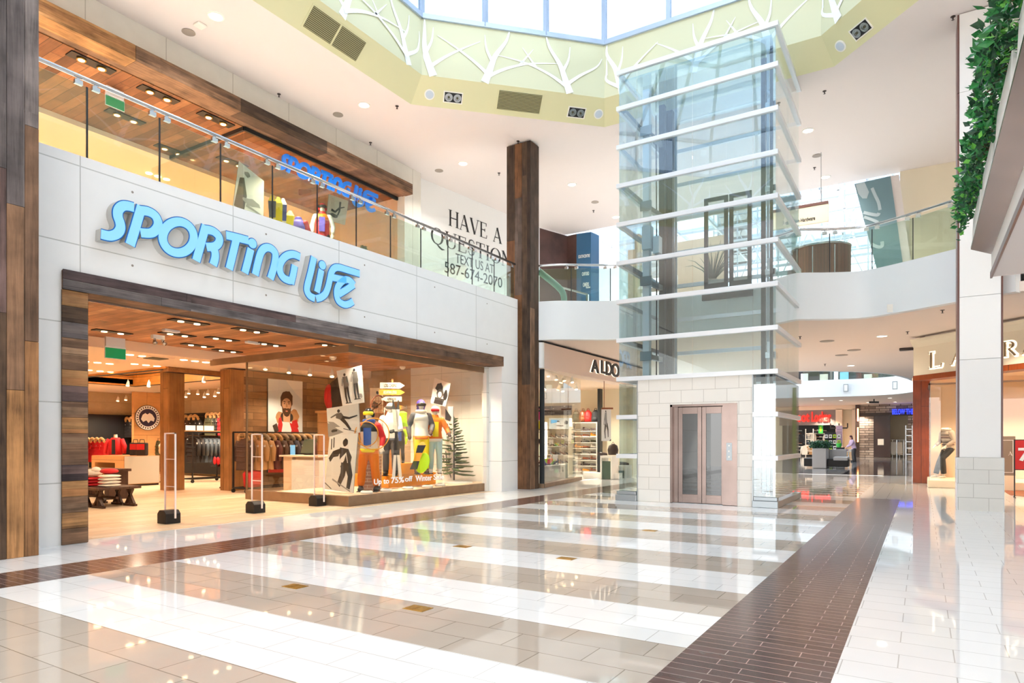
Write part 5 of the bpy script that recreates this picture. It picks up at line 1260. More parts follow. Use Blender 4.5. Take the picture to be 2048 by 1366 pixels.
for k_ in range(28):
    a = 2*PI*k_/28; y_, z_ = cy+.39*math.cos(a), cz+.39*math.sin(a); m.obox((cxx+.027,y_,z_), (.002,0,0), (0,-math.sin(a)*.018,math.cos(a)*.018), (0,math.cos(a)*.03,math.sin(a)*.03))
link('ring_marks', m, 'print_dark', t)
# ---- rolling rack with dark coats
def rolling_rack(label, x, y0, y1, z, top=True):
    t = empty('rolling_rack', label, 'clothes rack', (x,(y0+y1)/2,.0))
    for yy in (y0, y1):
        for dx in (-.28,.28):
            m = MB(); m.box(x+dx-.02, x+dx+.02, yy-.02, yy+.02, .12, z); link('upright', m, 'black', t)
            m = MB(); m.cyl((x+dx-.02,yy,.06),(x+dx+.02,yy,.06),.055,14); link('caster', m, 'black', t)
    for zz in (.13, z):
        m = MB()
        for yy in (y0,y1): m.bar((x-.28,yy,zz),(x+.28,yy,zz),.04,.04)
        for dx in (-.28,.28): m.bar((x+dx,y0,zz),(x+dx,y1,zz),.04,.04)
        link('frame', m, 'black', t)
    m = MB(); m.tube([(x,y0,z-.12),(x,y1,z-.12)], .016, 8); link('rail', m, 'steel', t)
    if top:
        m = MB(); m.box(x-.26,x+.26,y0,y1,z+.02,z+.05); link('top_shelf', m, 'counter_wood', t)
    return t
rolling_rack('black rolling rack of dark coats right of the timber post', -20.6, 12.75, 14.0, 1.68)
for k_, c in enumerate(('black','black','slate','slate','slate','slate','black')):
    hang(c, None, (-20.6, 12.95+k_*.15, 1.56), .12, '%s jacket, %s from left on the black rolling rack' % (dict(slate='grey').get(c,c), NTH[k_]), 'coats on the black rolling rack', .9)
for k_, (u, w_) in enumerate(((381,.34),(400,.22),(418,.34))):
    p = PX(u, 868, -20.55); m = MB(); m.box(-20.56,-20.54,p.y-w_/2,p.y+w_/2,1.735,1.9); single('card', m, 'print_white', 'blank white card on the rolling rack, %s from left' % NTH[k_], 'sign', 'cards on the rolling rack')
m = MB(); x, y = -20.25, 13.5
for k_ in range(3): m.ell((x,y+.12*k_,.72), (.07,.05,.14), 8)
single('red_gloves', m, 'cloth_red', 'red gloves hanging at the foot of dark jackets', 'gloves', smooth=True)
# ---- T stand with short coats
t = empty('display_stand', 'low clothes stand with wooden foot and blue sale card', 'clothes rack', (-16.95,12.4,0))
m = MB(); m.box(-17.4,-16.6,11.75,11.9,.004,.05); m.box(-17.05,-16.9,11.8,13.4,.004,.05); link('foot', m, 'dark_table', t)
for yy in (11.82, 13.3):
    m = MB(); m.cyl((-16.97,yy,.05),(-16.97,yy,1.2),.022,8); link('post', m, 'black', t)
m = MB(); m.tube([(-16.97,11.75,1.2),(-16.97,13.35,1.2)], .018, 8); link('rail', m, 'steel', t)
m = MB(); m.box(-16.97,-16.95,11.8,12.2,1.32,1.6); m.cyl((-16.96,12,1.2),(-16.96,12,1.33),.01,6); link('card_frame', m, 'steel', t)
m = MB(); m.box(-16.948,-16.945,11.82,12.18,1.34,1.5); m.box(-16.944,-16.943,11.86,12.14,1.42,1.45,1); link('card', m, ['screen_blue','print_white'], t)
for k_, c in enumerate(('navy','black','olive','tan','black','black')):
    hang(c, None, (-16.97, 11.95+k_*.24, 1.19), .25, '%s coat, %s from left on the low stand' % (c, NTH[k_]), 'coats on the low stand', .78)
# ---- long rack behind the display glass
rolling_rack('long rack of tan and dark coats in front of the big portrait', -15.4, 11.0, 14.6, 1.62, top=False)
for k_, c in enumerate(('brown','tan','tan','tan','maroon','brown','brown','navy','black','navy','maroon','black','brown','black','maroon','black')):
    hang(c, 'fur' if k_ in (0,1,2,4,5,8,10,12) else 'fur_grey', (-15.4, 11.15+k_*.215, 1.5), .2, '%s parka, %s from left on the rack below the portrait' % (c, NTH[k_]), 'coats on the rack below the portrait', .9)
# ---- partition with the big portrait
m = MB(); m.box(-16.6,-16.3,11.75,15.5,0,3.4); struct('wall_partition', m, 'partition_wood', org=(0,0,0))
m = MB(); m.box(-16.7,-16.22,11.3,11.72,0,3.38); single('timber_post', m, 'store_timber', 'timber post at the near end of the portrait wall', 'column', bevel=.01)
XPp = -16.24
a, b, c, d = [PX(u, v, XPp) for u, v in ((536,945),(605,945),(605,763),(536,757))]
S = [('print_white', [(.5,1),(1,1),(1,.8),(.8,.86)]), ('print_red', [(0,0),(.03,.2),(.1,.37),(.22,.45),(.4,.52),(.64,.54),(.86,.48),(.97,.36),(1,.2),(1,0)]),
     ('print_fur', blob(.75,.61,.14,.075,18,6,.15)), ('print_fur', blob(.32,.59,.11,.065,14,5,.15)), ('print_dark', blob(.53,.6,.2,.06,14,8,.1)), ('cloth_red', [(.3,.58),(.36,.6),(.42,.5),(.34,.42),(.26,.46)]), ('cloth_red', [(.7,.56),(.82,.58),(.88,.5),(.66,.4),(.58,.44)]), ('print_dark', [(.12,.5),(.24,.53),(.3,.45),(.19,.42)]),
     ('print_skin', [(.43,.52),(.62,.52),(.63,.65),(.42,.65)]), ('print_white', [(.37,.42),(.42,.545),(.6,.545),(.67,.46),(.5,.28)]), ('cloth_red', [(.3,.2),(.5,.34),(.82,.5),(.88,.46),(.62,.3),(.36,.12)]), ('print_dark', [(.62,.375),(.74,.425),(.75,.405),(.63,.355)]), ('print_dark', [(.42,.24),(.54,.305),(.55,.285),(.43,.22)]),
     ('print_hair', [(.35,.72),(.345,.81),(.4,.86),(.5,.88),(.61,.875),(.69,.83),(.695,.74),(.64,.7),(.4,.7)]), ('print_skin', blob(.52,.735,.135,.07,22,9,.02)), ('print_skin', blob(.52,.68,.115,.06,20,10,.02)),
     ('print_hair', [(.385,.72),(.4,.655),(.46,.612),(.52,.602),(.58,.612),(.64,.655),(.655,.72),(.61,.69),(.57,.697),(.52,.692),(.47,.697),(.43,.69)]), ('print_skin', blob(.52,.664,.035,.008,10,2,.05)), ('print_red', blob(.52,.664,.03,.0045,10,2,.05)),
     ('print_hair', [(.42,.763),(.49,.757),(.49,.767),(.43,.773)]), ('print_hair', [(.55,.757),(.62,.763),(.61,.773),(.55,.767)]), ('print_dark', blob(.456,.745,.022,.0055,8,1,.05)), ('print_dark', blob(.585,.745,.022,.0055,8,1,.05)), ('print_fur', [(.505,.745),(.53,.745),(.55,.705),(.49,.705)]),
     ('print_hair', [(.38,.76),(.4,.8),(.47,.806),(.56,.815),(.66,.8),(.67,.76),(.695,.83),(.6,.88),(.42,.87),(.345,.81)])]
poster('portrait_lightbox', 'large portrait of a bearded man in a red fur-hooded coat', 'poster', [a,b,c,d], S, base='print_sky', th=.05, edge='black')
# ---- cash desk
t = empty('cash_desk', 'pale cash desk with white front behind the display glass', 'counter', (-13.9,11.7,0))
dx0, dx1 = PY(573,985,11.6).x, -12.85
m = MB(); m.box(dx0, dx0+.35, 11.5, 12.3, .09, .97); m.box(dx0+.35, dx1, 11.6, 12.3, .09, .97); link('body', m, 'peach_wall', t, bevel=.006)
m = MB(); m.box(dx0+.38, dx1-.01, 11.45, 11.595, .02, .9); link('front_panel', m, 'print_white', t)
m = MB(); m.box(dx0-.05, dx1, 11.4, 12.35, .975, 1.02); link('worktop', m, 'peach_ceiling', t, bevel=.006)
p = PY(617, 905, 11.8); t = empty('till_monitor', 'dark tilted touchscreen till on the pale cash desk', 'monitor', (p.x,11.8,1.02))
m = MB(); m.prism([(p.x-.22,11.72,1.07),(p.x+.24,11.72,1.07),(p.x+.2,11.88,1.42),(p.x-.26,11.88,1.42)], (0,.04,.015)); link('screen', m, mat('till_screen','4d5a4c',.2), t)
m = MB(); m.box(p.x-.12, p.x+.14, 11.75, 11.98, 1.022, 1.05); m.tube([(p.x,11.9,1.04),(p.x,11.88,1.2)], .04, 8); link('stand', m, 'black', t)
p = PY(585, 905, 11.7); m = MB(); m.box(p.x-.09, p.x+.09, 11.7, 11.712, 1.022, 1.28); single('card', m, 'screen_blue', 'small blue card standing on the cash desk', 'sign')
m = MB(); m.lathe([(.22,0),(.25,.35),(.2,.42),(.12,.44)], (-15.35,11.35,.15), 16); single('red_bag', m, 'cloth_red', 'red bag on the floor left of the cash desk', 'bag', smooth=True)
# ---- wide counter with a red jacket form
t = empty('display_counter', 'light wood display counter in the middle of the shop', 'counter', (-21.3,11.1,0))
m = MB(); m.box(-22.3,-20.4,10.6,11.7,.72,.93); m.box(-20.9,-20.4,10.6,11.7,.06,.72); m.box(-22.3,-22.1,10.6,11.7,.06,.72); m.box(-22.1,-20.9,11.5,11.7,.06,.72); link('body', m, 'counter_wood', t)
m = MB(); m.box(-20.398,-20.39,10.62,11.68,.08,.92); link('side_panel', m, 'plinth_grey', t)
m = MB(); m.box(-22.28,-20.42,10.63,11.68,.004,.06); link('plinth', m, 'black', t)
t = empty('jacket_form', 'red quilted jacket on a bust form on the wood counter', 'mannequin', (-21.55,10.95,.93))
m = MB(); m.tube([(0,0,.02),(0,0,.25),(0,0,.45),(0,0,.56)], [.2,.19,.21,.12], 14, sy=.7); link('jacket', m, 'cloth_red', t, local=True, smooth=True)
for s_ in (-1,1):
    m = MB(); m.tube([(s_*.17,0,.5),(s_*.27,-.02,.3),(s_*.28,-.05,.06)], [.08,.07,.05], 10); link('sleeve', m, 'cloth_red', t, local=True, smooth=True)
m = MB(); m.box(-.05,.05,-.155,-.14,.04,.5); link('checked_lining', m, 'cloth_black', t, local=True); m = MB(); m.tube([(0,0,.55),(0,0,.66)], [.06,.05], 10); link('neck', m, 'dye_skin', t, local=True); t.rotation_euler = (0,0,.7)
for k_, dx in enumerate((0, .38)):
    t = empty('shoulder_bag', 'black and red bag on the wood counter, %s one' % ('left','right')[k_], 'bag', (-21.05+dx,11.3,.93), .6, 'bags on the wood counter')
    m = MB(); m.box(-.15,.15,-.1,.1,0,.4); link('body', m, 'cloth_black', t, local=True, bevel=.03)
    m = MB(); m.box(-.12,.12,-.115,-.1,.18,.36); link('pocket', m, 'cloth_red', t, local=True); m = MB(); m.tube([(-.08,0,.4),(-.06,0,.5),(.06,0,.5),(.08,0,.4)], .012, 6); link('handle', m, 'black', t, local=True)
t = empty('fur_hat_stand', 'tiered stand of fur hats beside the wood counter', 'display', (-21.6,12.6,0))
m = MB(); m.cyl((-21.6,12.6,0),(-21.6,12.6,1.7),.02,8); m.lathe([(.25,0),(.25,.03)], (-21.6,12.6,0), 16); link('post', m, 'black', t)
for k_, (dx, z, mt) in enumerate(((-.1,1.62,'fur'),(.16,1.5,'fur'),(-.16,1.2,'dye_cream'),(.12,1.2,'dye_cream'),(0,1.0,'dye_cream'),(.05,.72,'dye_cream'))):
    m = MB(); m.ell((-21.6+dx,12.6,z), (.15,.15,.13), 10); m.ell((-21.6+dx-.1,12.55,z-.14), (.05,.05,.12), 8); m.ell((-21.6+dx+.1,12.55,z-.14), (.05,.05,.12), 8); link('hat', m, mt, t, smooth=True)
# ---- low table with folded knitwear
t = empty('low_table', 'low dark wood table with crossed legs near the entrance', 'table', (-15.0,7.3,0))
m = MB(); m.box(-15.9,-14.2,6.85,7.75,.38,.43); link('tabletop', m, 'dark_table', t, bevel=.008)
for x in (-15.6,-14.9,-14.4):
    for yy in (6.98,7.62):
        m = MB(); m.bar((x-.16,yy,.05),(x+.1,yy,.37),.05,.04); m.bar((x+.16,yy,.05),(x-.1,yy,.37),.05,.04); m.box(x-.03,x+.03,yy-.025,yy+.025,.05,.37); m.box(x-.22,x+.22,yy-.03,yy+.03,.006,.05); link('trestle', m, 'dark_table', t)
m = MB(); m.bar((-15.7,7.3,.2),(-14.3,7.3,.2),.05,.05); link('stretcher', m, 'dark_table', t)
def folded(x, y, z, c, label, group, w_=.34):
    m = MB(); m.tube([(x-w_/2,y,z+.025),(x-w_*.1,y,z+.03),(x+w_*.35,y,z+.028),(x+w_/2,y,z+.022)], [.022,.034,.034,.024], 10, sy=1.0)
    m.v = [(p[0], y+(p[1]-y)*6, p[2]) for p in m.v]; single('folded_sweater', m, c, label, 'clothing', group, smooth=True)
z = .432
for k_ in range(4): folded(-14.55, 7.25, z, 'dye_cream', 'cream folded sweater, %s from bottom of the pile on the low table' % NTH[k_], 'cream sweaters on the low table'); z += .064
z = .432
for k_ in range(3): folded(-15.1, 7.2, z, 'cloth_red', 'red folded sweater, %s from bottom of the pile on the low table' % NTH[k_], 'red sweaters on the low table'); z += .064
m = MB(); m.ell((-15.15,7.2,.7), (.26,.2,.09), 12); m.ell((-15.0,7.22,.76), (.1,.1,.08), 10); single('crumpled_sweater', m, 'dye_cream', 'crumpled cream sweater lying over the red pile', 'clothing', smooth=True)
m = MB(); m.ell((-14.62,7.3,.75), (.2,.17,.06), 12); single('crumpled_sweater', m, 'cloth_red', 'crumpled red sweater lying over the cream pile', 'clothing', smooth=True)
t = empty('back_table', 'dark narrow console table behind the folded knitwear', 'table', (-16.6,8.3,0))
m = MB(); m.box(-17.6,-16.2,8.0,8.6,.66,.72); link('tabletop', m, 'dark_table', t)
for x in (-17.5,-16.3):
    m = MB(); m.box(x-.05,x+.05,8.05,8.55,.004,.66); link('leg', m, 'dark_table', t)
# ---- anti-theft gates in the entrance
for k_, (u, v, nm) in enumerate(((340,1047,'leftmost, nearest the timber pilaster'),(513,1026,'middle one of the three'),(637,1012,'rightmost, beside the glass display'))):
    p = PZ(u, v); t = empty('security_gate', 'clear anti-theft gate with black foot, %s' % nm, 'security gate', (p.x,p.y,0), 0, 'anti-theft gates')
    m = MB(); m.prism([(p.x-.16,p.y-.13,.005),(p.x+.1,p.y-.13,.005),(p.x+.1,p.y-.13,.17),(p.x+.04,p.y-.13,.23),(p.x-.1,p.y-.13,.23),(p.x-.16,p.y-.13,.17)], (0,.26,0)); link('foot', m, 'black', t, bevel=.008)
    x0, x1 = p.x-.12, p.x+.2; y_ = p.y - .02; e = dict(u=0)
    m = MB(); m.box(x0+.02, x1-.02, y_-.006, y_+.006, .16, 1.5); pn = link('pane', m, 'acrylic', t)
    m = MB()
    for x in (x0, x1-.02): m.box(x, x+.02, y_-.012, y_+.012, .1, 1.53)
    m.box(x0, x1, y_-.012, y_+.012, 1.51, 1.53); link('frame', m, mat('gate_white','f6e9e4',.3), t)
    for z in (.62, 1.08):
        m = MB(); m.box(x0+.02, x1-.02, y_-.004, y_+.004, z, z+.012); link('crossbar', m, 'print_white', t)
# ================================================================== GLASS DISPLAY BY THE ENTRANCE
GX, GY = -10.3, 9.97
t = empty('display_window', 'ground floor glass display box beside the shop entrance', 'shop window', (-12,12.5,0))
m = MB(); m.box(-13.7, -12.74, GY-.04, GY+.14, .005, .22); m.box(-12.74, GX+.04, GY-.04, 15.5, .005, .22); link('platform', m, 'bronze_flat', t, bevel=.006)
m = MB(); m.box(-12.7, GX-.03, GY+.03, 15.45, .221, .226); link('deck', m, 'peach_wall', t)
m = MB(); m.box(GX-.03, GX+.03, GY-.03, 15.08, 3.27, 3.42); m.box(-15.1, GX-.03, GY-.03, GY+.03, 3.27, 3.42); link('head_channel', m, 'bronze_flat', t)
ys = [GY] + [PX(u, 880, GX).y for u in (786,858,923)] + [15.06]
for a, b in zip(ys, ys[1:]):
    m = MB(); m.box(GX-.006, GX+.006, a+.005, b-.005, .22, 3.28); link('glass_panel', m, 'glass_shop', t)
xs = [GX] + [PY(u, 880, GY).x for u in (627,558,494)]
for a, b in zip(xs, xs[1:]):
    m = MB(); m.box(b+.005, a-.005, GY-.006, GY+.006, .22, 3.28); link('glass_panel', m, 'glass_shop', t)
m = MB(); x = xs[-1]; m.box(x-.02, x+.01, GY-.02, GY+.02, .22, 3.28); link('end_post', m, 'bronze', t)
for k_, (u, v) in enumerate(((666,718),(805,737))):
    p = PZ(u, v, 3.55); m = MB(); m.lathe([(.09,0),(.09,-.04),(.04,-.09)], (p.x,p.y,3.61), 14); single('ceiling_camera', m, 'shelf_white', 'small white dome camera on display ceiling, %s one' % ('left','right')[k_], 'camera', smooth='auto')
# ---- lettering on the glass
t = empty('window_decal', 'white Up to 75% off Winter Sale lettering on the display glass', 'sign', (GX+.01,12,0.4))
for s_, u0, u1, v0, v1 in (('Up to', 748, 778, 969, 958), ('75%', 782, 808, 967, 955), ('off', 810, 825, 964, 953), ('Winter', 831, 864, 963, 951), ('Sale', 867, 888, 960, 949)):
    a, b, c = PX(u0, v0, GX+.008), PX(u1, v0-2, GX+.008), PX(u0, v1, GX+.008)
    m = MB(); m.text(s_, (GX+.0075, a.y, (a.z+b.z)/2 - (.04 if s_ == 'Up to' else 0)), (0,1,0), (0,0,1), b.y-a.y, c.z-a.z + (.04 if s_ == 'Up to' else 0), (.003,0,0), bold=.02); link('lettering', m, 'decal_white', t)
# ---- black and white ski photographs on leaning boards
W_, D_, G_, K_ = 'print_white', 'print_dark', 'print_grey', 'print_mid'
q = lambda L: [PD(u, v, tt) for u, v, tt in L]
def stand_fig(cx, s, top, lean=0):
    return [(D_, blob(cx, top, .05, .04, 10, 1, .1)), (K_, [(cx-.1,top-.05),(cx+.1,top-.05),(cx+.13,top-.3),(cx+.08,top-.38),(cx-.1,top-.38)]), (D_, limbp([(cx-.05,top-.36),(cx-.07,top-.6),(cx-.05,top-.78)], .05, .03)), (D_, limbp([(cx+.05,top-.36),(cx+.06,top-.6),(cx+.09,top-.78)], .05, .03)), (G_, limbp([(cx-.1,top-.1),(cx-.17,top-.3)], .035, .025)), (D_, limbp([(cx-.12,top-.79),(cx+.16,top-.8)], .014, .01))]
poster('photo_board', 'tilted black and white photo board of two standing skiers, upper left', 'poster', q([(685,812,15.5),(728,805,15.0),(722,731,15.0),(673,742,15.5)]), stand_fig(.3,1,.85)+stand_fig(.72,1,.92)+[(G_, blob(.9,.2,.08,.06,9,4))], th=.02, edge='print_grey', group='photo boards in the display')
poster('photo_board', 'photo board of a leaping skier, middle of the left stack', 'poster', q([(657,875,15.35),(720,865,14.7),(717,807,14.7),(653,817,15.35)]),
    [(G_, [(0,0),(.5,.1),(.3,.25),(.1,.45),(0,.5)]), (G_, [(0,.55),(.2,.5),(.4,.3),(.2,.32)]), (D_, blob(.38,.85,.045,.06,10,2,.1)), (K_, [(.3,.78),(.46,.78),(.55,.62),(.42,.55),(.28,.62)]), (D_, limbp([(.48,.62),(.7,.55),(.95,.6)], .05, .02)), (D_, limbp([(.46,.58),(.6,.38),(.72,.15)], .06, .03)), (K_, limbp([(.3,.74),(.12,.66)], .03,.02)), (D_, limbp([(.5,.22),(.9,.05)], .012,.008)), (D_, blob(.2,.2,.12,.05,9,7))], edge='print_grey', group='photo boards in the display')
poster('photo_board', 'photo board of a crouching downhill racer, bottom of the left stack', 'poster', q([(649,978,15.2),(706,986,14.5),(716,866,14.5),(659,873,15.2)]),
    [(D_, limbp([(.08,.55),(.2,.66),(.5,.7)], .05, .07)), (D_, [(.42,.78),(.72,.74),(.86,.6),(.82,.46),(.5,.42),(.44,.6)]), (D_, blob(.6,.86,.09,.07,12,3,.1)), (D_, limbp([(.62,.5),(.6,.3),(.48,.1)], .11, .06)), (D_, limbp([(.74,.48),(.86,.28),(.82,.06)], .1, .06)), (D_, limbp([(.1,.95),(.12,.75)], .018,.018)), (D_, limbp([(.18,.97),(.2,.78)], .018,.018)), (G_, limbp([(.25,.2),(.9,.02)], .016,.01)), (K_, limbp([(0,.12),(.25,.02)], .01,.01)), (W_, limbp([(.66,.66),(.74,.5)], .012,.01)), (W_, blob(.56,.6,.02,.02,8,1))], edge='print_grey', group='photo boards in the display')
poster('photo_board', 'tilted photo board of a person with dark curls, upper right', 'poster', q([(861,806,18.6),(891,813,18.2),(901,767,18.2),(869,756,18.6)]),
    [(D_, blob(.4,.7,.25,.18,14,4)), (K_, blob(.5,.45,.22,.2,14,5,.1)), (W_, blob(.5,.42,.12,.12,12,5,.05)), (D_, [(.2,.02),(.8,.02),(.85,.28),(.25,.28)]), (D_, blob(.85,.45,.12,.22,12,6))], edge='print_grey', group='photo boards in the display')
poster('photo_board', 'tall photo board of skiers on a crowded slope, lower right', 'poster', q([(885,962,18.7),(906,958,18.2),(906,813,18.2),(873,812,18.7)]),
    [(D_, [(.55,.97),(.9,.85),(.8,.8),(.5,.82)]), (K_, blob(.55,.68,.3,.07,12,3)), (D_, blob(.5,.74,.18,.03,10,5)), (G_, blob(.5,.56,.4,.03,12,8)), (D_, limbp([(.45,.4),(.5,.25),(.5,.08)], .05,.03)), (K_, limbp([(.62,.42),(.7,.2)], .09,.05)), (D_, blob(.85,.42,.06,.03,8,2)), (K_, blob(.25,.3,.08,.05,8,3)), (G_, limbp([(.1,.1),(.9,.3)], .01,.01)), (D_, limbp([(.7,.1),(.85,.02)], .02,.02))], edge='print_grey', group='photo boards in the display')
poster('rust_print', 'old rusty landscape print leaning at the back of display', 'poster', q([(740,825,18.6),(765,825,18.6),(765,776,18.6),(740,776,18.6)]), [(K_, blob(.4,.3,.3,.15,10,3)), (D_, blob(.6,.8,.1,.08,8,4)), (D_, limbp([(.2,.1),(.9,.4)], .04,.02))], base='cream_wall')
m = MB(); a, b = PD(706,985,14.9), PD(742,985,14.9); m.prism([(a.x,a.y+.25,.226),(b.x,b.y+.25,.226),(b.x,b.y+.25,1.05),(a.x,a.y+.25,1.05)], (-.1,.2,0)); single('brick_block', m, tiles('old_brick','c08a6e','9a6b55','cdb09a',order=(0,2,None),bw=.2,rh=.075,mortar=.008,rough=.9,grain=.2), 'low brick-faced block behind the orange trousers', 'block')
# ---- orange podium
XPD = -11.15
y0, y1 = PX(777, 985, XPD).y, PX(872, 985, XPD).y
t = empty('podium', 'bright orange stepped podium under the ski mannequins', 'podium', ((XPD-.6),(y0+y1)/2,.226))
m = MB(); m.box(XPD-1.35, XPD, y0, y1, .228, .545); link('base', m, 'orange_plinth', t, bevel=.006)
ya, yb2 = PX(803, 940, XPD+.02).y, PX(835, 940, XPD+.02).y
m = MB(); m.box(XPD-.5, XPD+.02, ya, yb2, .547, .82); link('upper_step', m, 'orange_plinth', t, bevel=.006)
for k_, (u, v, nm) in enumerate(((736,987,'leftmost'),(772,983,'second from left'),(816,978,'middle'),(855,975,'second from right'),(880,972,'rightmost'))):
    p = PZ(u, v, .226); p.x = min(p.x, GX-.16); t = empty('floor_uplight', 'small round white uplight on display deck, %s of five' % nm, 'light', (p.x,p.y,.226), 0, 'uplights along the display glass')
    m = MB(); m.lathe([(.13,0),(.14,.03),(.12,.06),(.08,.065)], (0,0,0), 20); link('ring', m, 'print_white', t, local=True, smooth='auto'); m = MB(); m.cyl((0,0,.066),(0,0,.072),.07,16); link('lens', m, 'grille_dark', t, local=True)
# ---- ski mannequins
p = PD(738, 985, 15.15)
figure('mannequin', 'ski mannequin in orange trousers and patterned jacket, front left', 'mannequin', (p.x, p.y, .226), .55, 1.06,
    arms=dict(L=((.3,.02,1.17),(.3,-.12,.95)), R=((-.32,.04,1.18),(-.33,-.1,.94))), legs=dict(L=((.14,-.04,.5),(.17,.02,.1)), R=((-.14,-.03,.5),(-.17,.02,.1))),
    wear=dict(trousers='dye_orange', baggy=1.15, jacket='dye_cream', sleeve='cloth_red', yoke='charcoal', hem='dye_yellow', bib='dye_blue', boots='black', gloves='dye_cream', helmet='black_gloss', goggles='dye_yellow', scarf='dye_blue'), group='display mannequins')
p = PD(781, 955, 16.1)
figure('mannequin', 'mannequin in white top and dark trousers holding skis', 'mannequin', (p.x, p.y, .546), .6, .98,
    arms=dict(L=((.26,-.08,1.16),(.1,-.3,1.1)), R=((-.3,-.02,1.17),(-.16,-.3,1.0))), wear=dict(trousers='cloth_grey', jacket='dye_white', hem='cloth_grey', boots='black', gloves='charcoal', helmet='dye_white', goggles='print_mid'), group='display mannequins')
p = PD(808, 935, 15.75)
figure('mannequin', 'small child mannequin in black snowsuit on the top step', 'mannequin', (XPD-.25, (ya+yb2)/2-.05, .821), .55, .58,
    wear=dict(trousers='cloth_black', jacket='cloth_black', bib='dye_blue', sleeve='dye_lime', boots='black', gloves='dye_lime', beanie='dye_white', goggles='dye_yellow'), group='display mannequins')
p = PD(842, 950, 16.7)
figure('mannequin', 'mannequin with purple hood, white jacket and yellow trousers', 'mannequin', (p.x, p.y, .546), .85, 1.04,
    arms=dict(L=((.28,-.02,1.18),(.2,-.25,1.02)), R=((-.3,.03,1.17),(-.3,-.12,.95))), legs=dict(L=((.11,-.05,.5),(.13,.04,.1)), R=((-.1,-.06,.5),(-.1,-.02,.1))),
    wear=dict(trousers='dye_yellow', jacket='dye_white', sleeve='cloth_grey', yoke='dye_white', hem='dye_orange', boots='cloth_brown', gloves='cloth_brown', hood='dye_purple', goggles='black', strap='dye_orange', scarf='dye_cream'), group='display mannequins')
p = PD(870, 945, 17.15)
figure('mannequin', 'mannequin in yellow and orange jacket with pale blue trousers', 'mannequin', (p.x, p.y, .546), .75, .97,
    arms=dict(L=((.32,-.02,1.18),(.36,-.2,1.05)), R=((-.26,-.05,1.17),(-.18,-.25,1.1))), wear=dict(trousers='dye_sky', jacket='dye_orange', yoke='dye_orange', bib='dye_yellow', hem='dye_white', gloves='cloth_brown', boots='dye_white', helmet='dye_white', goggles='cloth_red', strap='dye_sky'), group='display mannequins')
# ---- skis, boards, hoops, signpost, tree
def ski(a, b, w_, c1, label, name='ski', group='skis in the display'):
    a, b = V3(a), V3(b); d = (b-a).normalized(); L_ = (b-a).length; sd = V3((.7,.7,0)); fr = V3((.7,-.7,0)); m = MB()
    P = [(0,0),(L_*.3,.0),(L_*.6,0),(L_*.88,0),(L_,.0)]; up_ = [0,.0,.0,.0,.08]; ws = [w_*.9,w_*.75,w_*.8,w_,w_*.25]
    o = len(m.v)
    for (s_, _), h_, w in zip(P, up_, ws):
        c = a + d*s_ + fr*(-h_)
        for e in (c-sd*w/2, c+sd*w/2, c+sd*w/2+fr*.016, c-sd*w/2+fr*.016): m.v.append(tuple(e))
    for i in range(4):
        for k_ in range(4): m.f.append([o+i*4+k_, o+i*4+(k_+1)%4, o+i*4+4+(k_+1)%4, o+i*4+4+k_]); m.m.append(0 if i in (0,2) else 1)
    m.f += [[o,o+3,o+2,o+1],[o+16,o+17,o+18,o+19]]; m.m += [0,0]
    return single(name, m, c1, label, 'skis', group)
ski(PD(787,957,15.6), PD(797,800,15.6), .085, ['dye_white','print_dark'], 'white ski leaning right at top, beside the white mannequin')
ski(PD(801,957,15.55), PD(786,800,15.55), .085, ['dye_cream','print_dark'], 'cream ski leaning left at top, beside the white mannequin')
ski(PD(808,853,16.3), PD(805,822,16.3), .22, ['dye_lime','dye_lime'], 'short lime green snowboard upright behind the skis', 'snowboard', None)
for k_, (u0,v0,u1,v1) in enumerate(((764,880,769,815),(772,880,776,812))):
    m = MB(); a, b = PD(u0,v0+70,16.3), PD(u1,v1,16.3); m.tube([a,b], .009, 6); m.tube([b-(b-a).normalized()*.12,b], .018, 8); m.cyl(a+(b-a)*.05, a+(b-a)*.055, .04, 10); single('ski_pole', m, 'dye_cream', 'pale ski pole behind the front mannequin, %s one' % ('left','right')[k_], 'ski pole')
p = PD(845,926,15.9); m = MB(); m.ell(p, (.2,.06,.27), 16, 0, Matrix.Rotation(.6,3,'Y')); single('snowboard', m, 'dye_lime', 'round yellow-green sled board below the yellow trousers', 'sled', smooth=True)
p = PD(834,912,15.8); ski(p+V3((-.06,-.06,-.32)), p+V3((.1,.1,.34)), .2, ['print_dark','dye_amber'], 'black and amber snowboard leaning beside the child mannequin', 'snowboard', None)
for k_, (u, v, r_) in enumerate(((748,868,.34),(733,868,.26))):
    c = PD(u, v, 14.85-.05*k_); m = MB(); ex = V3((.75,.65,0)); m.tube([c + ex*r_*math.cos(a) + V3((0,0,1))*r_*1.05*math.sin(a) for a in [2*PI*i/28 for i in range(29)]], .012, 6, caps=False); single('wooden_hoop', m, 'dye_amber', 'thin pale hoop in front of the orange mannequin, %s one' % ('larger','smaller')[k_], 'hoop', smooth=True)
c = PD(757,818,16.6); m = MB(); ex = V3((.75,.65,0)); m.tube([c + ex*.2*math.cos(a) + V3((0,0,1))*.34*math.sin(a) for a in [2*PI*i/24 for i in range(25)]], .022, 6, caps=False)
for k_ in range(-2,3): m.tube([c+ex*(.07*k_)+V3((0,0,-.3)), c+ex*(.07*k_)+V3((0,0,.3))], .006, 4); m.tube([c+ex*-.19+V3((0,0,.1*k_)), c+ex*.19+V3((0,0,.1*k_))], .006, 4)
single('snowshoe', m, 'leather_brown', 'brown webbed snowshoe behind the front mannequin', 'snowshoe')
b0 = PD(783, 950, 16.7); t = empty('signpost', 'wooden signpost with arrow boards reading LOG CABINS', 'sign', (b0.x,b0.y,.546))
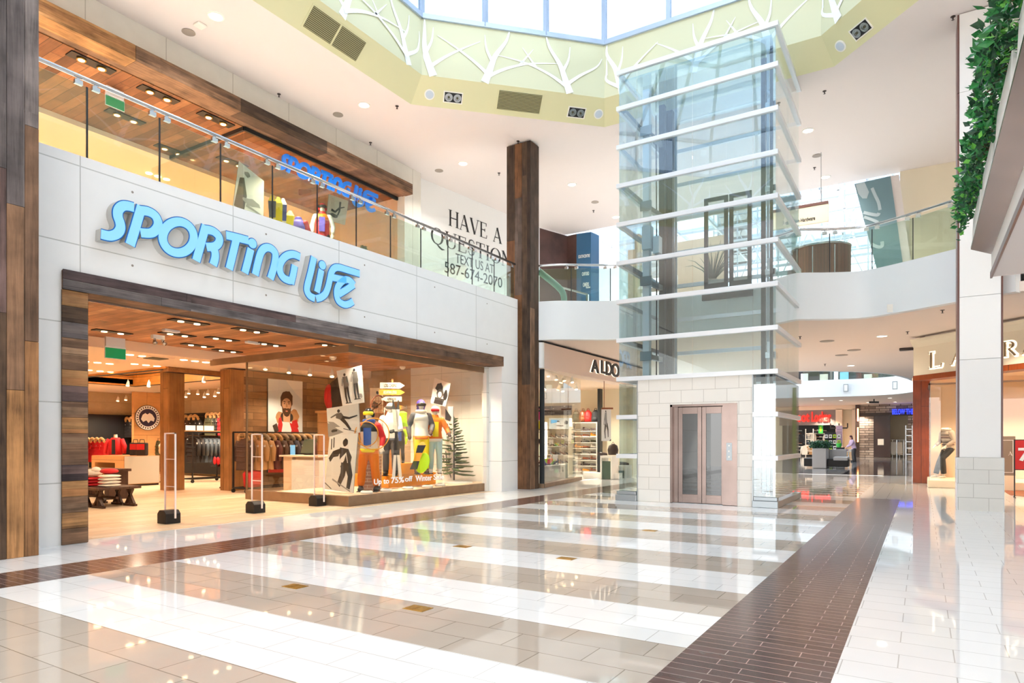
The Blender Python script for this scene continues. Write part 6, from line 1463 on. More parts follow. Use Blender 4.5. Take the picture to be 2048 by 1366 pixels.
top = PD(783, 758, 16.7); m = MB(); m.box(b0.x-.035,b0.x+.035,b0.y-.035,b0.y+.035,.547,top.z); link('post', m, 'counter_wood', t)
ex = V3((.8,.6,0)).normalized(); nf = V3((.6,-.8,0))
for s_, u0, u1, v0, v1, bs, tx, right in (('LOG CABINS',760,809,777,765,'dye_cream','print_dark',1),('MOUNTAIN LODGE',759,809,790,779,'dye_amber','dye_cream',1),('ALPINE HOUSE',762,803,803,793,'dye_cream','print_mid',0),('SKI',795,812,819,811,'dye_amber','print_mid',1)):
    a, b, c = PD(u0,v0,16.55), PD(u1,v0,16.55), PD(u0,v1,16.55); w_ = (b-a).length; h_ = c.z-a.z; o = V3((a.x,a.y,a.z)); tip = .12
    pts = [(0,0),(w_-tip,0),(w_,h_/2),(w_-tip,h_),(0,h_)] if right else [(tip,0),(w_,0),(w_,h_),(tip,h_),(0,h_/2)]
    m = MB(); m.prism([o+ex*p[0]+V3((0,0,p[1])) for p in pts], nf*.02); ar = link('arrow_board', m, bs, t)
    m = MB(); m.text(s_, o+ex*(.1 if right else .16)+V3((0,0,h_*.22))+nf*.021, ex, (0,0,1), max(w_-.3,.13), h_*.56, nf*.003, bold=.02); link('lettering', m, tx, ar, org=_org[t.name])
def fir(loc, h, label, seed=2):
    t_ = empty('fir_tree', label, 'tree', loc); rr_ = random.Random(seed); x, y, z = loc
    m = MB(); m.tube([(x,y,z),(x+.01,y,z+h*.5),(x,y,z+h)], [.022,.015,.004], 7); link('trunk', m, 'bark', t_)
    m = MB()
    for k_ in range(58):
        f = (k_+.5)/58; zz = z + h*(.12+.86*f); l_ = (1-f)**.8*h*.26*rr_.uniform(.75,1.1)+.04; a = k_*2.4+rr_.uniform(-.3,.3); dz = .25-.35*(1-f)
        e = V3((math.cos(a)*l_, math.sin(a)*l_, dz*l_)); p0 = V3((x,y,zz)); m.tube([p0, p0+e*.5+V3((0,0,-.02)), p0+e], [.012,.014,.004], 5)
        n = max(3, int(l_/.05))
        for j_ in range(n):
            b_ = p0+e*((j_+1)/(n+.5)); s2 = V3((-math.sin(a),math.cos(a),0))
            for sg in (-1,1):
                g = (e.normalized()*.7+s2*sg*.8+V3((0,0,.15))).normalized()*(.07+.05*(1-f)); m.tube([b_, b_+g*.5, b_+g], [.016,.019,.004], 4)
    link('foliage', m, 'fir', t_)
    return t_
fir((-11.1,14.72,.24), 1.85, 'small bare fir tree standing at the right end of the display')
m = MB(); m.ell((-11.0,14.7,.225), (.45,.5,.07), 14); single('snow_cloth', m, 'snow', 'white snow cloth spread under the small fir tree', 'cloth', smooth=True)
c = PD(690,785,18.4); t = empty('coat_form', 'dark coat and red bag on a shelf behind the photo boards', 'display', (c.x-.1,c.y,1.9))
c = PD(672,790,18.2); m = MB(); m.ell((c.x,c.y,c.z), (.3,.22,.42), 14); m.ell((c.x+.15,c.y,c.z+.3), (.2,.16,.2), 12); link('coat', m, 'cloth_black', t, smooth=True)
m = MB(); m.ell((c.x-.1,c.y-.16,c.z-.05), (.16,.12,.35), 12); link('red_lining', m, 'cloth_red', t, smooth=True)
m = MB(); m.box(c.x-.5,c.x+.5,c.y-.3,c.y+.3,c.z-.5,c.z-.44); m.box(c.x-.46,c.x-.4,c.y-.25,c.y+.25,.23,c.z-.5); m.box(c.x+.4,c.x+.46,c.y-.25,c.y+.25,.23,c.z-.5); link('shelf', m, 'counter_wood', t)
# ---- upper display: boards, boards and two mannequins seen over the balustrade
q2 = lambda L, x: [PX(u, v, x) for u, v in L]
poster('photo_board', 'upstairs photo board of a snowy forest, left in the upper display', 'poster', q2([(465,420),(527,440),(528,362),(478,322)], -14.75), [(D_, [(.02,.1),(.35,.05),(.4,.4),(.25,.75),(.1,.7)]), (G_, blob(.6,.3,.3,.08,12,3)), (K_, blob(.35,.85,.1,.06,9,5)), (G_, limbp([(.4,.2),(.9,.1)], .03,.02))], edge='print_grey', group='photo boards upstairs')
poster('photo_board', 'pale upstairs photo board of a lone climber, right upper display', 'poster', q2([(652,440),(690,450),(697,402),(658,388)], -14.75), [(D_, limbp([(.6,.85),(.62,.5),(.55,.3)], .05,.03)), (D_, limbp([(.6,.6),(.85,.7)], .03,.02)), (D_, limbp([(.6,.6),(.4,.4),(.2,.45)], .04,.05)), (K_, blob(.35,.25,.25,.08,10,3))], base='dye_cream', edge='print_grey', group='photo boards upstairs')
for k_, (u0,v0,u1,v1,w_,c1,nm) in enumerate(((546,440,544,388,.2,['cloth_navy','dye_yellow'],'navy and yellow snowboard'),(560,445,556,392,.22,['dye_yellow','dye_yellow'],'round yellow snowboard'),(567,450,566,395,.2,['cloth_royal','dye_white'],'blue and white snowboard'),(576,450,580,420,.24,['dye_yellow','dye_yellow'],'short yellow snowboard'))):
    a, b = PX(u0,v0,-14.6), PX(u1,v1,-14.6); ski(V3((a.x,a.y,6.36)), b, w_, c1, '%s standing in the upper display' % nm, 'snowboard', 'snowboards upstairs')
p = PX(597, 430, -14.65); figure('mannequin', 'upstairs mannequin in a purple-blue puffer jacket', 'mannequin', (p.x,p.y,6.36-.33), .7, .98, wear=dict(trousers='cloth_black', jacket='dye_purple', sleeve='cloth_red', boots='black'), head=False, group='mannequins upstairs')
p = PX(645, 430, -14.65); figure('mannequin', 'upstairs mannequin in red helmet and red-white jacket', 'mannequin', (p.x,p.y,6.36), .75, 1.03, wear=dict(trousers='cloth_black', jacket='cloth_red', sleeve='dye_white', bib='dye_purple', yoke='dye_orange', boots='black', helmet='cloth_red', goggles='black'), group='mannequins upstairs')
p = PX(727, 490, -14.4); fir((p.x,p.y,6.36), .95, 'tip of a small fir tree in the upper display', 7)
# ================================================================== ALDO SHOE SHOP
a0, a1 = V3((-9.42,16.85,0)), V3((-10.12,20.85,0)); ad = (a1-a0).normalized(); an = V3((ad.y,-ad.x,0))
A2 = a0 + ad*8.5
g = lambda q_, z, o=0: (q_.x+an.x*o, q_.y+an.y*o, z)
t = empty('shop_fascia', 'pale pink fascia with black ALDO letters behind the dark column', 'sign', (a0.x,a0.y,3.5))
BE = V3((-.08,8.3,0))
m = MB(); m.prism([(a0.x,a0.y,3.52),(a0.x,a0.y,4.27),(a0.x-.5,a0.y,4.27),(a0.x-.5,a0.y,3.52)], BE); link('band', m, mat('aldo_band','f3dccd',.5), t)
m = MB(); m.tube([g(a0,3.52,-.12), g(a0,4.27,-.12)], .13, 20); link('corner', m, 'white_paint', t, smooth='auto')
m = MB(); m.prism([(a0.x-.03,a0.y,4.275),(a0.x-.03,a0.y,4.32),(a0.x-.4,a0.y,4.32),(a0.x-.4,a0.y,4.275)], BE); link('reveal', m, 'black', t)
bd = BE.normalized(); bn = V3((bd.y,-bd.x,0))
def ona(u, v): return PP(u, v, a0, bn)
for ch, u0, u1, vb, vt in (('A',1179,1196,744,718),('L',1199,1208,746.5,720.5),('D',1208.5,1222,750,722.5),('O',1220,1237,753,725)):
    o = ona(u0, vb); w_ = ona(u1, vb)-o; w_.z = 0; h_ = ona(u0, vt).z - o.z
    m = MB(); m.text(ch, o+bn*.045, bd, (0,0,1), w_.length*.9, h_, bn*.04, bold=.02); l_ = link('letter', m, 'letter_black', t)
    m = MB(); m.text(ch, o+bn*.004, bd, (0,0,1), w_.length, h_, bn*.012, bold=.045); link('halo', m, 'halo_white', l_, org=_org[t.name])
t = empty('shopfront_glass', 'glass front of the shoe shop left of its entrance', 'shop window', (a0.x,a0.y,0))
m = MB(); m.prism([g(a0,.005), g(a0,.13), g(a0,.13,-.25), g(a0,.005,-.25)], a1-a0); link('base', m, 'bronze_flat', t)
ss = [0, .9, 1.75, 2.35, 4.06]
for i in range(4):
    p, q_ = a0+ad*(ss[i]+.006), a0+ad*(ss[i+1]-.006); m = MB(); m.prism([g(p,.13,-.05), g(q_,.13,-.05), g(q_,3.5,-.05), g(p,3.5,-.05)], an*-.012); link('glass_panel', m, 'glass_shop', t)
m = MB(); p = a0+ad*.02; m.prism([g(p,.01), g(p,3.5), g(p,3.5,-.14), g(p,.01,-.14)], ad*.05); link('corner_post', m, 'dark_steel', t)
m = MB(); m.box(-17,-9.7,25.3,25.5,0,3.7); m.box(-17.2,-17,16.9,25.5,0,3.7); m.box(-17,-9.9,16.75,16.85,0,3.7); struct('wall_aldo', m, 'cream_wall')
m = MB(); m.box(-17,-12.75,25.2,25.29,2.5,2.9); single('wall_band', m, 'charcoal', 'dark band high on the shoe shop back wall', 'wall trim')
m = MB(); m.prism([(-17,16.9,3.53),(-9.75,16.9,3.53),(-9.75,25.4,3.53),(-17,25.4,3.53)], (0,0,.1)); struct('ceiling', m, 'peach_ceiling', org=(0,0,0))
# shelving for trainers and sandals
def shelf_unit(label, u0, u1, y, z1, n, back='shelf_white'):
    x0, x1 = PY(u0,900,y).x, PY(u1,900,y).x; t_ = empty('shoe_shelf', label, 'shelf unit', ((x0+x1)/2,y,0)); zs_ = [.12+(z1-.2)*i/(n) for i in range(n+1)]
    m = MB(); m.box(x0,x1,y+.16,y+.2,.01,z1); m.box(x0,x0+.03,y-.16,y+.16,.01,z1); m.box(x1-.03,x1,y-.16,y+.16,.01,z1); m.box(x0,x1,y-.16,y+.16,z1,z1+.03); link('carcass', m, back, t_)
    for z in zs_[:-1]:
        m = MB(); m.box(x0+.03,x1-.03,y-.16,y+.16,z-.02,z); link('shelf', m, 'shelf_white', t_)
    m = MB(); m.box(x0-.09,x0-.03,y-.2,y-.1,.1,z1+.2); link('light_strip', m, 'lamp_strip', t_)
    return x0, x1, zs_[:-1]
x0, x1, zs_ = shelf_unit('white lit shelf of men shoes in the middle of shop', 1147, 1197, 24.8, 2.12, 8)
cols = [('olive','cloth_olive'),('orange','leather_brown'),('grey','leather_grey'),('tan','dye_amber'),('black','leather_dark'),('brown','leather_brown'),('dark brown','leather_dark'),('white','sneaker_white'),('grey','leather_grey'),('tan','leather_brown')]
for r_, z in enumerate(zs_):
    for k_ in range(3):
        c = cols[(r_*3+k_*2+1) % 10]; shoe('low' if (r_+k_) % 2 else 'high', c[1], 'sneaker_white' if r_ % 3 == 0 else 'leather_dark', (x0+.22+k_*.36, 24.8, z+.002), .15, '%s shoe, %s from left on %s shelf from floor, mid unit' % (c[0], NTH[k_], NTH[r_]), 'shoes on the middle unit', 1.05)
X0, X1, Zs = shelf_unit('white lit shelf of women shoes seen through the glass', 1098, 1141, 24.0, 1.95, 5, 'cream_wall')
for r_, z in enumerate(Zs[1:]):
    for k_ in range(4):
        c = cols[(r_*5+k_*3) % 10]; shoe('heel', c[1], 'leather_dark', (X0+.2+k_*(X1-X0-.35)/3, 24.0, z+.002), 1.1, '%s sandal, %s from left on %s shelf behind the glass' % (c[0], NTH[k_], NTH[r_+1]), 'sandals behind the glass', 1.1)
q_ = [PY(u, v, 23.78) for u, v in ((1098,858),(1139,858),(1139,836),(1098,836))]
poster('wall_print', 'pale blue printed picture above the sandal shelf', 'poster', q_, [('screen_blue',[(.1,.5),(.4,.6),(.5,.8),(.1,.85)]),('print_dark',blob(.45,.7,.07,.06,8,2)),('print_dark',blob(.85,.6,.08,.2,9,3)),('print_mid',blob(.55,.3,.2,.06,9,4))], base='print_sky')
def backpack(u, mt, label, lean=0):
    x = PY(u, 840, 24.75).x; t_ = empty('backpack', label, 'bag', (x,24.75,2.152), .2, 'bags on top of the shoe shelf')
    m = MB(); m.tube([(0,0,.02),(0,0,.2),(0,.02,.4),(0,.03,.5)], [.17,.18,.15,.06], 14, sy=.62); link('body', m, mt, t_, local=True, smooth=True)
    m = MB(); m.tube([(0,-.09,.04),(0,-.1,.16),(0,-.08,.24)], [.1,.115,.05], 12, sy=.5); link('pocket', m, mt, t_, local=True, smooth=True); m = MB(); m.tube([(-.05,.03,.48),(-.03,.03,.57),(.03,.03,.57),(.05,.03,.48)], .012, 6); link('handle', m, mt, t_, local=True)
backpack(1152,'cloth_olive','dark green backpack on top of the shoe shelf'); backpack(1166,'leather_brown','tan bag on top of the shoe shelf'); backpack(1176,'letter_red' if False else 'print_red','red backpack on top of the shoe shelf'); backpack(1191,'charcoal','charcoal backpack at right end of the shoe shelf')
m = MB(); a, b = PY(1197,900,24.6).x, PY(1202,900,24.6).x; m.box(a,b,24.5,24.75,.01,3.5); single('dark_post', m, 'dark_steel', 'thin dark post right of the men shoe shelf', 'post')
# window plinths with coloured shoes and bags
m = MB(); p, q2_ = PZ(1088,972), PZ(1151,962); m.prism([(p.x-.3,p.y+.25,.01),(q2_.x-.3,q2_.y,.01),(q2_.x-1.1,q2_.y-.2,.01),(p.x-1.2,p.y+.1,.01)], (0,0,.56)); single('window_plinth', m, 'plinth_grey', 'low grey plinth behind the shoe shop glass', 'plinth', bevel=.01)
pl0, pl1 = V3((p.x-.65,p.y+.35,.572)), V3((q2_.x-.65,q2_.y-.1,.572))
for k_, (f, kind, mt, nm) in enumerate(((.05,'heel','print_red','red'),(.2,'heel','dye_cream','cream'),(.34,'heel','leather_brown','tan'),(.5,'heel','dye_purple','purple'),(.64,'high','print_red','coral'),(.8,'heel','dye_lime','lime'),(.92,'heel','leather_dark','dark'))):
    w = pl0.lerp(pl1, f); shoe(kind, mt, 'leather_dark', (w.x,w.y,.572), .9+.3*k_, '%s shoe on the window plinth, %s from left' % (nm, NTH[k_]), 'shoes on the window plinth', 1.35)
for nm, mt, f, dz in (('lime','dye_lime',.72,0),('orange','dye_orange',.86,0)):
    w = pl0.lerp(pl1, f)+V3((-.25,.1,0)); t_ = empty('handbag', '%s handbag on the window plinth' % nm, 'bag', (w.x,w.y,.572), .6); m = MB(); m.box(-.14,.14,-.06,.06,0,.2); link('body', m, mt, t_, local=True, bevel=.03); m = MB(); m.tube([(-.08,0,.2),(-.05,0,.32),(.05,0,.32),(.08,0,.2)], .01, 6); link('handle', m, mt, t_, local=True)
t = empty('bag_rack', 'tall open rack of bright bags at far left of shoe shop', 'shelf unit', (-10.4,18.0,0)); w = PD(1082,880,21.0)
x, y = w.x-.1, w.y
m = MB(); m.box(x-.35,x-.32,y-.2,y+.2,.01,2.9); link('back', m, 'shelf_white', t)
for z in (.9,1.3,1.75,2.4):
    m = MB(); m.box(x-.32,x+.3,y-.2,y+.2,z-.02,z); link('shelf', m, 'leather_brown', t)
for nm, mt, z in (('pink','dye_pink',2.0),('yellow','dye_yellow',1.76),('dark','leather_dark',1.31)):
    t_ = empty('handbag', '%s handbag on the open rack at far left' % nm, 'bag', (x,y,z if z != 2.0 else 1.76+.3), 0); m = MB(); m.box(-.16,.16,-.08,.08,0,.26 if nm != 'dark' else .14); link('body', m, mt, t_, local=True, bevel=.03); m = MB(); m.tube([(-.08,0,.24),(-.05,0,.36),(.05,0,.36),(.08,0,.24)], .01, 6); link('handle', m, mt, t_, local=True)
# entrance side: banner, tables, bags
w = [PD(u, v, 23.5) for u, v in ((1203,882),(1222,882),(1222,818),(1203,818))]
poster('banner', 'white hanging banner with grey sketch of a striding figure', 'poster', w, [('print_dark',blob(.45,.93,.06,.025,8,2)),('print_grey',limbp([(.45,.9),(.46,.7),(.5,.5)],.09,.12)),('print_mid',limbp([(.42,.52),(.35,.3),(.4,.08)],.09,.04)),('print_mid',limbp([(.56,.52),(.68,.35),(.7,.12)],.09,.04)),('print_grey',limbp([(.4,.85),(.3,.65),(.25,.5)],.05,.03)),('print_dark',[(.8,0),(1,0),(1,.07)])])
m = MB(); m.tube([w[3]+V3((0,0,.02)), w[2]+V3((.08,0,.02))], .03, 8); m.cyl(w[3]+V3((.1,0,.02)), w[3]+V3((.1,0,.02)) + V3((0,0,3.54-w[3].z)), .012, 6); single('banner_rail', m, 'leather_brown', 'brown rail holding the white figure banner', 'rail')
for k_, (u0, u1, v, tt, nm) in enumerate(((1206,1236,911,24.0,'left, taller'),(1236,1262,930,24.5,'right, lower'))):
    a, b = PD(u0,v,tt), PD(u1,v,tt); t_ = empty('display_table', 'white-topped table with green front in shoe shop entrance, %s' % nm, 'table', ((a.x+b.x)/2,a.y,0), 0, 'tables in the shoe shop entrance')
    m = MB(); m.box(a.x,b.x,a.y-.25,a.y+.35,a.z-.08,a.z); link('tabletop', m, 'shelf_white', t_)
    for x in (a.x, b.x-.06):
        m = MB(); m.box(x,x+.06,a.y-.25,a.y+.35,.01,a.z-.08); link('leg', m, 'shelf_white', t_)
    m = MB(); m.box(a.x+.06,b.x-.06,a.y-.2,a.y-.15,.01,a.z-.2); link('front_panel', m, mat('green_glass','56695a',.25), t_)
a = PD(1226,905,24.1); t_ = empty('backpack', 'dark brown backpack on the table by the banner', 'bag', (a.x,a.y,PD(1206,911,24).z), .3); m = MB(); m.tube([(0,0,.02),(0,0,.2),(0,.02,.36),(0,.03,.42)], [.17,.2,.16,.06], 14, sy=.7); link('body', m, 'leather_dark', t_, local=True, smooth=True); m = MB(); m.tube([(-.06,0,.4),(0,0,.5),(.06,0,.4)], .012, 6); link('handle', m, 'leather_dark', t_, local=True)
shoe('low','leather_dark','leather_dark',(a.x-.4,a.y-.05,PD(1206,911,24).z+.002),.3,'dark shoe on the table left of the brown backpack','shoes by the banner',1.2)
shoe('low','leather_dark','leather_dark',(PD(1248,928,24.5).x,PD(1248,928,24.5).y,PD(1236,930,24.5).z+.002),.3,'dark shoe on the lower table beside the lift','shoes by the banner',1.2)
w = PZ(1195,957); m = MB(); m.box(w.x-.5,w.x+.9,w.y-.2,w.y+.2,.01,.22); single('bench', m, 'shelf_white', 'low white bench step inside the shoe shop entrance', 'bench', bevel=.01)
for k_, (u, v) in enumerate(((1096,748),(1112,755),(1128,757),(1144,760),(1089,775),(1125,778),(1152,774))): spot(PD(u, v-8, 21.5), 'white track spot in the shoe shop window, %s from left' % NTH[k_], 'track spots in the shoe shop')
# ================================================================== FAR CORRIDOR
YF = 62.0
def F(u, v, y=YF): return PY(u, v, y)
# Foot Locker
a, b = F(1560, 822), F(1672, 850)
t = empty('shop_fascia', 'grey fascia with red Foot Locker lettering at corridor end', 'sign', ((a.x+b.x)/2,YF,b.z))
m = MB(); m.box(a.x,b.x,YF-.3,YF+.3,b.z,a.z); link('band', m, mat('fascia_grey','8d7d75',.6), t)
o, e, h_ = F(1587,844.5), F(1663,844.5), F(1587,825)
for s_, f0, f1 in (('Foot',0,.44),('Locker',.5,1)):
    m = MB(); m.text(s_, (o.x+(e.x-o.x)*f0,YF-.31,o.z), (1,0,0), (0,0,1), (e.x-o.x)*(f1-f0), h_.z-o.z, (0,-.1,0), bold=.018); link('lettering', m, 'letter_red', t)
bp = F(1672,912); m = MB(); m.box(bp.x,bp.x+.5,YF-.3,YF+.3,0,a.z+.05); m.box(F(1714,900).x-.35,F(1714,900).x,YF-.3,YF+.3,0,a.z+.05); m.box(-16,F(1715,900).x,YF-.3,YF+.3,a.z,4.36); struct('wall_far', m, 'peach_wall')
m = MB(); m.box(F(1560,900).x,F(1672,900).x,YF+1.2,YF+1.3,0,b.z+.1); struct('wall_far', m, 'black')
k_ = 0
for col_ in range(6):
    for r_ in range(7):
        u = (1594,1599,1633,1638,1643,1648)[col_]; q_ = F(u, 862+r_*6.5, YF+.9)
        shoe('low', ('sneaker_white','leather_grey','leather_brown')[(col_+r_) % 3], 'sneaker_white', (q_.x,YF+.95,q_.z), .2, 'trainer on the dark far shop wall, %s column from left, %s from top' % (NTH[col_], NTH[r_]), 'trainers on the far shop wall', 1.3)
for i, (u, c, v) in enumerate(((1606,'cloth_black',865),(1614,'cloth_slate',866),(1622,'dye_cream',864),(1612,'dye_cream',889),(1622,'cloth_tan',889),(1657,'dye_cream',865))):
    q_ = F(u, v, YF+.6); dup_ = parka('sports_top', '%s sports top hanging in the far shoe shop, %s in turn from left' % (('black','grey','cream','cream','tan','cream')[i], NTH[i]), 'black', None, (q_.x,YF+.6,q_.z), .7, 'sports tops in the far shop', False); dup_.scale = (1.3,1,1.3)
    for ch in dup_.children:
        if ch.name.startswith(('shell','sleeve')): ch.data.materials[0] = M[c]
q_ = [F(u, v, YF-.1) for u, v in ((1637,867),(1646,867),(1646,849),(1637,849))]
poster('hanging_banner', 'bright green banner hanging in the far shoe shop', 'poster', q_, [('dye_lime', blob(.5,.5,.25,.3,10,2))], base='dye_green')
m = MB(); q_ = F(1619,905,YF-.2); 
for dx in (-.3,.3): m.box(q_.x+dx-.03,q_.x+dx+.03,YF-.25,YF-.19,0,2.4)
for z in (.5,1.0,1.5,2.0): m.box(q_.x-.3,q_.x+.3,YF-.25,YF-.19,z-.03,z+.03)
single('ladder_stand', m, 'dye_cream', 'pale ladder-like stand in front of the far shoe shop', 'stand')
# bright side window beside it
m = MB(); m.box(F(1672,900).x,F(1712,900).x,YF+.4,YF+.5,0,4.2); struct('wall_far', m, 'cream_wall')
q_ = [F(u, v, YF-.05) for u, v in ((1668,851),(1685,851),(1685,837),(1668,837))]
poster('wall_screen', 'white wall screen above the kiosk with a small dark picture', 'screen', q_, [('print_dark',[(.4,.05),(.65,.05),(.65,.6),(.4,.6)])], base='screen_white', edge='black', th=.1)
m = MB(); c, d = F(1661,856,55), F(1695,856,55); m.bar((c.x,55,c.z),(d.x,55,d.z),.12,.1)
for x in (c.x,(c.x+d.x)/2,d.x): m.box(x-.04,x+.04,54.96,55.04,c.z,c.z+.35)
m.box((c.x+d.x)/2-.05,(c.x+d.x)/2+.05,54.95,55.05,0,c.z); single('overhead_canopy', m, 'leather_dark', 'dark overhead frame of the corridor kiosk', 'canopy')
q_ = [F(u, v, 54.8) for u, v in ((1672,893),(1685,893),(1685,851),(1672,851))]
poster('price_banner', 'tall pale pink price banner on the corridor kiosk', 'sign', q_, [('print_mid',[(.15,.08+.12*i),(.85,.08+.12*i),(.85,.095+.12*i),(.15,.095+.12*i)]) for i in range(7)], base='dye_lilac')
c, d = F(1650,915,53.5), F(1692,915,53.5)
t = empty('kiosk_shelves', 'dark kiosk shelving stacked with small packs', 'shelf unit', ((c.x+d.x)/2,53.5,0))
m = MB(); m.box(c.x,d.x-.7,53.4,54,0.02,2.0); link('body', m, 'charcoal', t)
for i in range(3):
    m = MB(); m.box(c.x-.05,d.x-.65,53.1,53.4,.7+i*.42,.73+i*.42); link('shelf', m, 'black', t)
for i in range(12):
    x = c.x+.12+(i % 4)*.28; z = .735+(i//4)*.42; m = MB(); m.box(x-.1,x+.1,53.15,53.3,z,z+.26); m.box(x-.06,x+.06,53.14,53.15,z+.08,z+.2,1); single('packet', m, [('shelf_white','dye_lime','print_white')[i % 3],'print_mid'], 'small packet on the kiosk, %s from left on %s shelf from bottom' % (NTH[i % 4], NTH[i//4]), 'box', 'packets on the kiosk')
c, d = F(1663,922,51), F(1698,922,51)
t = empty('kiosk_counter', 'black kiosk counter with chrome foot behind the planter bench', 'counter', ((c.x+d.x)/2,51,0))
m = MB(); m.box(c.x+.3,d.x-.3,50.8,51.6,.25,.86); link('body', m, 'black', t); m = MB(); m.box(c.x+.2,d.x-.2,50.7,51.7,.87,.92); link('worktop', m, 'charcoal', t); m = MB(); m.box(c.x+.35,d.x-.35,50.85,51.5,.005,.25); link('foot', m, 'steel', t)
x = F(1678,900,51).x; m = MB(); m.lathe([(.14,0),(.19,.28),(.17,.28),(.13,.04)], (x,50.95,.925), 14); single('green_tub', m, 'dye_green', 'bright green tub on the black kiosk counter', 'tub', smooth='auto')
p = PZ(1697,921); t = empty('side_table', 'small white round table covered with pink goods', 'table', (p.x,p.y,0))
m = MB(); m.lathe([(.42,.6),(.45,.63),(.43,.66)], (p.x,p.y,0), 20); link('tabletop', m, 'shelf_white', t); m = MB(); m.cyl((p.x,p.y,.03),(p.x,p.y,.6),.04,10); m.lathe([(.25,.005),(.24,.03)], (p.x,p.y,0), 16); link('pedestal', m, 'steel', t)
for i in range(6):
    a_ = i*1.05; m = MB(); m.ell((p.x+.24*math.cos(a_),p.y+.24*math.sin(a_),.735), (.11,.1,.075), 10); single('gift_pack', m, ('dye_lilac','shelf_white')[i % 2], '%s soft pack on the small round table' % ('pink','white')[i % 2], 'package', '%s packs on the round table' % ('pink','white')[i % 2], smooth=True)
p = PZ(1708,924)
figure('person', 'woman with dark red hair in lilac top bending over the table', 'person', (p.x,p.y,0), -1.15, .97, lean=.28, skin='dye_flesh',
    arms=dict(L=((.2,-.25,1.15),(.12,-.5,1.0)), R=((-.2,-.22,1.15),(-.1,-.46,.98))), wear=dict(trousers='cloth_black', baggy=1.1, jacket='dye_lilac', collar=0, boots='black', hair='dye_hair'))
# planter bench
p = PZ(1640,937)
t = empty('planter_bench', 'grey square planter with black bench seats in the corridor', 'bench', (p.x,p.y,0)); W2 = 1.55
m = MB(); x0 = PZ(1623,937).x; x1 = PZ(1653,937).x; y0 = p.y; m.box(x0,x1,y0,y0+1.4,.01,1.0); link('tub', m, mat('bench_grey','a7a4a2',.5), t, bevel=.02)
for a_, b_ in ((x0-.42,x0-.02),(x1+.02,x1+.95)):
    m = MB(); m.box(a_,b_,y0+.2,y0+1.2,.09,.5); link('seat', m, 'black', t, bevel=.03)
m = MB(); m.box(x1+.3,x1+.95,y0+.18,y0+1.22,.4,.58); link('seat_top', m, 'bench_grey', t, bevel=.03); m = MB(); m.box(x1+.02,x1+.8,y0+1.22,y0+1.4,.1,.95); link('backrest', m, 'bench_grey', t, bevel=.02)
m = MB()
for i in range(700):
    leaf(m, (rr.uniform(x0-.12,x1+.1), rr.uniform(y0-.1,y0+1.4), 1.0+.32*rr.random()), (rr.uniform(-1,1),rr.uniform(-1,1),rr.uniform(-.2,1)), .14, 0)
single('shrub', m, 'leaf_dark', 'dark low shrubs growing in the grey corridor planter', 'plant')
# stone-faced shop
s0, s1 = F(1712,900).x, F(1850,900).x; oz = F(1750,832).z
m = MB(); ox0, ox1 = F(1748,900).x, F(1781,900).x; e0, e1 = F(1782,900).x, F(1816,900).x
m.box(F(1720,900).x,ox0,YF-.5,YF,0,oz); m.box(e1,s1+3,YF-.5,YF,0,oz); m.box(F(1720,900).x,s1+3,YF-.5,YF,oz+.25,4.36); struct('wall_stone', m, 'stacked_stone', org=(0,0,0))
m = MB(); m.box(s0,F(1720,900).x,YF-.6,YF,0,4.36); m.box(F(1720,900).x,s1+3,YF-.55,YF,oz,oz+.25); struct('trim_4', m, 'leather_dark')
m = MB(); m.box(F(1718,900).x,s1+3,YF+3,YF+3.1,0,4); struct('wall_stone', m, 'stacked_stone', org=(0,0,0))
for v0, v1, nm in ((818,843,'upper'),(855,884,'lower')):
    a, b = F(1716,v1), F(1718.5,v0); m = MB(); m.box(a.x-.02,b.x,YF-.66,YF-.61,a.z,b.z); single('strip_light', m, 'strip_orange', '%s glowing orange strip light left of the stone shop' % nm, 'light')
t = empty('dark_door', 'dark glazed door panel with small picture in the stone shop', 'door', ((ox0+ox1)/2,YF-.4,0))
m = MB(); m.box(ox0,ox1,YF-.45,YF-.4,.02,oz); link('panel', m, mat('door_brown','3a241c',.25), t); a, b = F(1756,890), F(1768,878); m = MB(); m.box(a.x,b.x,YF-.47,YF-.455,a.z,b.z); link('picture', m, 'dye_cream', t)
a = F(1785,829.5); e = F(1836,829.5); h_ = F(1785,819).z
t = empty('neon_sign', 'glowing blue BELOW THE lettering on the stone shop', 'sign', (a.x,YF-.6,a.z))
for s_, f0, f1 in (('BELOW',0,.5),('THE',.54,.84)):
    m = MB(); m.text(s_, (a.x+(e.x-a.x)*f0,YF-.52,a.z), (1,0,0), (0,0,1), (e.x-a.x)*(f1-f0), h_-a.z, (0,-.1,0), bold=.02); link('lettering', m, 'letter_neon', t)
for i, (u, c) in enumerate(((1787,'shelf_white'),(1792,'cloth_black'),(1800,'dye_cream'),(1806,'shelf_white'))):
    q_ = F(u, 908, YF+.8+.3*(i % 2)); tt_ = empty('clothes_rack', 'bright clothes rack inside the stone shop, %s from left' % NTH[i], 'clothes rack', (q_.x,q_.y,0), 0, 'racks in the stone shop')
    m = MB(); m.box(-.2,.2,-.3,.3,.3,1.3); m.box(-.16,.18,-.28,.28,.2,.3); link('clothes', m, c, tt_, local=True, bevel=.06); m = MB(); m.tube([(-.25,0,.01),(-.25,0,1.45),(.25,0,1.45),(.25,0,.01)], .025, 6); link('rail', m, 'steel', tt_, local=True)
q_ = F(1818,906,YF-.9); m = MB()
for dx in (-.22,.22): m.box(q_.x+dx-.03,q_.x+dx+.03,YF-.95,YF-.89,0,2.6)
for z in (.3,.8,1.3,1.8,2.3): m.box(q_.x-.22,q_.x+.22,YF-.95,YF-.89,z-.03,z+.03)
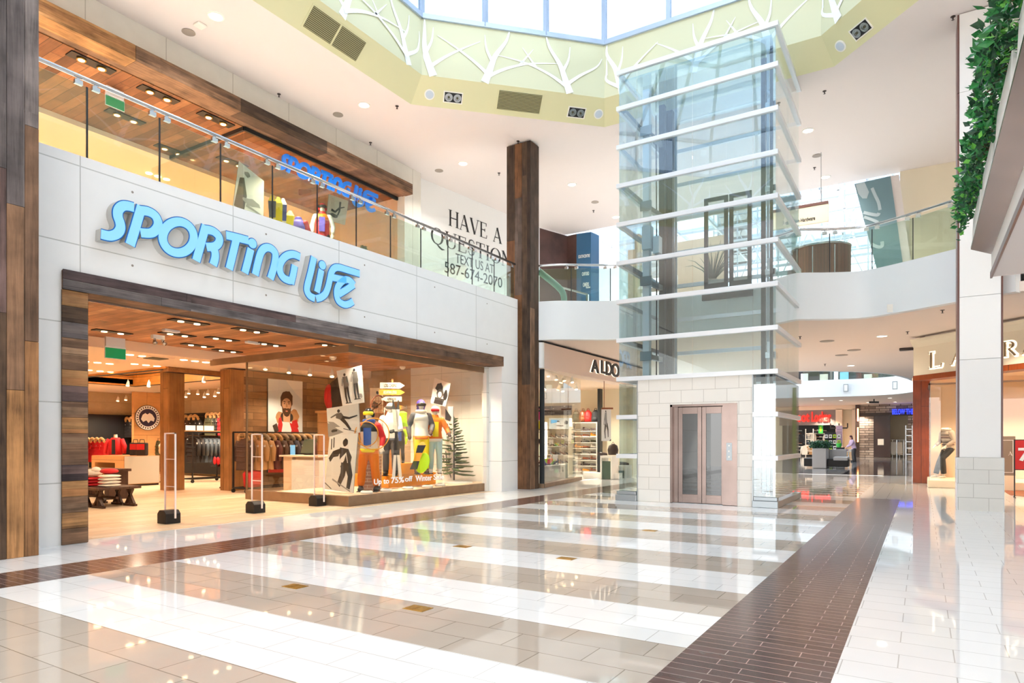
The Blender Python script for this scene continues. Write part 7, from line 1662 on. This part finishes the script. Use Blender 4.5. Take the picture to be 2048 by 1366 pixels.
single('ladder_stand', m, 'steel', 'pale ladder stand in front of the stone shop opening', 'stand')
# gallery band seen between soffit and balcony
yg = 56.4
for u0, u1, v0, v1, mt, nm, cat in ((1680,1697,760,744,'screen_blue','bright blue poster standing on the far upper gallery','poster'),(1712,1723,760,740,'cloth_maroon','maroon banner hanging on the far upper gallery','banner'),(1668,1676,760,740,'screen_white','lit white poster left of the blue gallery poster','poster'),(1602,1616,757,747,'shelf_white','white display block on far gallery, leftmost','display'),(1640,1656,757,748,'dye_cream','cream display block on far gallery','display'),(1728,1744,756,748,'shelf_white','white display block right of maroon gallery banner','display'),(1660,1665,758,742,'fascia_grey','grey pillar on the far upper gallery','pillar')):
    a, b = F(u0,v0,yg), F(u1,v1,yg); m = MB(); m.box(a.x,b.x,yg-.1,yg+.1,5.52,max(b.z,6.3)); m.box(a.x+.1,b.x-.1,yg-.12,yg-.1,5.7,max(b.z,6.3)-.15); single('gallery_'+cat, m, mt, nm, cat, bevel=.02)
m = MB()
for i in range(260): 
    x = F(rr.uniform(1748,1800),750,55.5).x; leaf(m, (x, 55.5+rr.uniform(-.3,.3), 5.6+rr.random()*1.6), (rr.uniform(-1,1),rr.uniform(-1,1),rr.uniform(-1,1)), .3, 0)
single('gallery_shrub', m, 'leaf_dark', 'dark green hedge on the far upper gallery', 'plant')
gt = empty('glass_balustrade', 'far glass balustrade on the curved gallery above Foot Locker', 'railing', (-4,49,5.5))
m = MB(); m.tube([(p[0],p[1]+.1,6.6) for p in FG[4:]], .035, 8); link('handrail', m, 'steel', gt)
m = MB(); m.ribbon([(p[0],p[1]+.1) for p in FG[4:]], .012, (0,0,5.48), (1,0,0), (0,1,0), (0,0,1.05)); link('glass_panel', m, 'glass_rail', gt)
for i, (u, v) in enumerate(((1596,777),(1692,776),(1790,771))):
    p = PD(u, v, 45.5); p = PY(u, v, (49.25,49.05,47.6)[i]); m = MB(); m.box(p.x-.14,p.x+.14,p.y-.16,p.y-.06,p.z-.25,p.z+.25); m.box(p.x-.1,p.x+.1,p.y-.17,p.y-.16,p.z-.2,p.z+.2,1); single('wall_lamp', m, ['alu_grey','lamp_off'], 'grey box lamp on the far curved balcony, %s of three' % ('left','middle','right')[i], 'wall lamp')

# headless dummy in the LAURA window
p = PD(1897, 950, 20.6)
t = figure('mannequin', 'headless mannequin in striped sweater and black trousers, window by pillar', 'mannequin', (p.x, max(p.y,23.6), .222), -.9, 1.0, head=False, lean=.12,
    arms=dict(L=((.27,-.04,1.15),(.2,-.26,1.0)), R=((-.27,-.05,1.15),(-.2,-.28,1.02))), legs=dict(L=((.12,-.3,.62),(.12,-.26,.1)), R=((-.11,-.2,.55),(-.12,-.34,.1))), wear=dict(jacket='dye_stripe', trousers='cloth_black', scarf='dye_cream'))
for k_ in range(7):
    z = .9+.075*k_; m = MB(); m.tube([(0,-.12*max(0,z-.95),z-.011),(0,-.12*max(0,z-.95),z+.011)], .197 if z < 1.36 else .19, 18, sy=.76, ref=(0,1,0)); link('stripe', m, ('leather_dark','dye_cream','cloth_maroon')[k_ % 3], t, local=True)
# ================================================================== CEILING FITTINGS
def downlight(u, v, z, label, group, r=.13, e='lamp', glow=0):
    p = PZ(u, v, z); t = empty('ceiling_downlight', label, 'ceiling light', (p.x,p.y,z), 0, group)
    m = MB(); m.lathe([(r+.03,0),(r+.025,-.012),(r,-.014),(r-.005,-.004)], (0,0,0), 24); link('trim_ring', m, 'shelf_white', t, local=True, smooth='auto')
    m = MB(); m.cyl((0,0,-.003),(0,0,-.008),r-.008,20); link('lamp_disc', m, e, t, local=True)
    if glow: lamp('downlight_or_fill_beam', 'SPOT', (p.x,p.y,z-.05), glow, (1,.95,.88), .1, rot=(0,0,-1), spot=2.25)
    return p
for u, v, nm in ((432,33,'nearest, above the upper shop beam'),(728,210,'left of the dark column, second from the front'),(926,327,'left of the dark column, third'),(1144,369,'just right of the dark column'),(1616,261,'right of the lift top'),(1651,354,'right of the lift, nearer the skylight window'),(1232,434,'beside the left edge of the lift')):
    downlight(u, v, ZC, 'lit round downlight in atrium ceiling, %s' % nm, 'atrium ceiling downlights', glow=230)
for u, v, nm in ((377,64,'nearest the upper shop'),(676,229,'before the lime skylight band'),(878,341,'left of the dark column'),(1190,404,'left of the lift'),(1634,311,'right of the lift')):
    p = PZ(u, v, ZC); m = MB(); m.lathe([(.13,0),(.135,-.012),(.11,-.016)], (p.x,p.y,ZC), 22); single('ceiling_speaker', m, 'grille_tan', 'round grey-tan ceiling speaker, %s' % nm, 'speaker', 'atrium ceiling speakers', smooth='auto')
def sprinkler(u, v, z, label, group):
    p = PZ(u, v, z); m = MB(); m.lathe([(.045,0),(.045,-.01),(.015,-.015),(.012,-.05),(.008,-.07)], (p.x,p.y,z), 10); m.box(p.x-.028,p.x+.028,p.y-.006,p.y+.006,z-.075,z-.068); m.box(p.x-.006,p.x+.006,p.y-.028,p.y+.028,z-.075,z-.068); single('sprinkler', m, 'leather_dark', label, 'sprinkler', group, smooth='auto')
for u, v, nm in ((558,188,'above the upper sign'),(741,285,'nearest the upper beam end'),(794,212,'below the lime band corner'),(998,346,'left of dark column'),(1036,282,'just over the dark column'),(1187,421,'left of the lift'),(1649,182,'right of the lift top'),(1629,335,'right of the lift, lower'),(1906,33,'beside the white pillar')):
    sprinkler(u, v, ZC, 'small dark sprinkler head in atrium ceiling, %s' % nm, 'atrium sprinklers')
p = PZ(400, 49, ZC); m = MB(); m.box(p.x-.1,p.x+.1,p.y-.1,p.y+.1,ZC-.05,ZC); single('smoke_detector', m, 'shelf_white', 'square white smoke detector on the atrium ceiling', 'detector', bevel=.02)
# fittings on the lime band: local frame of each sloping side
def bandframe(i):
    a, b = V3(OCT[i]+(ZC,)), V3(OCT[(i+1) % 8]+(ZC,)); ia = V3(INN[i]+(ZB,))
    ex = (b-a).normalized(); n = (b-a).cross(ia-a).normalized()
    if n.z > 0: n = -n
    ey = n.cross(ex) if n.cross(ex).z > 0 else ex.cross(n); return a, ex, ey, n
def onband(i, u, v):
    a, ex, ey, n = bandframe(i); return PP(u, v, a, n), ex, ey, n
for i, u, v, w_, nm in ((0,671,69,1.5,'long louvred vent on left side of the lime band'),(1,1039,204,1.15,'louvred vent on back-left side of the lime band')):
    p, ex, ey, n = onband(i, u, v); t = empty('louvre_vent', nm, 'vent', p); h_ = .23
    m = MB(); m.obox(p+n*.006, ex*(w_/2+.04), ey*(h_+.03), n*.006); link('frame', m, 'lime_paint', t)
    m = MB(); m.obox(p+n*.013, ex*w_/2, ey*h_, n*.002); link('back', m, 'grille_dark', t)
    m = MB()
    for k_ in range(13): m.obox(p+n*.02+ey*(-h_+.035*k_+.02), ex*w_/2, ey*.009, n*.006)
    link('slats', m, 'grille', t)
    if i == 0:
        m = MB(); m.obox(p+n*.022, ex*.02, ey*h_, n*.008); link('mullion', m, 'lime_paint', t)
for i, u, v, nm in ((1,906,195,'back-left, near the corner'),(1,1153,225,'back-left, nearest the lift'),(3,1722,59,'back-right side')):
    p, ex, ey, n = onband(i, u, v); t = empty('twin_gimbal_light', 'square black and white twin gimbal light on lime band, %s' % nm, 'ceiling light', p, 0, 'gimbal lights on the lime band')
    m = MB(); m.obox(p+n*.006, ex*.25, ey*.14, n*.006); link('frame', m, 'shelf_white', t)
    m = MB(); m.obox(p+n*.013, ex*.22, ey*.115, n*.002); link('well', m, 'black', t)
    for s_ in (-.11,.11):
        m = MB(); m.lathe([(.1,.016),(.1,.03),(.06,.03),(.055,.02)], p+ex*s_, 18, 0, (ex,ey,n)); r_ = link('ring', m, 'steel', t, smooth='auto')
        m = MB(); m.lathe([(.03,.018),(.03,.034)], p+ex*s_, 12, 0, (ex,ey,n)); link('lamp_core', m, 'grille_dark', r_, org=_org[t.name])
for i, u, v, nm in ((1,859,189,'left of the first gimbal light'),(1,1197,228,'beside the lift'),(3,1681,92,'back-right corner')):
    p, ex, ey, n = onband(i, u, v); m = MB(); m.lathe([(.13,.0),(.13,.012),(.11,.016)], p, 22, 0, (ex,ey,n)); m.lathe([(.1,.017),(.09,.02)], p, 20, 1, (ex,ey,n)); single('band_speaker', m, ['lamp_off','speaker_grey'], 'round pale blue-grey speaker on lime band, %s' % nm, 'speaker', 'speakers on the lime band', smooth='auto')
# corridor soffit
ZS = 4.35
for u, v, nm in ((1764,672,'nearest the white pillar'),(1702,731,'near the curved void edge')): downlight(u, v, ZS, 'lit downlight in the peach corridor soffit, %s' % nm, 'corridor soffit downlights', glow=25)
for u, v, nm in ((1644,799,'left'),(1682,801,'second from left'),(1780,796,'right'),(1736,805,'middle'),(1790,804,'far right')): downlight(u, v, 4.37, 'small downlight under the far gallery, %s' % nm, 'gallery downlights', glow=40)
for u, v, nm in ((1654,682,'left'),(1708,700,'centre'),(1683,710,'lower left')):
    p = PZ(u, v, ZS); m = MB(); m.lathe([(.2,0),(.2,-.012),(.17,-.016)], (p.x,p.y,ZS), 20); single('ceiling_speaker', m, 'grille_tan', 'round grille in the corridor soffit, %s one' % nm, 'speaker', 'corridor soffit grilles', smooth='auto')
for u, v, nm in ((1600,673,'beside the lift'),(1885,620,'beside the white pillar'),(1815,663,'above the LAURA sign corner'),(1650,728,'far left')): sprinkler(u, v, ZS, 'small sprinkler head in corridor soffit, %s' % nm, 'corridor sprinklers')
p = PZ(1748,798,4.37); t = empty('security_camera', 'black security camera under the far gallery', 'camera', (p.x,p.y,4.37)); m = MB(); m.cyl((p.x,p.y,4.37),(p.x,p.y,4.2),.04,8); m.bar((p.x-.3,p.y,4.15),(p.x+.3,p.y-.1,4.12),.16,.14); link('body', m, 'black', t)
p = PZ(1813,696,ZS); m = MB(); m.box(p.x-.2,p.x+.2,p.y-.12,p.y+.12,ZS-.08,ZS); single('ceiling_projector', m, 'leather_dark', 'small dark box on soffit left of the LAURA sign', 'fitting', bevel=.02)
# brass floor boxes
for u, v, nm in ((590,1173,'nearest the sports shop'),(836,1217,'nearest the camera'),(925,1093,'third, left of centre'),(1133,1117,'right of centre'),(1300,1061,'farthest, before the lift')):
    p = PZ(u, v); t = empty('floor_outlet', 'brass floor outlet cover in the tiles, %s' % nm, 'floor outlet', (p.x,p.y,0), 0, 'brass floor outlets')
    m = MB(); m.box(-.105,.105,-.075,.075,0.0005,.004); link('frame', m, 'brass', t, local=True)
    for s_ in (-.048,.048):
        m = MB(); m.box(s_-.04,s_+.04,-.055,.055,.0042,.006); link('lid', m, 'brass', t, local=True)
# fill spots with no fittings, added under the ceiling to brighten the atrium
for x, y in ((-12.6,4.5),(-12.6,0.5),(-8.5,-1),(-4.5,-1.5),(-.5,-1),(3.6,3),(3.6,8),(3.6,13),(-5.5,19.5)): lamp('downlight_or_fill_beam', 'SPOT', (x,y,9.9), 270, (1,.95,.88), .1, rot=(0,0,-1), spot=2.4)
# ================================================================== LAMPS OF THE PLACE
WARM = (1,.8,.58); MILD = (1,.9,.76)
def pts(lst, e, col, size=.06, nm='shop_lamp'):
    for x, y, z in lst: lamp(nm, 'SPOT', (x,y,z), e*1.6, col, size, rot=(0,0,-1), spot=2.25)
pts([(-12.3,6,3.4),(-12.5,9,3.4)], 90*LW_, WARM)
pts([(-18,6,3.1),(-21,8,3.1),(-25,9,3.1),(-25.5,12,3.1),(-20,12,3.5),(-22.5,13.8,3.1),(-18.8,14.0,3.1),(-27.5,14,3.1)], 150*LW_, WARM)
pts([(-15.3,9.3,3.2),(-15.2,12.6,3.2),(-14.3,13.8,3.2)], 60*LW_, WARM)
pts([(-10.75,10.8,3.35),(-10.75,12.4,3.4),(-10.8,13.9,3.4),(-12.4,11.2,3.4),(-12.6,14.2,3.4)], 85*LW_, (1,.84,.64))
pts([(-15.2,4,8.7),(-16,8,8.7),(-14.6,12,8.8),(-16.5,13.5,8.7),(-20,6,8.5),(-24,6,8.5),(-24,12,8.5),(-20,11,8.5)], 260*LW_, WARM)
pts([(-10.8,18.5,3.4),(-12,21.5,3.4),(-12.2,23.7,3.4),(-11,23.5,3.4),(-13.8,22.5,3.4)], 70*LW_, (1,.93,.78))
pts([(.9,23.9,2.9),(2.5,24,2.9),(2.9,21.5,3.2)], 60*LW_, WARM)
pts([(-6,22,4.0),(-6,27,4.0),(1.5,19,4.0),(.3,29,4.0),(-3,24,4.0),(-4,33,6),(-2.5,42,6)], 60*LW_, (1,.84,.68))
pts([(-9,57,4.0),(-4,57,4.0),(-1,57,4.0),(-7,61.2,3.6),(-4.2,61,3.6),(.0,64.0,3.4)], 110*LW_, MILD)
pts([(-9.5,21.5,9.6),(-9,25,9.6),(-1,22,9.6),(-6.5,19.5,9.7)], 60*LW_, MILD)

for x, y in ((-21.5,11.6),(-19,11.6)): lamp('tray_lamp', 'POINT', (x,y,3.6), 45, WARM, .05)
